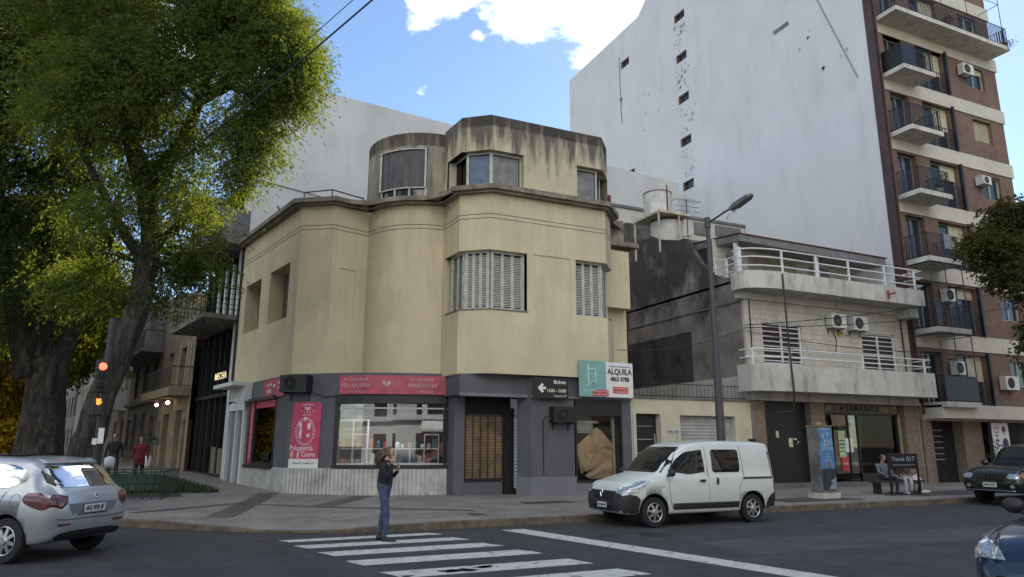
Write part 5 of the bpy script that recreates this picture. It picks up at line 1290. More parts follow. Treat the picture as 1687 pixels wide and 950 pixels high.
# buildings behind the camera: they close the street and stand in the shop-window reflections
for (x0, x1, h, m_, lab, awn) in ((-34, -4.5, 13, whitewall, 'cream building behind the viewer at the left', 0), (-4, 12, 8.5, whitewall, 'white building behind the viewer', 1), (12.3, 30, 15, oldwhite, 'pale apartment block behind the viewer', 0), (30.3, 60, 20, brickt, 'brown block behind the viewer at the right', 0)):
    t_ = thing('facing_building', lab, 'building', (x0, -9, 0)); q = MB(); q.bx(x0, x1, -24, -9, 0, h); q.bx(x0, x1, -9, -8.7, 3.6, 3.9); q.build('wall', m_, t_)
    q = MB(); w2 = MB()
    for k in range(int((x1 - x0) / 2.8)):
        for j in range(int(h / 3)): q.bx(x0 + .9 + k * 2.8, x0 + 2.1 + k * 2.8, -9.0, -8.98, j * 3 + 1, j * 3 + 2.6)
    q.build('window', black2, t_)
    if awn:
        q = MB(); q.hexa([(3, -7.6, 2.7), (10, -7.6, 2.7), (10, -9, 2.7), (3, -9, 2.7), (3, -7.6, 2.9), (10, -7.6, 2.9), (10, -9, 3.6), (3, -9, 3.6)]); q.build('awning', whitep, t_)
        q = MB(); q.bx(3.5, 10, -8.97, -8.9, .2, 2.6); q.build('shopfront', mat('red_brown_tile', (.20, .07, .05), .7, .3, 2), t_)
# ================================================= STREET FURNITURE
LP = thing('street_lamp', 'tall dark street lamp post with flat grey lantern behind the white van', 'street lamp', (13.22, 15.3, .15))
q = MB(); q.tube([(13.22, 15.3, .1), (13.22, 15.3, 4.2)], [.125, .105], 14); q.tube([(13.22, 15.3, 4.2), (13.2, 15.3, 8.05)], [.088, .06], 14); q.lathe([(.085, 0), (.085, .3), (.04, .32)], (13.2, 15.3, 7.82), seg=14)
q.lathe([(.2, 0), (.2, .05), (.15, .06)], (13.22, 15.3, .15), seg=14); q.build('pole', mat('pole_dark_grey', (.045, .048, .055), .5, .1, 4), LP, smooth=False)
q = MB(); q.tube([(13.2, 15.3, 7.95), (13.24, 14.8, 8.06), (13.28, 14.42, 8.14)], .028, 8); q.build('arm', MATS['pole_dark_grey'], LP)
q = MB(); a_ = Vector((.08, -.95, .20)).normalized(); b__ = Vector((.96, .28, 0)).normalized(); c__ = a_.cross(b__) * -1; o_ = Vector((13.28, 14.42, 8.13))
def hd(x, y, z): return o_ + a_ * x + b__ * y + c__ * z
q.add([hd(0, -.07, -.03), hd(0, .07, -.03), hd(.25, .15, -.04), hd(.7, .15, -.03), hd(.82, .06, -.02), hd(.82, -.06, -.02), hd(.7, -.15, -.03), hd(.25, -.15, -.04),
       hd(0, -.06, .05), hd(0, .06, .05), hd(.25, .13, .08), hd(.7, .12, .05), hd(.82, .05, .02), hd(.82, -.05, .02), hd(.7, -.12, .05), hd(.25, -.13, .08)],
      [(0, 1, 2, 7), (7, 2, 3, 6), (6, 3, 4, 5), (8, 15, 10, 9), (15, 14, 11, 10), (14, 13, 12, 11)] + [(i, (i + 1) % 8, 8 + (i + 1) % 8, 8 + i) for i in (1, 2, 3, 4, 5, 6)] + [(0, 8, 9, 1), (7, 15, 8, 0)])
q.tube([hd(.1, 0, .05), hd(.1, 0, .14)], .035, 8); q.build('lantern', mat('lantern_grey', (.16, .165, .17), .5, .1), LP)
# traffic light
TL = thing('traffic_light', 'traffic light with red signal and orange hand on the left corner', 'traffic light', (-1.62, 16.42, .15))
q = MB(); q.tube([(-1.50, 16.5, .1), (-1.52, 16.5, 4.25)], [.09, .07], 10); q.build('pole', blackm, TL)
tf = FR((-1.5, 16.42), 8)
q = MB(); q.box(tf, -.22, .02, .02, .25, 2.71, 3.35); q.box(tf, -.20, .0, .02, .2, 2.26, 2.62); q.build('signal_housing', mat('signal_black', (.014, .015, .014), .6, .1), TL, bevel=.02)
sigs = [(3.22, 'red_lens', mat('red_light', (1, .1, .05), .4, emit=(1, .07, .035), estr=2.4), .075), (3.03, 'unlit_lens', black2, .075), (2.84, 'unlit_lens', black2, .075)]
for z, nm, mm, r in sigs:
    q = MB(); p = tf.p(-.10, .255, z); q.ball(p, (r, .03, r), 18, 8); q.build(nm, mm, TL, smooth=True)
    q = MB(); q.tube([p + Vector((math.cos(t_) * r * 1.1, 0, math.sin(t_) * r * 1.1)) + tf.o * .10 for t_ in [math.pi * k / 10 for k in range(-1, 12)]], .012, 5)
    q.tube([p + Vector((math.cos(t_) * r * 1.15, 0, math.sin(t_) * r * 1.15)) for t_ in [2 * math.pi * k / 16 for k in range(16)]], .014, 5, closed=True); q.build('visor', MATS['signal_black'], TL)
q = MB(); p = tf.p(-.10, .21, 2.50); q.ball(p, (.035, .015, .04), 10, 6)
for k in range(4): q.tube([p + Vector((-.03 + .02 * k, 0, .03)), p + Vector((-.035 + .023 * k, 0, .085))], .01, 5)
q.tube([p + Vector((.03, 0, -.02)), p + Vector((.06, 0, .03))], .01, 5); q.build('orange_hand', mat('orange_light', (1, .35, .05), .4, emit=(1, .22, .03), estr=.9), TL)
q = MB(); q.box(tf, -.03, .07, .10, .11, 1.72, 2.02); q.box(tf, -.12, -.04, .105, .115, 1.7, 1.82); q.build('pasted_notice', whitev, TL)
# advertising / utility pillar with blue posters
UP = thing('utility_pillar', 'grey utility pillar with two torn blue posters on the pavement', 'utility pillar', (17.9, 16.3, .15))
uf = FR((17.45, 16.0), 5)
q = MB(); q.box(uf, .10, .78, -.38, 0, .32, 2.28); q.build('cabinet', mat('pillar_grey', (.15, .15, .155), .8, .2, 3, streak=.4, sscale=(3, 3, 3)), UP, bevel=.015)
q = MB(); q.box(uf, .02, .84, -.45, .07, .12, .32); q.build('footing', creamp if 0 else concw, UP)
q = MB(); q.box(uf, .08, .8, -.40, .03, 2.28, 2.31); q.ball(uf.p(.45, -.2, 2.35), (.10, .10, .07)); q.build('lid', mat('tan_lid', (.28, .22, .12), .8), UP)
q = MB(); q.box(uf, .18, .76, .0, .012, 1.60, 2.24); q.build('poster', mat('sky_blue_poster', (.11, .26, .50), .7, .3, 6), UP)
q = MB(); q.box(uf, .12, .78, .002, .016, 1.02, 1.60); q.build('poster', mat('mid_blue_poster', (.09, .21, .44), .7, .25, 6), UP)
q = MB(); q.box(uf, .16, .78, .0, .012, .40, 1.02); q.build('poster', mat('night_blue_poster', (.03, .038, .05), .7, .3, 5), UP)
q = MB(); q.add([uf.p(.40, .014, .42), uf.p(.77, .014, .42), uf.p(.77, .014, .80), uf.p(.60, .014, .62)], [(0, 1, 2, 3)]); q.add([uf.p(.5, .02, .62), uf.p(.62, .02, .72), uf.p(.60, .09, .66)], [(0, 1, 2)]); q.build('torn_paper', mat('pale_teal_paper', (.25, .33, .34), .8, .2), UP)
q = MB()
for a, b, c, d in ((.2, .74, 2.19, 2.22), (.2, .74, 1.62, 1.65), (.14, .76, 1.57, 1.59), (.34, .6, 1.44, 1.46), (.3, .64, 1.36, 1.38), (.38, .40, 1.05, 1.30), (.62, .64, 1.05, 1.30), (.38, .64, 1.28, 1.30), (.3, .36, 1.9, 2.05), (.5, .56, 1.95, 2.1), (.36, .58, 1.7, 1.88)): q.box(uf, a, b, .012, .019, c, d)
q.build('poster_print', mat('print_pale_blue', (.30, .42, .55), .7), UP)
q = MB(); q.box(uf, .42, .53, .019, .022, 1.72, 1.86); q.box(uf, .45, .58, .019, .022, 1.08, 1.22); q.build('printed_picture', mat('print_dull_red', (.25, .15, .2), .7), UP)
# bench-like sidewalk board with two people sitting behind it
BD = thing('pavement_sign', 'black sidewalk sign on legs hiding two seated people', 'sign', (21.4, 16.3, .15)); bf2 = FR((20.75, 16.2), -8)
q = MB(); q.box(bf2, 0, 1.22, -.04, 0, .98, 1.46); q.build('sign_board', blackm, BD, bevel=.008)
q = MB()
for u in (.03, 1.17): q.box(bf2, u, u + .04, -.05, .01, .15, 1.0); q.tube([bf2.p(u, -.3, .16), bf2.p(u, .02, .16)], .02, 5)
for k in range(6): q.tube([bf2.p(.1 + .18 * k, -.02, .16), bf2.p(.2 + .18 * k, -.02, .34), bf2.p(.28 + .18 * k, -.02, .16)], .010, 4)
q.tube([bf2.p(.03, -.02, .17), bf2.p(1.2, -.02, .17)], .015, 5); q.build('leg_frame', blackm, BD)
text('Tienda', .19, bf2, .42, 0, 1.28, mat('worn_white_lettering', (.30, .34, .36), .6), BD); text('017', .22, bf2, .92, 0, 1.28, MATS['worn_white_lettering'], BD)
q = MB(); q.box(bf2, .2, 1.05, 0, .004, 1.09, 1.105); q.build('rule_line', MATS['worn_white_lettering'], BD)
SB = thing('bench', 'low dark bench by the brick pier of the house', 'bench', (21.9, 16.9, .15)); q = MB(); q.box(bf2, 0, 2.0, -.95, -.55, .52, .58)
SBp = q.build('seat', mat('dark_wood', (.05, .035, .025), .7, .2, 4), SB)
for u in (.15, 1.8): q = MB(); q.box(bf2, u, u + .06, -.9, -.6, .15, .52); q.build('leg', blackm, SB)
# green tree guard, pot, litter bin on the left pavement
GG = thing('tree_guard', 'low green metal railing round the tree pit on the left pavement', 'railing', (-1.2, 24, .2)); q = MB()
gx = [(-2.2, 23.3), (-.4, 23.1), (.0, 25.6), (-2.1, 25.9)]; gzz = .15 + gz(-1, 24.5)
for i in range(4):
    A, Bq = Vector(gx[i]), Vector(gx[(i + 1) % 4])
    for z in (.12, .75, .45): q.tube([(A.x, A.y, gzz + z), (Bq.x, Bq.y, gzz + z)], .022, 5)
    for k in range(8): p = A.lerp(Bq, k / 8); q.tube([(p.x, p.y, gzz - .05), (p.x, p.y, gzz + .75)], .014, 4)
q.build('bars', greenm, GG)
q = MB(); q.box(FR((-2.1, 23.25), -4), .0, 1.6, -.02, .0, gzz + .25, gzz + .7); q.build('mesh_panel', mat('green_mesh', (.025, .055, .035), .8, .3, 5), GG)
PP = thing('potted_plant', 'white rounded pot with small dark plant by the tan house door', 'plant', tuple(LFm.p(-17.6, 1.0, .6))); q = MB(); zb = .15 + gz(1.5, 41); zb = .15 + gz(0, 40.5)
pc = LFm.p(-17.6, .9, .15 + .021 * 18 * .95); q.lathe([(.16, 0), (.26, .2), (.25, .45), (.2, .62), (.16, .62)], pc, seg=18); q.build('pot', whitep, PP, smooth=True)
q = MB(); q.tube([pc + Vector((0, 0, .6)), pc + Vector((.05, 0, 1.4))], .02, 5)
for k in range(180):
    c = pc + Vector(random.choice(((-.25, 0, 1.4), (.3, 0, 1.45), (.05, .1, 1.55)))) + Vector([random.gauss(0, .12) for _ in range(3)]); d = Vector([random.uniform(-.08, .08) for _ in range(3)]); e = Vector([random.uniform(-.05, .05) for _ in range(3)]); q.add([c, c + d, c + d + e, c + e], [(0, 1, 2, 3)])
q.build('foliage', MATS['dark_leaves'], PP)
LB_ = thing('litter_bin', 'pale rounded bin on a post beside the leaning trunk', 'bin', (-1.6, 21.5, .15)); q = MB(); q.lathe([(.05, 0), (.11, .04), (.13, .16), (.11, .24), (.04, .28)], (-1.66, 21.5, 1.12), seg=18); q.build('bin_body', whitep, LB_, smooth=True); q = MB(); q.tube([(-1.66, 21.5, .1), (-1.66, 21.5, 1.16)], .03, 6); q.build('post', blackm, LB_)
# overhead cables
def cable(pts, r, lab, m=blackm, sag=.4):
    q = MB(); a, b = Vector(pts[0]), Vector(pts[1]); P = []
    for k in range(21):
        t_ = k / 20; p = a.lerp(b, t_); p.z -= sag * 4 * t_ * (1 - t_); P.append(p)
    q.tube(P, r, 5); tag(q.build('overhead_cable', m), lab, 'cable')
cable([(4.2, 6.0, 9.8), (-3.2, 21.8, 7.2)], .017, 'thick bundled cable crossing in front of the big tree', sag=.3)
cable([(4.0, 6.0, 9.85), (-3.1, 22, 7.5)], .008, 'thin cable beside the thick bundle by the big tree', sag=.2)
cable([(19.15, 20.45, 6.2), (40, 17.5, 10.3)], .016, 'upper cable from the house corner towards the right tree', sag=.5)
cable([(19.15, 20.45, 6.1), (40, 17.3, 9.2)], .014, 'lower cable from the house corner towards the right tree', sag=.5)
cable([(19.2, 20.4, 5.95), (28.6, 19.9, 5.6)], .014, 'slack cable across the house front above the barred windows', sag=.15)
cable([(13.7, 21.0, 5.0), (19.2, 20.4, 6.1)], .012, 'thin cable from the cream building to the house corner', sag=.3)
# ================================================= FOLIAGE
def leaves_mesh(name, blobs, n_total, lw, ll, m, parent, seed, droop=.3, spray=.28, holes=None):
    """blobs: (x,y,z, rx,ry,rz, weight); leaves hang in small sprays scattered through each blob"""
    rs = np.random.RandomState(seed); W = np.array([b[6] * b[3] * b[4] * b[5] for b in blobs]) ** .85; W /= W.sum()
    per = 46; ns = n_total // per
    bi = rs.choice(len(blobs), ns, p=W); Bm = np.array([b[:6] for b in blobs])[bi]
    d = rs.normal(size=(ns, 3)); d /= np.linalg.norm(d, axis=1)[:, None]
    rad = rs.rand(ns) ** .42 * (1 + .38 * (rs.rand(ns) > .86) * rs.rand(ns))
    c = Bm[:, :3] + d * rad[:, None] * Bm[:, 3:6]
    c[:, 2] -= rs.rand(ns) * .25
    # carve gaps with a cheap 3-D field
    fld = np.sin(c[:, 0] * 3.1 + 1.3 * np.sin(c[:, 2] * 1.9 + seed)) * np.sin(c[:, 1] * 1.9 + seed * 2.1) * np.sin(c[:, 2] * 3.3 + .9 * np.sin(c[:, 0] * 2.4)) + .35 * np.sin(c[:, 0] * 1.3 + seed) * np.sin(c[:, 2] * 1.2 + 1)
    keep = fld > -.06 - .16 * rs.rand(ns); c = c[keep]; ns = len(c)
    K_ = 6; per = 48; M_ = per // K_
    ctr = np.repeat(c, per, 0); N_ = len(ctr)
    sdir = rs.normal(size=(ns * K_, 3)); sdir[:, 2] = sdir[:, 2] * .45 - .15; sdir /= np.linalg.norm(sdir, axis=1)[:, None]
    slen = (.45 + .75 * rs.rand(ns * K_)) * spray * 2.0
    t_ = (rs.rand(ns * K_, M_) ** .8); D3 = np.repeat(sdir, M_, 0)
    tt = (t_ * slen[:, None]).ravel(); off = D3 * tt[:, None]; off[:, 2] -= droop * 1.6 * tt ** 2 / (spray * 2)
    off += rs.normal(size=(N_, 3)) * .022
    p = ctr + off
    ax = D3 * 1.1 + rs.normal(size=(N_, 3)) * .55; ax[:, 2] -= .35 + 1.2 * tt; ax /= np.linalg.norm(ax, axis=1)[:, None]
    sd_ = rs.normal(size=(N_, 3)); sd_ -= ax * (sd_ * ax).sum(1)[:, None]; sd_ /= np.linalg.norm(sd_, axis=1)[:, None]
    L_ = (ll * (.6 + .8 * rs.rand(N_)))[:, None]; w_ = (lw * (.7 + .6 * rs.rand(N_)))[:, None]
    V = np.stack([p, p + ax * L_ * .5 + sd_ * w_ * .5, p + ax * L_, p + ax * L_ * .5 - sd_ * w_ * .5], 1).reshape(-1, 3)
    if parent: V = V - np.array(OFF[parent.name])
    me = bpy.data.meshes.new(name); me.vertices.add(4 * N_); me.vertices.foreach_set('co', V.astype(np.float32).ravel())
    me.loops.add(4 * N_); me.loops.foreach_set('vertex_index', np.arange(4 * N_, dtype=np.int32)); me.polygons.add(N_); me.polygons.foreach_set('loop_start', np.arange(0, 4 * N_, 4, dtype=np.int32))
    me.update(calc_edges=True); me.materials.append(m)
    o = bpy.data.objects.new(name, me); COL.objects.link(o)
    if parent: o.parent = parent; OFF[o.name] = OFF[parent.name]
    return o
def limbs(segs, parent, name, m=bark, seed=0):
    rr_ = random.Random(seed)
    q = MB()
    for pts, r0, r1 in segs:
        P = []; n_ = len(pts)
        for i in range(n_ - 1):
            a, b = Vector(pts[i]), Vector(pts[i + 1])
            for k in range(4): P.append(a.lerp(b, k / 4) + Vector((rr_.uniform(-1, 1), rr_.uniform(-1, 1), rr_.uniform(-.5, .5))) * (r0 * .10 if (i or k) else 0))
        P.append(Vector(pts[-1])); rad_ = [r0 + (r1 - r0) * (i / (len(P) - 1)) ** .8 for i in range(len(P))]
        k0 = len(q.v); q.tube(P, rad_, 28 if r0 > .2 else 6)
        if r0 > .2:
            for i in range(k0, len(q.v)):
                c_ = P[(i - k0) // 28]; d_ = q.v[i] - c_; a_ = math.atan2(d_.y, d_.x)
                f_ = .10 * math.sin(5 * a_ + q.v[i].z * .9 + seed) + .06 * math.sin(9 * a_ - q.v[i].z * 1.7) + .05 * math.sin(13 * a_ + q.v[i].z * 3)
                q.v[i] = c_ + d_ * (1 + f_)
    return q.build(name, m, parent, smooth=True)
def twigs(blobs, cnt, seed, src):
    rr_ = random.Random(seed); S = []
    for k in range(cnt):
        b = rr_.choice(blobs); t_ = Vector((b[0] + rr_.uniform(-.7, .7) * b[3], b[1] + rr_.uniform(-.7, .7) * b[4], b[2] + rr_.uniform(-.8, .8) * b[5]))
        s_ = min(src, key=lambda p: (Vector(p) - t_).length + rr_.uniform(0, 1.2)); s_ = Vector(s_); m1 = s_.lerp(t_, .5) + Vector((rr_.uniform(-.3, .3), rr_.uniform(-.3, .3), .3))
        S.append(([tuple(s_), tuple(m1), tuple(t_)], .055, .012))
    return S
lf1 = leafmat('tree_leaves', (.040, .075, .030), (.110, .142, .045), .5)
lf1b = leafmat('shaded_tree_leaves', (.028, .050, .024), (.060, .082, .030), .4)  # darker leaf copy: the forked tree's shade put into its colour
lf2 = leafmat('autumn_leaves', (.48, .36, .04), (.24, .22, .03), .45)
lf3 = leafmat('far_leaves', (.055, .08, .02), (.10, .12, .02), .4)
lf4 = leafmat('right_leaves', (.042, .052, .022), (.07, .075, .03), .3)
T2 = thing('street_tree', 'huge leaning street tree whose crown hangs over the cream building', 'tree', (-1.85, 20.2, .15))
blobs2 = [(-.9, 18.9, 11.3, 2.4, 2.2, 1.9, 1), (1.0, 17.9, 11.4, 1.55, 1.6, 1.4, 1.25), (1.55, 17.8, 12.2, 1.15, 1.3, .85, 1.2), (.7, 17.8, 13.5, 1.3, 1.5, .9, 1.1), (.85, 18.0, 9.7, .85, 1.0, 1.25, 1.1), (.75, 18.0, 8.4, .5, .7, .75, .9), (1.75, 17.8, 10.9, .65, .8, .75, 1.1),
          (-1.3, 19.4, 9.0, 1.5, 1.5, 1.0, .7), (-.5, 19.6, 7.6, 1.1, 1.2, .9, .8), (-2.4, 19.4, 7.6, 1.1, 1.2, .9, .6), (-.2, 20.4, 6.3, 1.2, 1.1, .7, .9), (-2.8, 18.8, 10.2, 1.8, 1.8, 1.5, .9), (-1.2, 18.2, 13.6, 2.4, 2.0, 1.2, 1), (-3.2, 19.0, 12.8, 1.9, 2.0, 1.5, .9), (.4, 18.0, 12.7, 1.7, 1.7, 1.2, .9), (-1.9, 20.6, 6.1, .9, .9, .6, .7), (-.5, 20.4, 6.5, .8, 1.0, .7, 1), (-.9, 20.5, 5.8, 1.1, 1.0, .6, 1), (-2.9, 20.8, 5.9, 1.0, 1.0, .8, 1)]
segs2 = [([(-2.25, 20.3, .0), (-2.12, 20.2, 1.6), (-1.75, 20.0, 3.3), (-1.35, 19.95, 5.2), (-1.2, 19.9, 6.8), (-1.5, 19.8, 8.4)], .36, .22),
         ([(-2.25, 20.3, -.05), (-2.2, 20.25, .7)], .5, .36),
         ([(-1.5, 19.8, 8.3), (-2.1, 19.6, 10.0), (-2.7, 19.3, 12.2)], .26, .08), ([(-1.4, 19.8, 8.2), (-.6, 19.4, 9.8), (-.3, 19.2, 11.2), (-.8, 18.9, 13)], .22, .06),
         ([(-.45, 19.3, 10.8), (.6, 18.7, 11.6), (1.9, 18.0, 12.3)], .13, .04), ([(-.5, 19.3, 10.6), (.3, 18.7, 11.0), (1.1, 18.2, 10.6), (1.2, 18, 9.2)], .12, .03), ([(-1.22, 19.9, 6.6), (-.6, 19.9, 7.4), (.1, 20.0, 7.9)], .14, .04),
         ([(-1.3, 19.9, 6.2), (-2.1, 19.7, 7.4), (-2.9, 19.4, 8.8), (-3.3, 19.2, 10.4)], .16, .05)]
limbs(segs2 + twigs(blobs2, 70, 3, [p for s_ in segs2 if s_[1] < .3 for p in s_[0]]), T2, 'trunk', seed=2)
leaves_mesh('crown', blobs2, 400000, .034, .10, lf1, T2, 11, droop=.42, spray=.31)
T1 = thing('street_tree', 'big forked street tree with thick upright trunk at the left', 'tree', (-3.7, 24.7, .2))
blobs1 = [(-4.6, 23.0, 11.2, 2.2, 2.2, 2.0, 1), (-5.0, 23.0, 8.3, 1.8, 1.8, 1.2, .7), (-3.6, 24.0, 7.0, 1.2, 1.5, .8, .6), (-5.6, 23.5, 6.4, 1.6, 1.6, .9, .8), (-4.0, 22.6, 13.8, 2.6, 2.4, 1.6, 1), (-6.6, 22.5, 10, 2.0, 2.0, 2.0, 1), (-5.8, 22.5, 13, 2.2, 2.2, 2, 1), (-4.6, 24.5, 5.4, 1.2, 1.2, .6, .6), (-6.3, 23.6, 5.0, 1.1, 1.2, .7, .8), (-3.4, 23.6, 9.8, 1.5, 1.7, 1.4, .8), (-2.2, 25, 8.5, 1.5, 1.6, 1.3, .7)]
segs1 = [([(-3.6, 24.7, .1), (-3.65, 24.7, 1.8), (-3.8, 24.7, 3.4), (-3.9, 24.7, 4.2)], .50, .46), ([(-4.25, 24.7, 3.6), (-4.7, 24.5, 5.2), (-5.3, 24.1, 7.5), (-5.6, 23.7, 10)], .36, .1),
         ([(-4.0, 24.7, 3.8), (-4.1, 24.6, 5.6), (-4.3, 24.0, 8.4), (-4.2, 23.5, 12)], .34, .08), ([(-3.7, 24.7, 3.7), (-3.35, 24.7, 5.0), (-2.9, 24.6, 6.6), (-2.5, 24.8, 9)], .34, .08)]
limbs(segs1 + twigs(blobs1, 50, 5, [p for s_ in segs1 if s_[1] < .4 for p in s_[0]]), T1, 'trunk', seed=5)
leaves_mesh('crown', blobs1, 210000, .045, .12, lf1b, T1, 23, droop=.4, spray=.33)
# trees farther up the left street
ft_ = [(-6.6, 39, 1.2, 'far_leaves', 'sunlit green tree behind the forked trunk', 12.5), (-7.8, 47, 1.3, 'far_leaves', 'green tree farther up the left pavement', 13), (-9.6, 48.5, 1.0, 'autumn_leaves', 'yellow autumn tree at the far left', 6.2), (-13.0, 52, 1.3, 'far_leaves', 'green tree across the left street', 9),
       (-11.5, 62, 1.6, 'far_leaves', 'tall green tree far up the left street', 12), (-17.5, 74, 1.8, 'far_leaves', 'tall green tree beyond the yellow one', 12), (-14.5, 82, 2, 'far_leaves', 'most distant green tree up the street', 14)]
for i, (x, y, s_, mm, lab, h) in enumerate(ft_):
    z0 = .1 + gz(x, y); t_ = thing('street_tree', lab, 'tree', (x, y, z0), 'trees up the left street'); rr_ = random.Random(i)
    bl = [(x + rr_.uniform(-2, 2) * s_, y + rr_.uniform(-2, 2) * s_, z0 + h * rr_.uniform(.45, 1.0), 1.7 * s_, 1.7 * s_, 1.2 * s_, 1) for k in range(9)]
    if mm == 'autumn_leaves': bl = [(x + rr_.uniform(-1.6, 1.6), y + rr_.uniform(-1.5, 1.5), z0 + rr_.uniform(1.8, 6.2), 1.3, 1.3, 1.0, 1) for k in range(9)]
    sg = [([(x, y, z0 - .1), (x + .1, y, z0 + h * .35), (x - .1, y, z0 + h * .8)], .3 * s_, .08)] + [([(x, y, z0 + h * .35), (b[0], b[1], b[2])], .12 * s_, .03) for b in bl[:6]]
    limbs(sg, t_, 'trunk', seed=i); leaves_mesh('crown', bl, 44000, .13, .26, MATS[mm], t_, 40 + i, spray=.4)
# tree at the right edge
T3 = thing('street_tree', 'dark leaved young tree at the right in front of the brick tower', 'tree', (29.6, 15.6, .15))
b3 = [(27.8, 15.8, 9.2, 1.1, 1.1, 1.0, 1), (28.6, 15.6, 10.6, 1.0, 1.0, .8, 1), (26.9, 15.9, 9.5, .8, .8, .45, .9), (28.6, 15.5, 8.1, 1.3, 1.2, .8, 1.1), (27.4, 15.8, 8.2, .8, .8, .45, .9), (29.6, 15.2, 9.6, 1.5, 1.3, 1.6, 1), (28.9, 15.4, 6.0, .9, .9, .7, .9), (29.2, 15.4, 4.9, .8, .8, .6, .9), (28.6, 15.6, 5.4, .5, .6, .4, .8)]
sg3 = [([(29.6, 15.6, 0), (29.7, 15.6, 2.5), (29.4, 15.6, 5.0), (28.9, 15.6, 6.7), (28.3, 15.7, 8.4), (28.4, 15.6, 10)], .16, .04), ([(28.8, 15.6, 6.9), (29.6, 15.3, 8.6), (29.8, 15.2, 10)], .09, .03), ([(28.6, 15.6, 7.3), (27.8, 15.8, 8.6), (27.0, 15.9, 9.4)], .06, .02), ([(29.4, 15.6, 4.6), (29.0, 15.5, 5.6)], .05, .02)]
limbs(sg3 + twigs(b3, 25, 8, [p for s_ in sg3 for p in s_[0][1:]]), T3, 'trunk', seed=8); leaves_mesh('crown', b3, 60000, .07, .13, lf4, T3, 77, spray=.25)
# grass of the tree pits
q = MB(); rs = random.Random(31)
for k in range(900):
    t_ = rs.random(); i = int(t_ * (len(full) - 1)); i = rs.choice((8, 9, 10, 11, 12, 13, 14, 15, 16, 17, 5, 6, 7, 4)); a = Vector(full[i]).lerp(Vector(full[i + 1]), rs.random()); b_n = (Vector(full[i + 1]) - Vector(full[i])).normalized(); nn = Vector((b_n.y, -b_n.x))
    road_ = rs.random() < .5; off_ = -abs(rs.gauss(.02, .14)) - .02 if road_ else .2 + abs(rs.gauss(0, 1.6)); p = a + nn * off_
    z = (.006 if road_ else .163) + gz(p.x, p.y); an_ = rs.uniform(0, 6.28); l_ = rs.uniform(.015, .045); w_ = l_ * .5; c, s_ = math.cos(an_), math.sin(an_)
    q.add([(p.x + c * l_, p.y + s_ * l_, z), (p.x - s_ * w_, p.y + c * w_, z + .006), (p.x - c * l_, p.y - s_ * l_, z), (p.x + s_ * w_, p.y - c * w_, z + .004)], [(0, 1, 2, 3)])
q.build('fallen_leaves', mat('dry_leaf', (.16, .11, .04), .9, .4, 30), kind='stuff')
rs = random.Random(12); q = MB()
for k in range(9000):
    x, y = rs.uniform(-3.0, 1.5), rs.uniform(25.2, 33)
    if x > 1.6 - (y - 25) * .21 - .3 or x < -3.4 - (y - 25) * .16: continue
    z = .16 + gz(x, y); a = rs.uniform(0, 6.28); h = rs.uniform(.05, .2); dx_, dy_ = math.cos(a) * .05, math.sin(a) * .05; q.add([(x, y, z), (x + dx_, y + dy_, z), (x + dx_ * .5 + rs.uniform(-.06, .06), y, z + h)], [(0, 1, 2)])
q.build('grass', grassm, kind='stuff')
q = MB(); q.add([(x, y, .163 + gz(x, y)) for x, y in ((-3.3, 25.2), (1.2, 25.2), (-.3, 33), (-4.6, 33))], [(0, 1, 2, 3)]); q.build('soil', dirt, kind='structure')
# ================================================= VEHICLES
def pchip(xs, ys, x):
    xs = np.array(xs, float); ys = np.array(ys, float); h = np.diff(xs); d = np.diff(ys) / h; m = np.zeros(len(xs)); m[0] = d[0]; m[-1] = d[-1]
    for i in range(1, len(xs) - 1):
        if d[i - 1] * d[i] > 0: w1 = 2 * h[i] + h[i - 1]; w2 = h[i] + 2 * h[i - 1]; m[i] = (w1 + w2) / (w1 / d[i - 1] + w2 / d[i])
    i = int(np.clip(np.searchsorted(xs, x) - 1, 0, len(xs) - 2)); t = (x - xs[i]) / h[i]
    return float((1 + 2 * t) * (1 - t) ** 2 * ys[i] + t * (1 - t) ** 2 * h[i] * m[i] + t * t * (3 - 2 * t) * ys[i + 1] + t * t * (t - 1) * h[i] * m[i + 1])
tyrem = mat('tyre_rubber', (.014, .014, .015), .85, .1, 10); rimm = mat('alloy_rim', (.45, .46, .47), .3, .05, 5, metal=.8); darkp = mat('black_bumper_plastic', (.018, .018, .020), .6, .1, 8)
carglass = glass('car_glass', (.010, .012, .014), .02, 0, .0, 1.32); lampg = mat('headlamp_glass', (.42, .45, .50), .12, .3, 18, metal=.5, coat=.8); redg = mat('tail_lamp_red', (.09, .010, .014), .2, .15, 6, coat=.8)
orangeg = mat('indicator_orange', (.6, .16, .02), .3, .1); chrome = mat('chrome', (.7, .7, .72), .15, .02, 5, metal=.95); platem = mat('number_plate', (.60, .60, .62), .5, .03)
underm = mat('underbody_dark', (.01, .01, .011), .9)
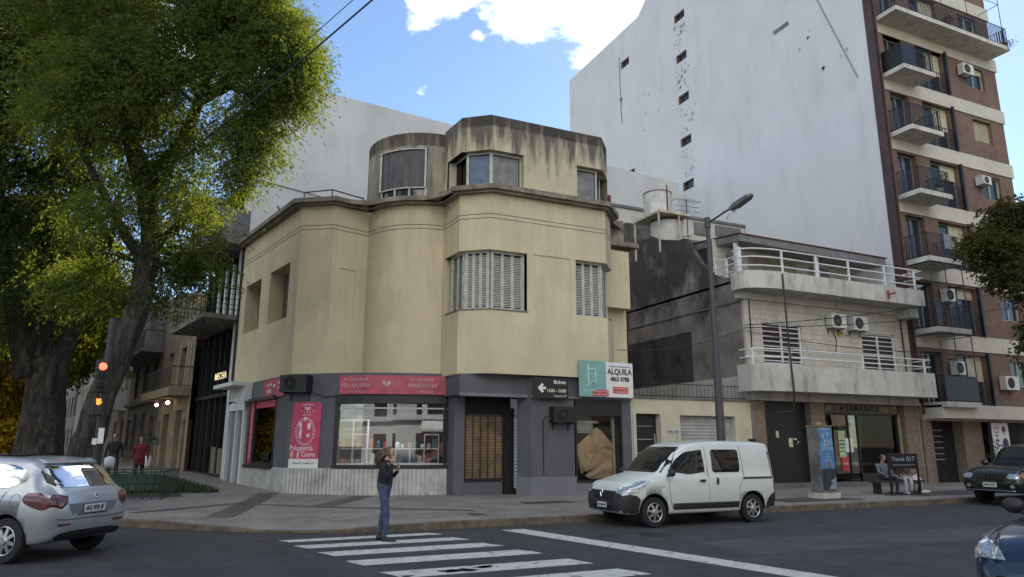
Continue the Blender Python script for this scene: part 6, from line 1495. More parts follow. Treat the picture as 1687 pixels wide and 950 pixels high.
class Car:
    """T: rows (x, z_bottom, z_belt, z_top, half_w_bottom, half_w_belt, half_w_top)"""
    def __init__(s, name, label, cat, loc, heading, T, axles, wr, paint, bottom_dark=None, track=.0, arch=None, ns=90, spoke=7, crown=.03, rims=rimm):
        s.t = thing(name, label, cat, loc, local=True); s.t.rotation_euler = (0, 0, heading); s.T = T; OFF[s.t.name] = Vector((0, 0, 0))
        xs = [r[0] for r in T]; cols = list(zip(*T)); x0, x1 = xs[0], xs[-1]
        b = MB(); X = []
        for i in range(ns + 1): X.append(x0 + (x1 - x0) * (.5 - .5 * math.cos(math.pi * i / ns)) if 1 else 0)
        rings = []
        for x in X:
            zb, zl, zt, wb, wl_, wt = [pchip(xs, cols[k], x) for k in range(1, 7)]
            zm = zb + (zl - zb) * .55
            half = [(0, zb), (wb * .6, zb), (wb - .06, zb), (wb - .01, zb + .03), (wb, zb + .09), (wb + (wl_ - wb) * .75, zb + (zl - zb) * .30), (wl_ + .004, zm), (wl_, zl - .08), (wl_ - .012, zl - .02), (wl_ - .035, zl + .012)]
            a = (wl_ - .035, zl + .012); c = (wt, zt - .07)
            for t_ in (.25, .5, .75): half.append((a[0] + (c[0] - a[0]) * t_ + .018 * math.sin(math.pi * t_) * min(1, max(0, (zt - zl) / .3)), a[1] + (c[1] - a[1]) * t_ if c[1] > a[1] else a[1] + (zt - a[1]) * t_ * .5))
            zc = max(c[1], a[1] + .002)
            half += [(wt, zc), (wt - .03, (zc + zt) / 2 + .015), (wt - .09, zt), (wt * .55, zt + crown * .7), (0, zt + crown)]
            rings.append([(x, y, z) for y, z in half] + [(x, -y, z) for y, z in half[-2:0:-1]])
        k = len(rings[0]); vs = [p for r in rings for p in r]
        fs = [(i * k + j, (i + 1) * k + j, (i + 1) * k + (j + 1) % k, i * k + (j + 1) % k) for i in range(ns) for j in range(k)]
        fs += [tuple(range(k)), tuple(range((ns + 1) * k - 1, ns * k - 1, -1))]
        b.add(vs, fs)
        body = b.build('body', [paint, underm], s.t, smooth=True)
        # wheel arches cut through the skin
        hw = max(cols[5])
        ar = arch or wr + .045
        cutb = MB()
        for ax in axles:
            for sg in (-1, 1):
                y0 = sg * (hw - .30); y1 = sg * (hw + .3)
                cutb.lathe([(ar, min(y0, y1)), (ar, max(y0, y1))], (ax, 0, wr + .01), axis='y', seg=40)
        cut = cutb.build('cut', underm)
        cut.parent = s.t
        bm = bmesh.new(); bm.from_mesh(cut.data); bmesh.ops.recalc_face_normals(bm, faces=bm.faces); bm.to_mesh(cut.data); bm.free()
        bm = bmesh.new(); bm.from_mesh(body.data); bmesh.ops.recalc_face_normals(bm, faces=bm.faces); bm.to_mesh(body.data); bm.free()
        mo = body.modifiers.new('b', 'BOOLEAN'); mo.operation = 'DIFFERENCE'; mo.object = cut; mo.solver = 'EXACT'
        dg = bpy.context.evaluated_depsgraph_get(); dg.update(); me = bpy.data.meshes.new_from_object(body.evaluated_get(dg)); body.modifiers.clear()
        s.full = body.data.copy(); body.data = me; bpy.data.objects.remove(cut)
        me.materials.clear(); me.materials.append(paint); me.materials.append(underm); me.materials.append(bottom_dark or paint)
        for p in me.polygons:
            c = p.center; mi = 0
            if c.z < .25 and abs(p.normal.z) > .6: mi = 1
            for ax in axles:
                if math.hypot(c.x - ax, c.z - wr - .01) < ar - .001 + .004 and abs(c.y) < hw + .01:
                    rad = Vector((c.x - ax, 0, c.z - wr - .01))
                    if abs(c.y) < hw - .29 or (rad.length > 1e-4 and abs(p.normal.dot(rad.normalized())) > .7): mi = 1
            if bottom_dark and mi == 0 and s.dark(c): mi = 2
            p.material_index = mi; p.use_smooth = mi != 1
        s.body = body
        bm = bmesh.new(); bm.from_mesh(s.full); s.bvh = BVHTree.FromBMesh(bm); bm.free()
        # wheels
        for ax in axles:
            for sg in (-1, 1):
                yc = sg * (hw - .115 - track); w = MB(); r = wr; ri = wr * .66
                w.lathe([(ri, -.10), (r - .02, -.10), (r, -.075), (r, .075), (r - .02, .10), (ri, .10), (ri - .01, .08), (ri - .01, -.08), (ri, -.10)][0:9], (ax, yc, r), axis='y', seg=36)
                wo = w.build('wheel', tyrem, s.t, smooth=False)
                w = MB(); yo = yc + sg * .085
                w.tube([(ax + math.cos(2 * math.pi * q_ / 32) * (ri - .012), yo, r + math.sin(2 * math.pi * q_ / 32) * (ri - .012)) for q_ in range(32)], .014, 6, closed=True)
                for q_ in range(spoke):
                    a = 2 * math.pi * (q_ + .3) / spoke; d = Vector((math.cos(a), 0, math.sin(a))); e = Vector((-math.sin(a), 0, math.cos(a)))
                    c0 = Vector((ax, yo + sg * .01, r))
                    for p0, p1, w0, w1 in ((.03, ri - .01, .030, .022),):
                        w.hexa([c0 + d * p0 - e * w0, c0 + d * p1 - e * w1 - Vector((0, sg * .012, 0)), c0 + d * p1 + e * w1 - Vector((0, sg * .012, 0)), c0 + d * p0 + e * w0,
                                c0 + d * p0 - e * w0 - Vector((0, sg * .03, 0)), c0 + d * p1 - e * w1 - Vector((0, sg * .04, 0)), c0 + d * p1 + e * w1 - Vector((0, sg * .04, 0)), c0 + d * p0 + e * w0 - Vector((0, sg * .03, 0))])
                w.lathe([(.055, -.02), (.06, .0), (.045, .015)] if sg > 0 else [(.045, -.015), (.06, 0), (.055, .02)], (ax, yo + sg * .012, r), axis='y', seg=16)
                w.build('rim', rims, wo)
                w = MB(); w.lathe([(ri - .02, -.01), (ri - .02, .01)], (ax, yc + sg * .02, r), axis='y', seg=24); w.build('dark_wheel_backing', underm, wo)  # dark disc backing the spokes, standing for the shade inside the wheel
    dark = staticmethod(lambda c: False)
    def patch(s, name, axis, poly, m, eps=.006, rows=12, cols=12, parent=None, thick=0):
        """outline given in the side / front / top view, laid on the body surface. axis: 'y+','y-','x+','x-','z+'"""
        poly = [Vector(p) for p in poly]; v0 = min(p.y for p in poly); v1 = max(p.y for p in poly); G = []
        sg = 1 if axis[1] == '+' else -1
        for i in range(rows + 1):
            v = v0 + (v1 - v0) * min(max(i / rows, .002), .998); xsn = []
            for j in range(len(poly)):
                a, c = poly[j], poly[(j + 1) % len(poly)]
                if (a.y - v) * (c.y - v) <= 0 and a.y != c.y: xsn.append(a.x + (c.x - a.x) * (v - a.y) / (c.y - a.y))
            lo, hi = min(xsn), max(xsn); row = []
            for j in range(cols + 1):
                u = lo + (hi - lo) * j / cols
                if axis[0] == 'y': o_, d_ = Vector((u, 3 * sg, v)), Vector((0, -sg, 0))
                elif axis[0] == 'x': o_, d_ = Vector((4 * sg, u, v)), Vector((-sg, 0, 0))
                else: o_, d_ = Vector((u, v, 4)), Vector((0, 0, -1))
                hit, nrm, _, _ = s.bvh.ray_cast(o_, d_)
                if hit is None: row.append(None); continue
                row.append(hit - d_ * eps)
            G.append(row)
        q = MB(); idx = {}
        for i, row in enumerate(G):
            for j, p in enumerate(row):
                if p is not None: idx[i, j] = len(q.v); q.v.append(p)
        for i in range(rows):
            for j in range(cols):
                ks = [(i, j), (i, j + 1), (i + 1, j + 1), (i + 1, j)]
                if all(k in idx for k in ks): q.f.append(tuple(idx[k] for k in ks)); q.mi.append(0)
        o = q.build(name, m, parent or s.t, smooth=True)
        if thick: so = o.modifiers.new('s', 'SOLIDIFY'); so.thickness = thick; so.offset = 0
        return o
    def seam(s, axis, pts, r=.006, m=None, name='door_seam'):
        sg = 1 if axis[1] == '+' else -1; P = []
        pts = [Vector(p) for p in pts]; D = []
        for a, c in zip(pts[:-1], pts[1:]):
            for k in range(6): D.append(a.lerp(c, k / 6))
        D.append(pts[-1])
        for p in D:
            if axis[0] == 'y': o_, d_ = Vector((p.x, 3 * sg, p.y)), Vector((0, -sg, 0))
            elif axis[0] == 'x': o_, d_ = Vector((4 * sg, p.x, p.y)), Vector((-sg, 0, 0))
            else: o_, d_ = Vector((p.x, p.y, 4)), Vector((0, 0, -1))
            hit = s.bvh.ray_cast(o_, d_)[0]
            if hit: P.append(hit)
        q = MB(); q.tube(P, r, 4); return q.build(name, m or underm, s.t)
def rpoly(x0, x1, z0, z1, r=.05, sk=0):
    out = []
    for cx__, cz__, a0 in ((x1 - r, z1 - r, 0), (x0 + r, z1 - r, 90), (x0 + r, z0 + r, 180), (x1 - r, z0 + r, 270)):
        for k in range(4): a = R(a0 + 30 * k); z = cz__ + r * math.sin(a); out.append((cx__ + r * math.cos(a) + sk * (z - z0), z))
    return out
# ---- white van (faces left along the kerb)
vanp = mat('white_car_paint', (.56, .60, .58), .32, .03, 2, coat=.5)
VT = [(-2.18, .40, .90, 1.50, .70, .74, .60), (-2.15, .34, .98, 1.68, .78, .82, .66), (-2.05, .30, 1.05, 1.78, .82, .865, .72), (-1.6, .28, 1.07, 1.81, .84, .875, .74), (-.6, .26, 1.07, 1.82, .84, .875, .74), (.15, .26, 1.06, 1.78, .84, .875, .73), (.55, .26, 1.05, 1.66, .84, .87, .69),
      (.95, .26, 1.03, 1.36, .84, .865, .66), (1.22, .26, 1.00, 1.12, .83, .86, .70), (1.5, .27, .96, 1.05, .83, .855, .72), (1.85, .28, .84, .96, .80, .83, .70), (2.04, .28, .80, .92, .77, .79, .66), (2.13, .30, .74, .83, .71, .73, .60), (2.17, .33, .64, .72, .66, .68, .54), (2.2, .38, .54, .60, .58, .60, .46)]
class Van(Car):
    pass
VC = (10.62, 13.76, 0); van = Van('parked_van', 'white parked cargo van with glazed sliding door and black bumpers', 'van', VC, math.pi, VT, (1.40, -1.41), .315, vanp, None, arch=.385, spoke=7)
van.t.scale = (.965, .97, .985)
for ax, sgn_ in (('y+', 1), ('y-', -1)):
    van.patch('side_window', ax, [(.98, 1.12), (.90, 1.22), (.70, 1.42), (.45, 1.58), (.22, 1.63), (-.02, 1.64), (-.04, 1.14), (.4, 1.10)], carglass)
    van.patch('side_window', ax, rpoly(-1.08, -.26, 1.13, 1.64, .06, -.03), carglass)
    van.seam(ax, [(1.0, 1.06), (.98, .7), (.92, .42), (.8, .36), (-.12, .36), (-.12, 1.7)]); van.seam(ax, [(-.12, .36), (-1.1, .36)]); van.seam(ax, [(-1.16, 1.72), (-1.18, 1.05), (-1.02, .8), (-1.0, .4)])
    van.patch('side_rail', ax, [(-1.15, 1.02), (-2.05, 1.02), (-2.05, .975), (-1.15, .975)], darkp, .008, 2, 12)
    van.patch('rub_strip', ax, [(.90, .36), (.90, .49), (-.98, .49), (-.98, .36)], darkp, .014, 4, 12, thick=.01)
    van.patch('handle', ax, rpoly(-.02, .14, .93, .985, .02), darkp, .02, 4, 4, thick=.015); van.patch('handle', ax, rpoly(-.40, -.34, .86, 1.02, .02), darkp, .02, 4, 4, thick=.015)
    van.patch('tail_lamp', ax, [(-2.02, 1.60), (-2.12, 1.60), (-2.17, .75), (-2.10, .62), (-2.07, .9)], redg, .010, 12, 4)
    van.patch('side_marker', ax, rpoly(1.12, 1.17, .83, .86, .01), orangeg, .008, 2, 2)
    q = MB(); q.ball((1.0, sgn_ * .98, 1.14), (.07, .11, .085), 12, 8); q.tube([(1.0, sgn_ * .83, 1.08), (1.0, sgn_ * .93, 1.10)], .03, 6); q.build('mirror', darkp, van.t, smooth=True)
    # headlight laid over the wing
    van.patch('front_bumper', ax, [(2.19, .34), (2.19, .66), (2.02, .70), (1.86, .68), (1.76, .60), (1.79, .45), (1.80, .30), (2.1, .30)], darkp, .010, 14, 14)
    van.patch('rear_bumper', ax, [(-1.80, .31), (-1.86, .5), (-1.98, .62), (-2.16, .70), (-2.17, .42), (-2.1, .34)], darkp, .010, 12, 10)
    van.patch('headlight', ax, [(2.10, .76), (2.0, .87), (1.80, .94), (1.55, .99), (1.48, .97), (1.62, .86), (1.85, .74), (2.0, .71)], lampg, .008, 16, 16)
    van.patch('arch_trim', ax, [(1.86, .34), (1.78, .62), (1.60, .76), (1.40, .80), (1.2, .76), (1.02, .62), (.95, .34), (.90, .34), (.98, .65), (1.17, .81), (1.40, .86)][:6] + [(.99, .60), (.95, .36)], darkp, -.03, 8, 8) if 0 else None
van.patch('windscreen', 'x+', [(-.70, 1.14), (.70, 1.14), (.76, 1.18), (.64, 1.66), (.58, 1.70), (-.58, 1.70), (-.64, 1.66), (-.76, 1.18)], carglass, .006, 16, 20)
van.patch('front_bumper', 'x+', [(-.62, .335), (.62, .335), (.735, .42), (.735, .66), (.60, .73), (-.60, .73), (-.735, .66), (-.735, .42)], darkp, .012, 14, 24)
van.patch('grille', 'x+', [(-.40, .58), (.40, .58), (.52, .76), (-.52, .76)], underm, .018, 6, 20); van.patch('lower_grille', 'x+', rpoly(-.45, .45, .34, .46, .03), underm, .012, 4, 16)
van.patch('headlight', 'x+', [(.46, .72), (.70, .70), (.77, .80), (.76, .90), (.60, .86)], lampg, .014, 8, 8); van.patch('headlight', 'x+', [(-.46, .72), (-.70, .70), (-.77, .80), (-.76, .90), (-.60, .86)], lampg, .014, 8, 8)
van.patch('number_plate', 'x+', rpoly(-.2, .2, .40, .51, .01), platem, .03, 2, 8)
hitv = van.bvh.ray_cast(Vector((4, 0, .455)), Vector((-1, 0, 0)))[0]
text('AE 944 UP', .085, FR((0, 0), 90), 0, -0, 0, blackm, None, 'x').hide_render = True
bpy.data.objects.remove(bpy.data.objects['x'])
q = MB(); hb = van.bvh.ray_cast(Vector((4, 0, .68)), Vector((-1, 0, 0)))[0]; q.tube([(hb.x + .04, 0, .62), (hb.x + .04, .05, .71), (hb.x + .03, 0, .80), (hb.x + .04, -.05, .71)], .014, 5, closed=True); q.build('diamond_badge', chrome, van.t)
q = MB(); q.tube([(.6, .35, 1.68), (.58, .2, 1.70)], .01, 4); q.tube([(1.20, .55, 1.145), (1.14, .1, 1.155)], .01, 4); q.tube([(1.20, -.1, 1.15), (1.16, -.55, 1.15)], .01, 4); q.tube([(.1, 0, 1.81), (.0, 0, 2.0)], .006, 4); q.build('wiper', underm, van.t)
def plate_text(car, txt, x_sign, z, y, size, tilt_y=0):
    """lettering on a plate: flat letters just off the plate surface"""
    hit = car.bvh.ray_cast(Vector((4 * x_sign, y, z)), Vector((-x_sign, 0, 0)))[0]
    fr = FR((hit.x + x_sign * .034, y), 90 if x_sign > 0 else -90)
    o = text(txt, size, fr, 0, .0, z, blackm, car.t, 'plate_lettering', bold=.002, ext=.002)
    return o
plate_text(van, 'AE 944 UP', 1, .45, 0, .075)
# ---- silver hatchback turning left in the foreground
silp = mat('silver_paint', (.42, .44, .47), .28, .04, 3, metal=.45, coat=.6)
HT = [(-1.95, .48, .80, .88, .58, .64, .52), (-1.92, .38, .86, .94, .68, .74, .58), (-1.84, .30, .92, 1.02, .76, .81, .60), (-1.70, .26, .95, 1.16, .80, .845, .60), (-1.48, .24, .96, 1.34, .82, .865, .60), (-1.22, .22, .96, 1.425, .83, .87, .60), (-.8, .2, .955, 1.45, .83, .87, .60), (-.1, .2, .94, 1.465, .83, .87, .60), (.4, .2, .93, 1.42, .83, .87, .58),
      (.85, .2, .91, 1.19, .83, .865, .58), (1.12, .2, .89, 1.0, .83, .86, .66), (1.5, .21, .83, .92, .81, .84, .66), (1.8, .22, .72, .80, .75, .78, .60), (1.96, .26, .58, .66, .64, .66, .5), (2.02, .34, .5, .55, .5, .52, .4)]
hd_ = R(143.6); fwv = Vector((math.cos(hd_), math.sin(hd_))); rc = Vector((-1.74, 13.60)); HC = rc + fwv * 1.23
car = Car('hatchback_car', 'silver hatchback seen from behind turning at the left of the photo', 'car', (HC.x, HC.y, 0), hd_, HT, (1.31, -1.23), .31, silp, arch=.355, spoke=8)
for ax, sg in (('y+', 1), ('y-', -1)):
    car.patch('side_window', ax, [(.72, .99), (.62, 1.12), (.35, 1.30), (.05, 1.375), (-.42, 1.38), (-.42, .995)], carglass)
    car.patch('side_window', ax, [(-.48, 1.38), (-.9, 1.37), (-1.22, 1.30), (-1.38, 1.20), (-1.38, 1.12), (-1.18, 1.03), (-.48, .995)], carglass)
    car.patch('window_trim', ax, [(.8, .965), (.8, .985), (-1.1, 1.0), (-1.1, .985)], chrome, .008, 2, 14)
    car.patch('tail_lamp', ax, [(-1.30, .93), (-1.52, .97), (-1.72, .97), (-1.86, .90), (-1.89, .76), (-1.80, .73), (-1.64, .77), (-1.40, .80), (-1.62, .83), (-1.62, .87), (-1.36, .90)][1:7] + [(-1.52, .82), (-1.46, .88)], redg, .008, 14, 14)
    car.seam(ax, [(-.45, 1.0), (-.45, .3)]); car.seam(ax, [(-1.15, .98), (-1.05, .75), (-.92, .55), (-.85, .3)]); car.seam(ax, [(.9, .93), (.95, .6), (.85, .28)])
    car.patch('handle', ax, rpoly(-.32, -.14, .835, .87, .015), chrome, .02, 3, 5, thick=.015); car.patch('handle', ax, rpoly(-1.0, -.82, .845, .88, .015), chrome, .02, 3, 5, thick=.015)
    q = MB(); q.ball((.66, sg * .97, 1.02), (.06, .10, .07), 12, 8); q.build('mirror', silp, car.t, smooth=True)
car.seam('y+', [(-1.35 + .09 * math.cos(R(a)), .86 + .09 * math.sin(R(a))) for a in range(0, 361, 30)], .004, name='fuel_flap')
car.t.scale = (1.0, .98, 1.035)
car.patch('rear_window', 'x-', [(-.56, 1.03), (.56, 1.03), (.66, 1.10), (.62, 1.25), (.53, 1.36), (-.53, 1.36), (-.62, 1.25), (-.66, 1.10)], carglass, .008, 14, 18)
car.patch('spoiler', 'x-', [(-.54, 1.37), (.54, 1.37), (.50, 1.425), (-.50, 1.425)], silp, .05, 4, 14, thick=.03); car.patch('brake_light', 'x-', rpoly(-.2, .2, 1.375, 1.40, .008), redg, .075, 2, 8)
car.patch('plate_recess_shade', 'x-', [(-.42, .66), (.42, .66), (.50, .80), (-.50, .80)], mat('shaded_silver', (.20, .22, .26), .5, metal=.4), .006, 4, 14); car.patch('number_plate', 'x-', rpoly(-.22, .22, .665, .775, .01), platem, .03, 3, 10)  # plate recess is a flat patch, its shade put into the darker silver
plate_text(car, 'AG 933 JF', -1, .72, 0, .088)
car.patch('tail_lamp', 'x-', [(.52, .93), (.70, .95), (.80, .90), (.82, .76), (.62, .74), (.52, .82)], redg, .010, 6, 6); car.patch('tail_lamp', 'x-', [(-.52, .93), (-.70, .95), (-.80, .90), (-.82, .76), (-.62, .74), (-.52, .82)], redg, .010, 6, 6)
car.patch('rear_bumper_insert', 'x-', [(-.62, .30), (.62, .30), (.68, .38), (.4, .42), (-.4, .42), (-.68, .38)], darkp, .008, 4, 14); car.patch('reflector', 'x-', rpoly(.42, .66, .50, .53, .01), redg, .01, 2, 5); car.patch('reflector', 'x-', rpoly(-.66, -.42, .50, .53, .01), redg, .01, 2, 5)
car.seam('x-', [(-.70, .60), (-.5, .58), (.5, .58), (.70, .60)], name='hatch_seam'); car.seam('x-', [(-.30, .64), (.3, .64)], .008)
hb = car.bvh.ray_cast(Vector((-4, 0, .90)), Vector((1, 0, 0)))[0]; q = MB(); q.tube([(hb.x - .015, .04, .86), (hb.x - .015, .0, .94), (hb.x - .015, -.03, .88), (hb.x - .015, -.01, .86)], .010, 5); q.build('badge', chrome, car.t)
q = MB(); q.hexa([(-.9, -.42, 1.478), (.2, -.42, 1.485), (.2, .42, 1.485), (-.9, .42, 1.478), (-.9, -.42, 1.484), (.2, -.42, 1.492), (.2, .42, 1.492), (-.9, .42, 1.484)]); q.build('sunroof', carglass, car.t)
car.patch('windscreen', 'x+', [(-.66, 1.03), (.66, 1.03), (.55, 1.38), (-.55, 1.38)], carglass, .008, 10, 14)
# ---- dark SUV parked at the right
suvp = mat('black_green_paint', (.012, .016, .015), .22, .1, 3, coat=.7)
ST = [(-2.38, .5, 1.0, 1.35, .78, .82, .62), (-2.3, .4, 1.1, 1.60, .84, .88, .66), (-2.0, .36, 1.14, 1.68, .88, .92, .68), (-1, .34, 1.14, 1.73, .89, .93, .70), (0, .34, 1.13, 1.73, .89, .93, .70), (.5, .34, 1.12, 1.66, .89, .93, .68), (.95, .34, 1.10, 1.36, .89, .92, .68), (1.2, .34, 1.08, 1.16, .89, .92, .74), (1.7, .36, 1.03, 1.11, .88, .91, .76), (2.15, .38, .96, 1.03, .84, .87, .76), (2.30, .40, .86, .93, .80, .83, .74), (2.38, .44, .74, .80, .74, .78, .70)]
suv = Car('suv_car', 'black off road car with slotted grille parked at the right kerb', 'car', (23.95, 13.55, 0), math.pi, ST, (1.42, -1.40), .37, suvp, arch=.43, spoke=5)
suv.patch('windscreen', 'x+', [(-.72, 1.16), (.72, 1.16), (.62, 1.62), (-.62, 1.62)], carglass, .008, 12, 14)
for k in range(7): suv.patch('grille_slot', 'x+', rpoly(-.40 + k * .118, -.32 + k * .118, .74, .92, .01), underm, .012, 4, 2)
suv.patch('headlight', 'x+', rpoly(.50, .80, .78, .93, .05), lampg, .012, 6, 6); suv.patch('headlight', 'x+', rpoly(-.80, -.50, .78, .93, .05), lampg, .012, 6, 6)
for ax in ('y+', 'y-'):
    suv.patch('indicator', ax, rpoly(2.12, 2.26, .80, .92, .02), orangeg, .008, 3, 4); suv.patch('side_window', ax, [(.98, 1.19), (.5, 1.58), (-.2, 1.64), (-.25, 1.19)], carglass); suv.patch('side_window', ax, [(-.32, 1.19), (-.32, 1.64), (-1.3, 1.63), (-1.3, 1.19)], carglass)
    sg = 1 if ax == 'y+' else -1; q = MB(); q.ball((.85, sg * 1.04, 1.2), (.07, .12, .09), 12, 8); q.build('mirror', suvp, suv.t, smooth=True)
suv.patch('number_plate', 'x+', rpoly(-.2, .2, .54, .67, .01), platem, .03, 2, 6); plate_text(suv, 'BAS 070', 1, .605, 0, .09)
suv.patch('bumper_strip', 'x+', rpoly(-.7, .7, .43, .455, .008), chrome, .03, 2, 16, thick=.01); suv.patch('lower_grille', 'x+', rpoly(-.45, .45, .46, .53, .02), underm, .012, 3, 12)
for y in (.62, -.62): suv.patch('fog_lamp', 'x+', rpoly(y - .06, y + .06, .52, .62, .04), lampg, .012, 4, 4)
# ---- dark blue car nearest, at the lower right corner
bluep = mat('dark_blue_paint', (.012, .018, .045), .2, .1, 3, coat=.8)
BT = [(-2.0, .4, .9, 1.0, .7, .76, .6), (-1.7, .24, .96, 1.25, .8, .85, .6), (-1, .2, .96, 1.44, .83, .87, .6), (0, .2, .95, 1.47, .83, .87, .6), (.45, .2, .94, 1.40, .83, .87, .58), (.95, .2, .92, 1.12, .83, .865, .6), (1.2, .2, .90, .98, .83, .86, .66), (1.6, .2, .83, .91, .81, .84, .68), (1.88, .21, .72, .79, .77, .80, .62), (2.02, .24, .56, .62, .68, .70, .54), (2.06, .32, .45, .5, .6, .62, .46)]
bh = R(181); bfw = Vector((math.cos(bh), math.sin(bh))); brt = Vector((bfw.y, -bfw.x)); cfar = Vector((7.38, 4.86)); BC = cfar - bfw * 1.98 - brt * .72
blue = Car('dark_blue_car', 'dark blue car whose front corner and mirror enter at the lower right', 'car', (BC.x, BC.y, 0), bh, BT, (1.28, -1.25), .31, bluep, darkp, arch=.36, spoke=7)
blue.patch('windscreen', 'x+', [(-.68, 1.0), (.68, 1.0), (.55, 1.38), (-.55, 1.38)], carglass, .008, 12, 14)
for ax, sg in (('y+', 1), ('y-', -1)):
    blue.patch('headlight', ax, [(2.0, .56), (1.96, .66), (1.80, .78), (1.62, .85), (1.56, .80), (1.66, .62), (1.82, .54)], lampg, .008, 10, 10)
    blue.patch('side_window', ax, [(.95, 1.0), (.4, 1.32), (-.2, 1.38), (-.25, 1.0)], carglass)
    q = MB(); q.ball((.78, sg * 1.0, 1.05), (.08, .12, .085), 14, 10); q.tube([(.78, sg * .84, .97), (.78, sg * .95, 1.0)], .03, 6); q.build('mirror', darkp, blue.t, smooth=True)
    blue.patch('headlight', 'x+', [(sg * .42, .62), (sg * .76, .60), (sg * .80, .72), (sg * .72, .80), (sg * .5, .72)], lampg, .010, 8, 8)
blue.patch('lower_grille', 'x+', rpoly(-.55, .55, .28, .48, .05), underm, .012, 4, 16); blue.seam('z+', [(.0 + 1.2, -.7), (1.7, -.66), (1.95, -.5)], .006, name='bonnet_seam')
# ---- red hatchback far up the left street
redp = mat('red_paint', (.30, .03, .03), .3, .1, 3, coat=.5)
far = Car('red_car', 'small red car far up the left street behind the forked trunk', 'car', (-9.4, 42, gz(-9.4, 42)), R(-78), HT, (1.31, -1.23), .31, redp, arch=.355, spoke=5)
far.patch('windscreen', 'x+', [(-.66, 1.03), (.66, 1.03), (.55, 1.38), (-.55, 1.38)], carglass, .008, 6, 8)
for sg in (1, -1): far.patch('headlight', 'x+', [(sg * .42, .60), (sg * .70, .60), (sg * .76, .72), (sg * .5, .72)], lampg, .010, 4, 4)
far.patch('number_plate', 'x+', rpoly(-.2, .2, .36, .46, .01), platem, .03, 2, 4)

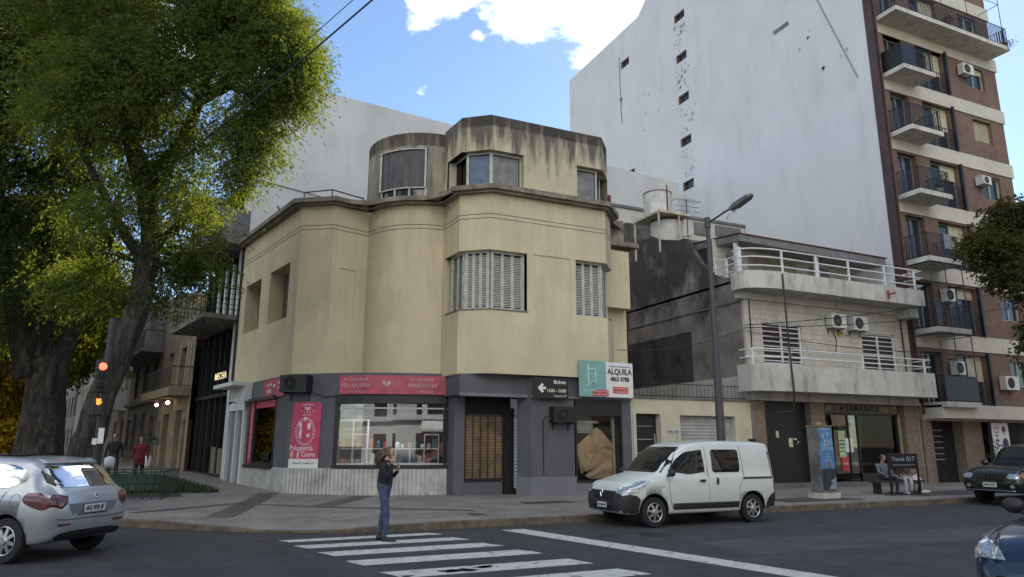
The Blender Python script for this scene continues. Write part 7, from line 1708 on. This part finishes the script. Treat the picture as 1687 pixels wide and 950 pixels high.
# ================================================= PEOPLE
skinm = mat('skin', (.42, .26, .19), .55, .05, 20); hairm = mat('brown_hair', (.10, .062, .04), .6, .35, 25, streak=.4, streakcol=(.22, .15, .10), sscale=(30, 30, 6)); navy = mat('navy_jacket', (.008, .010, .018), .85, .2, 12)
jeans = mat('blue_jeans', (.05, .08, .14), .9, .2, 10); shoe = mat('dark_shoe', (.02, .02, .025), .7); redsh = mat('dark_red_shoe', (.10, .02, .03), .7); wshoe = mat('white_sole', (.6, .6, .6), .7)
def person(label, loc, heading, joints, edges, mats, head, hands=(), hair=None, headturn=0, scale=1.0, feet=(), facing=(1, 0, 0), group=None):
    """joints: name -> (x,y,z,rx,ry,matindex); +x is forward. The body is grown with the skin modifier from the pelvis"""
    t = thing('person', label, 'person', loc, local=True); t.rotation_euler = (0, 0, heading); OFF[t.name] = Vector((0, 0, 0))
    names = list(joints); me = bpy.data.meshes.new('body'); me.from_pydata([joints[n_][:3] for n_ in names], [(names.index(a), names.index(b)) for a, b in edges], [])
    o = bpy.data.objects.new('body_tmp', me); COL.objects.link(o)
    sk = o.modifiers.new('skin', 'SKIN'); sk.use_smooth_shade = True
    if not me.skin_vertices: bpy.context.view_layer.objects.active = o; bpy.ops.mesh.customdata_skin_add() if not me.skin_vertices else None
    for i, n_ in enumerate(names): me.skin_vertices[0].data[i].radius = joints[n_][3:5]; me.skin_vertices[0].data[i].use_root = (i == 0)
    su = o.modifiers.new('sub', 'SUBSURF'); su.levels = 2; su.render_levels = 2
    dg = bpy.context.evaluated_depsgraph_get(); dg.update(); m2 = bpy.data.meshes.new_from_object(o.evaluated_get(dg)); bpy.data.objects.remove(o)
    bm = bmesh.new(); bm.from_mesh(m2)
    segs = [(Vector(joints[a][:3]), Vector(joints[b][:3]), joints[a][5], joints[b][5]) for a, b in edges]
    for f in bm.faces:
        c = f.calc_center_median(); best = 9
        for a, b, ma, mb2 in segs:
            ab = b - a; t_ = max(0, min(1, (c - a).dot(ab) / ab.length_squared)); d = (c - (a + ab * t_)).length
            if d < best: best = d; f.material_index = ma if t_ < .5 else mb2
        f.smooth = True
    bm2 = MB()
    # head: modelled skull with brow, nose, mouth, eyes, ears
    hc = Vector(head[0]); hr = head[1]; ta = headturn; fd = Vector((math.cos(ta), math.sin(ta), 0)); sd2 = Vector((-math.sin(ta), math.cos(ta), 0))
    def hp(f_, s_, u_): return hc + fd * f_ * hr + sd2 * s_ * hr + Vector((0, 0, u_ * hr))
    n0 = len(bm2.v); SEG, RG = 20, 14; vs = []
    for i in range(RG + 1):
        th = math.pi * i / RG; z = -math.cos(th); rr_ = math.sin(th)
        for k in range(SEG):
            a = 2 * math.pi * k / SEG; cf, sf = math.cos(a), math.sin(a)
            wx = .92; wy = .74
            if z < -.1: jaw = 1 + .38 * (z + .1); wy *= jaw; wx *= (1 + .10 * (z + .1))
            f_ = cf * rr_ * wx; s_ = sf * rr_ * wy; u_ = z * 1.18
            if cf > .2 and -.75 < z < -.55: f_ += .07 * cf          # chin
            if cf > .6 and -.05 < z < .12: f_ -= .05               # eye line
            vs.append(hp(f_, s_, u_))
    bm2.add(vs, [(i * SEG + k, i * SEG + (k + 1) % SEG, (i + 1) * SEG + (k + 1) % SEG, (i + 1) * SEG + k) for i in range(RG) for k in range(SEG)])
    bm2.add([hp(.86, -.10, -.28), hp(.86, .10, -.28), hp(1.10, 0, -.25), hp(.86, 0, .12)], [(0, 1, 2), (1, 3, 2), (3, 0, 2)])       # nose
    for s_ in (-1, 1): bm2.ball(hp(-.02, s_ * .74, -.05), (hr * .16, hr * .10, hr * .24), 8, 6)
    fl = MB()
    for s_ in (-1, 1): fl.ball(hp(.80, s_ * .27, .03), (hr * .09, hr * .12, hr * .06), 8, 6)
    fl.tube([hp(.86, -.17, -.52), hp(.91, 0, -.51), hp(.86, .17, -.52)], hr * .035, 5)
    # hands: palm and five separate bent fingers
    for (w0, dr, nrm_, curl) in hands:
        w0 = Vector(w0); dr = Vector(dr).normalized(); nrm_ = Vector(nrm_).normalized(); sd3 = dr.cross(nrm_).normalized(); s_ = .085
        bm2.hexa([w0 - sd3 * .028 - nrm_ * .012, w0 + sd3 * .028 - nrm_ * .012, w0 + sd3 * .028 + nrm_ * .012, w0 - sd3 * .028 + nrm_ * .012,
                  w0 + dr * s_ - sd3 * .038 - nrm_ * .011, w0 + dr * s_ + sd3 * .038 - nrm_ * .011, w0 + dr * s_ + sd3 * .038 + nrm_ * .011, w0 + dr * s_ - sd3 * .038 + nrm_ * .011])
        for k, ln in enumerate((.062, .075, .070, .055)):
            b0 = w0 + dr * (s_ - .01) + sd3 * (-.030 + .020 * k); P = [b0]; d = dr.copy(); ang = curl
            for j in range(3): d = (d * math.cos(ang) + nrm_ * math.sin(ang)).normalized() if j else d; b0 = b0 + d * ln * (.42, .33, .25)[j]; P.append(b0); 
            bm2.tube(P, [.0095, .009, .008, .0065], 6)
        b0 = w0 + dr * .02 - sd3 * .03; bm2.tube([b0, b0 + (dr * .6 - sd3 * .6 + nrm_ * .3).normalized() * .035, b0 + (dr * .8 - sd3 * .35 + nrm_ * .5).normalized() * .065], [.012, .010, .008], 6)
    tmp = bpy.data.meshes.new('t'); tmp.from_pydata(bm2.v, [], bm2.f); nb = len(bm.faces); bm.from_mesh(tmp); bm.faces.ensure_lookup_table()
    for f in bm.faces[nb:]: f.material_index = 0; f.smooth = True
    nb = len(bm.faces); tmp = bpy.data.meshes.new('t'); tmp.from_pydata(fl.v, [], fl.f); bm.from_mesh(tmp); bm.faces.ensure_lookup_table()
    for f in bm.faces[nb:]: f.material_index = len(mats) - 1; f.smooth = True
    for (a, mi_, dirf) in feet:
        sh_ = MB(); a = Vector(a); d = Vector((math.cos(dirf), math.sin(dirf), 0)); e = Vector((-d.y, d.x, 0)); sh_.v = []; ring_ = []
        for k, (f_, w_, h_) in enumerate(((-.075, .03, .06), (-.05, .038, .085), (.02, .038, .08), (.10, .044, .055), (.16, .038, .042), (.185, .02, .03))):
            for s2 in (-1, 1): sh_.v += [a + d * f_ + e * s2 * w_]; 
            for s2 in (1, -1): sh_.v += [a + d * f_ + e * s2 * w_ * .75 + Vector((0, 0, h_))]
        sh_.f = [(4 * i + j, 4 * i + (j + 1) % 4, 4 * i + 4 + (j + 1) % 4, 4 * i + 4 + j) for i in range(5) for j in range(4)] + [(3, 2, 1, 0), (20, 21, 22, 23)]
        tmp = bpy.data.meshes.new('t'); tmp.from_pydata(sh_.v, [], sh_.f); nb = len(bm.faces); bm.from_mesh(tmp); bm.faces.ensure_lookup_table()
        for f in bm.faces[nb:]: f.material_index = mi_; f.smooth = True
    bmesh.ops.recalc_face_normals(bm, faces=bm.faces); bm.to_mesh(m2); bm.free()
    for x in mats: m2.materials.append(x)
    b = bpy.data.objects.new('body', m2); COL.objects.link(b); b.parent = t
    if hair:
        h = MB(); hair(h, hp, hr); h.build('hair', hairm, t, smooth=True)
    if scale != 1: t.scale = (scale,) * 3
    return t
def woman_hair(h, hp, hr):
    vs = []; SEG, RG = 18, 10
    for i in range(RG + 1):
        th = math.pi * (.36 + .64 * i / RG) ; z = -math.cos(th)
        for k in range(SEG):
            a = 2 * math.pi * k / SEG; cf = math.cos(a); r_ = math.sin(th); f_ = cf * r_ * (1.0 if cf < .2 else .90) - .06; s_ = math.sin(a) * r_ * .86; u_ = z * 1.26
            if cf > .35 and z < .62: f_ = min(f_, .35)
            vs.append(hp(f_, s_, u_))
    h.add(vs, [(i * SEG + k, i * SEG + (k + 1) % SEG, (i + 1) * SEG + (k + 1) % SEG, (i + 1) * SEG + k) for i in range(RG) for k in range(SEG)])
    rr_ = random.Random(4)
    for k in range(190):      # long hair blowing backwards
        a = rr_.uniform(-1, 1); z0 = rr_.uniform(-.2, .9); l = rr_.uniform(1.5, 3.2); drp = rr_.uniform(1.2, 3.0)
        st_ = hp(-.45 - .4 * rr_.random(), a * .8, z0); m1 = hp(-1.0 - .3 * l, a * .85 + rr_.uniform(-.1, .1), z0 - drp * .35); e1 = hp(-.7 - l * .75, a * .8 + rr_.uniform(-.3, .3), z0 - drp)
        h.tube([st_, m1, e1], [hr * .15, hr * .14, hr * .02], 4)
# standing woman; heading: she faces the right-hand side of the photo
wj = {'pelvis': (-.03, 0, .93, .14, .175, 2), 'waist': (-.02, 0, 1.05, .135, .165, 1), 'chest': (-.01, 0, 1.24, .135, .175, 1), 'neckb': (.0, 0, 1.385, .06, .085, 1), 'neck': (.025, 0, 1.46, .045, .045, 0), 'skull': (.05, 0, 1.53, .055, .05, 0),
      'hipL': (-.02, .09, .86, .098, .10, 2), 'kneeL': (-.05, .11, .50, .066, .07, 2), 'calfL': (-.09, .115, .32, .058, .062, 2), 'ankL': (-.11, .12, .09, .042, .045, 2), 
      'hipR': (-.02, -.085, .88, .095, .10, 2), 'kneeR': (.07, -.10, .50, .066, .07, 2), 'calfR': (.07, -.105, .32, .058, .062, 2), 'ankR': (.06, -.11, .09, .042, .045, 2),
      'shL': (-.01, .165, 1.335, .062, .062, 1), 'elL': (.05, .21, 1.10, .048, .05, 1), 'wrL': (.20, .09, 1.22, .034, .034, 1), 'haL': (.225, .075, 1.245, .02, .022, 0),
      'shR': (-.01, -.165, 1.335, .062, .062, 1), 'elR': (.07, -.22, 1.10, .048, .05, 1), 'wrR': (.15, -.10, 1.33, .034, .034, 1), 'haR': (.145, -.085, 1.365, .02, .022, 0), 'hem': (-.03, 0, .90, .14, .175, 1)}
we = [('pelvis', 'waist'), ('waist', 'chest'), ('chest', 'neckb'), ('neckb', 'neck'), ('neck', 'skull')] + [(a + s_, b + s_) for s_ in 'LR' for a, b in (('hip', 'knee'), ('knee', 'calf'), ('calf', 'ank'), ('sh', 'el'), ('el', 'wr'), ('wr', 'ha'))] + [('pelvis', 'hipL'), ('pelvis', 'hipR'), ('chest', 'shL'), ('chest', 'shR')]
wj.pop('hem')
wh = R(-32)
person('woman with blowing brown hair in navy jacket and jeans standing on the crosswalk', (3.50, 13.25, .004), wh, wj, we, [skinm, navy, jeans, shoe, shoe, mat('face_dark', (.10, .03, .03), .6)],
       ((.06, 0, 1.555), .098), hands=[((.225, .07, 1.25), (-.1, -.1, 1), (-.3, -.2, 0), .9), ((.14, -.085, 1.37), (.1, .1, 1), (.5, .8, 0), .7)], hair=woman_hair, headturn=-.15, feet=[((-.10, .12, 0), 3, .15), ((.08, -.11, 0), 4, -.1)])
# two people walking up the left pavement, and two seated
def stand(col_top, col_leg, coat=False):
    j = {k: list(v) for k, v in wj.items()}
    for s_, sy in (('L', 1), ('R', -1)): j['sh' + s_][1] = sy * .19; j['el' + s_][:3] = [.0, sy * .25, 1.10]; j['wr' + s_][:3] = [.05, sy * .26, .88]; j['ha' + s_][:3] = [.06, sy * .26, .83]
    if coat:
        for k in ('pelvis', 'hipL', 'hipR'): j[k][5] = 1; j[k][3] *= 1.25; j[k][4] *= 1.15
        for k in ('kneeL', 'kneeR'): j[k][3] *= 1.1
    return j
hp_ = [((.06, .26, .84), (0, 0, -1), (0, -1, 0), .4), ((.06, -.26, .84), (0, 0, -1), (0, 1, 0), .4)]
def short_hair(h, hp, hr):
    vs = []; SEG, RG = 14, 6
    for i in range(RG + 1):
        th = math.pi * (.45 + .55 * i / RG); z = -math.cos(th)
        for k in range(SEG):
            a = 2 * math.pi * k / SEG; f_ = math.cos(a) * math.sin(th) * 1.04 - .10; vs.append(hp(min(f_, .72), math.sin(a) * math.sin(th) * .86, z * 1.28))
    h.add(vs, [(i * SEG + k, i * SEG + (k + 1) % SEG, (i + 1) * SEG + (k + 1) % SEG, (i + 1) * SEG + k) for i in range(RG) for k in range(SEG)])
blk = mat('black_coat', (.012, .012, .014), .85, .1); wine = mat('wine_red_coat', (.15, .012, .02), .85, .15, 8)
fz = lambda x, y: .155 + gz(x, y)
person('person in black coat walking on the left pavement beside the red coated one', (-2.25, 30.6, fz(-2.25, 30.6)), R(-100), stand(0, 0), we, [skinm, blk, mat('grey_trousers', (.05, .06, .06), .9), shoe, shoe, shoe], ((.06, 0, 1.575), .10), hands=hp_, hair=short_hair, feet=[((-.10, .12, 0), 3, 0), ((.08, -.11, 0), 3, 0)], scale=1.06)
person('person in wine red coat walking on the left pavement', (-1.35, 30.0, fz(-1.35, 30.0)), R(-90), stand(0, 0, True), we, [skinm, wine, blk, shoe, shoe, shoe], ((.06, 0, 1.575), .10), hands=hp_, hair=short_hair, feet=[((-.10, .12, 0), 3, 0), ((.08, -.11, 0), 3, 0)], scale=1.0)
def sit(dz=0):
    j = {k: list(v) for k, v in wj.items()}
    for k in j: j[k][2] -= .42
    for s_, sy in (('L', 1), ('R', -1)):
        j['hip' + s_][:3] = [.05, sy * .09, .50]; j['knee' + s_][:3] = [.44, sy * .11, .50]; j['calf' + s_][:3] = [.45, sy * .11, .30]; j['ank' + s_][:3] = [.42, sy * .11, .09]
        j['sh' + s_][1] = sy * .18; j['el' + s_][:3] = [.08, sy * .25, .70]; j['wr' + s_][:3] = [.28, sy * .16, .60]; j['ha' + s_][:3] = [.33, sy * .14, .59]
    return j
sh_ = [((.33, .14, .59), (1, -.2, 0), (0, 0, -1), .6), ((.33, -.14, .59), (1, .2, 0), (0, 0, -1), .6)]
paleT = mat('pale_lilac_trousers', (.52, .50, .56), .9, .08, 8); dkred = mat('dark_brown_jacket', (.05, .022, .02), .85, .1); bluegr = mat('grey_blue_jacket', (.12, .16, .18), .85, .1)
person('seated person in pale trousers and dark jacket behind the black pavement sign', (22.15, 16.98, .15), R(-100), sit(), we, [skinm, dkred, paleT, shoe, wshoe, shoe], ((.06, 0, 1.15), .10), hands=sh_, hair=short_hair, feet=[((.42, .11, 0), 3, 0), ((.42, -.11, 0), 4, 0)])
person('seated person in grey blue jacket at the left behind the black pavement sign', (21.62, 17.10, .15), R(-100), sit(), we, [skinm, bluegr, mat('dark_trousers', (.03, .035, .04), .9), shoe, shoe, shoe], ((.06, 0, 1.15), .10), hands=sh_, hair=short_hair, feet=[((.42, .11, 0), 3, 0), ((.42, -.11, 0), 3, 0)])
bg_ = MB(); bg_.ball((22.75, 16.75, .45), (.2, .18, .3), 12, 8); bg_.ball((22.8, 16.5, .2), (.22, .12, .06), 10, 6); bg_.tube([(22.7, 16.7, .7), (22.8, 16.7, .85), (22.85, 16.7, .7)], .015, 5)
tag(bg_.build('plastic_bag', mat('white_plastic', (.55, .54, .50), .5, .1, 6), smooth=True), 'stuffed white plastic bag beside the seated people', 'bag')
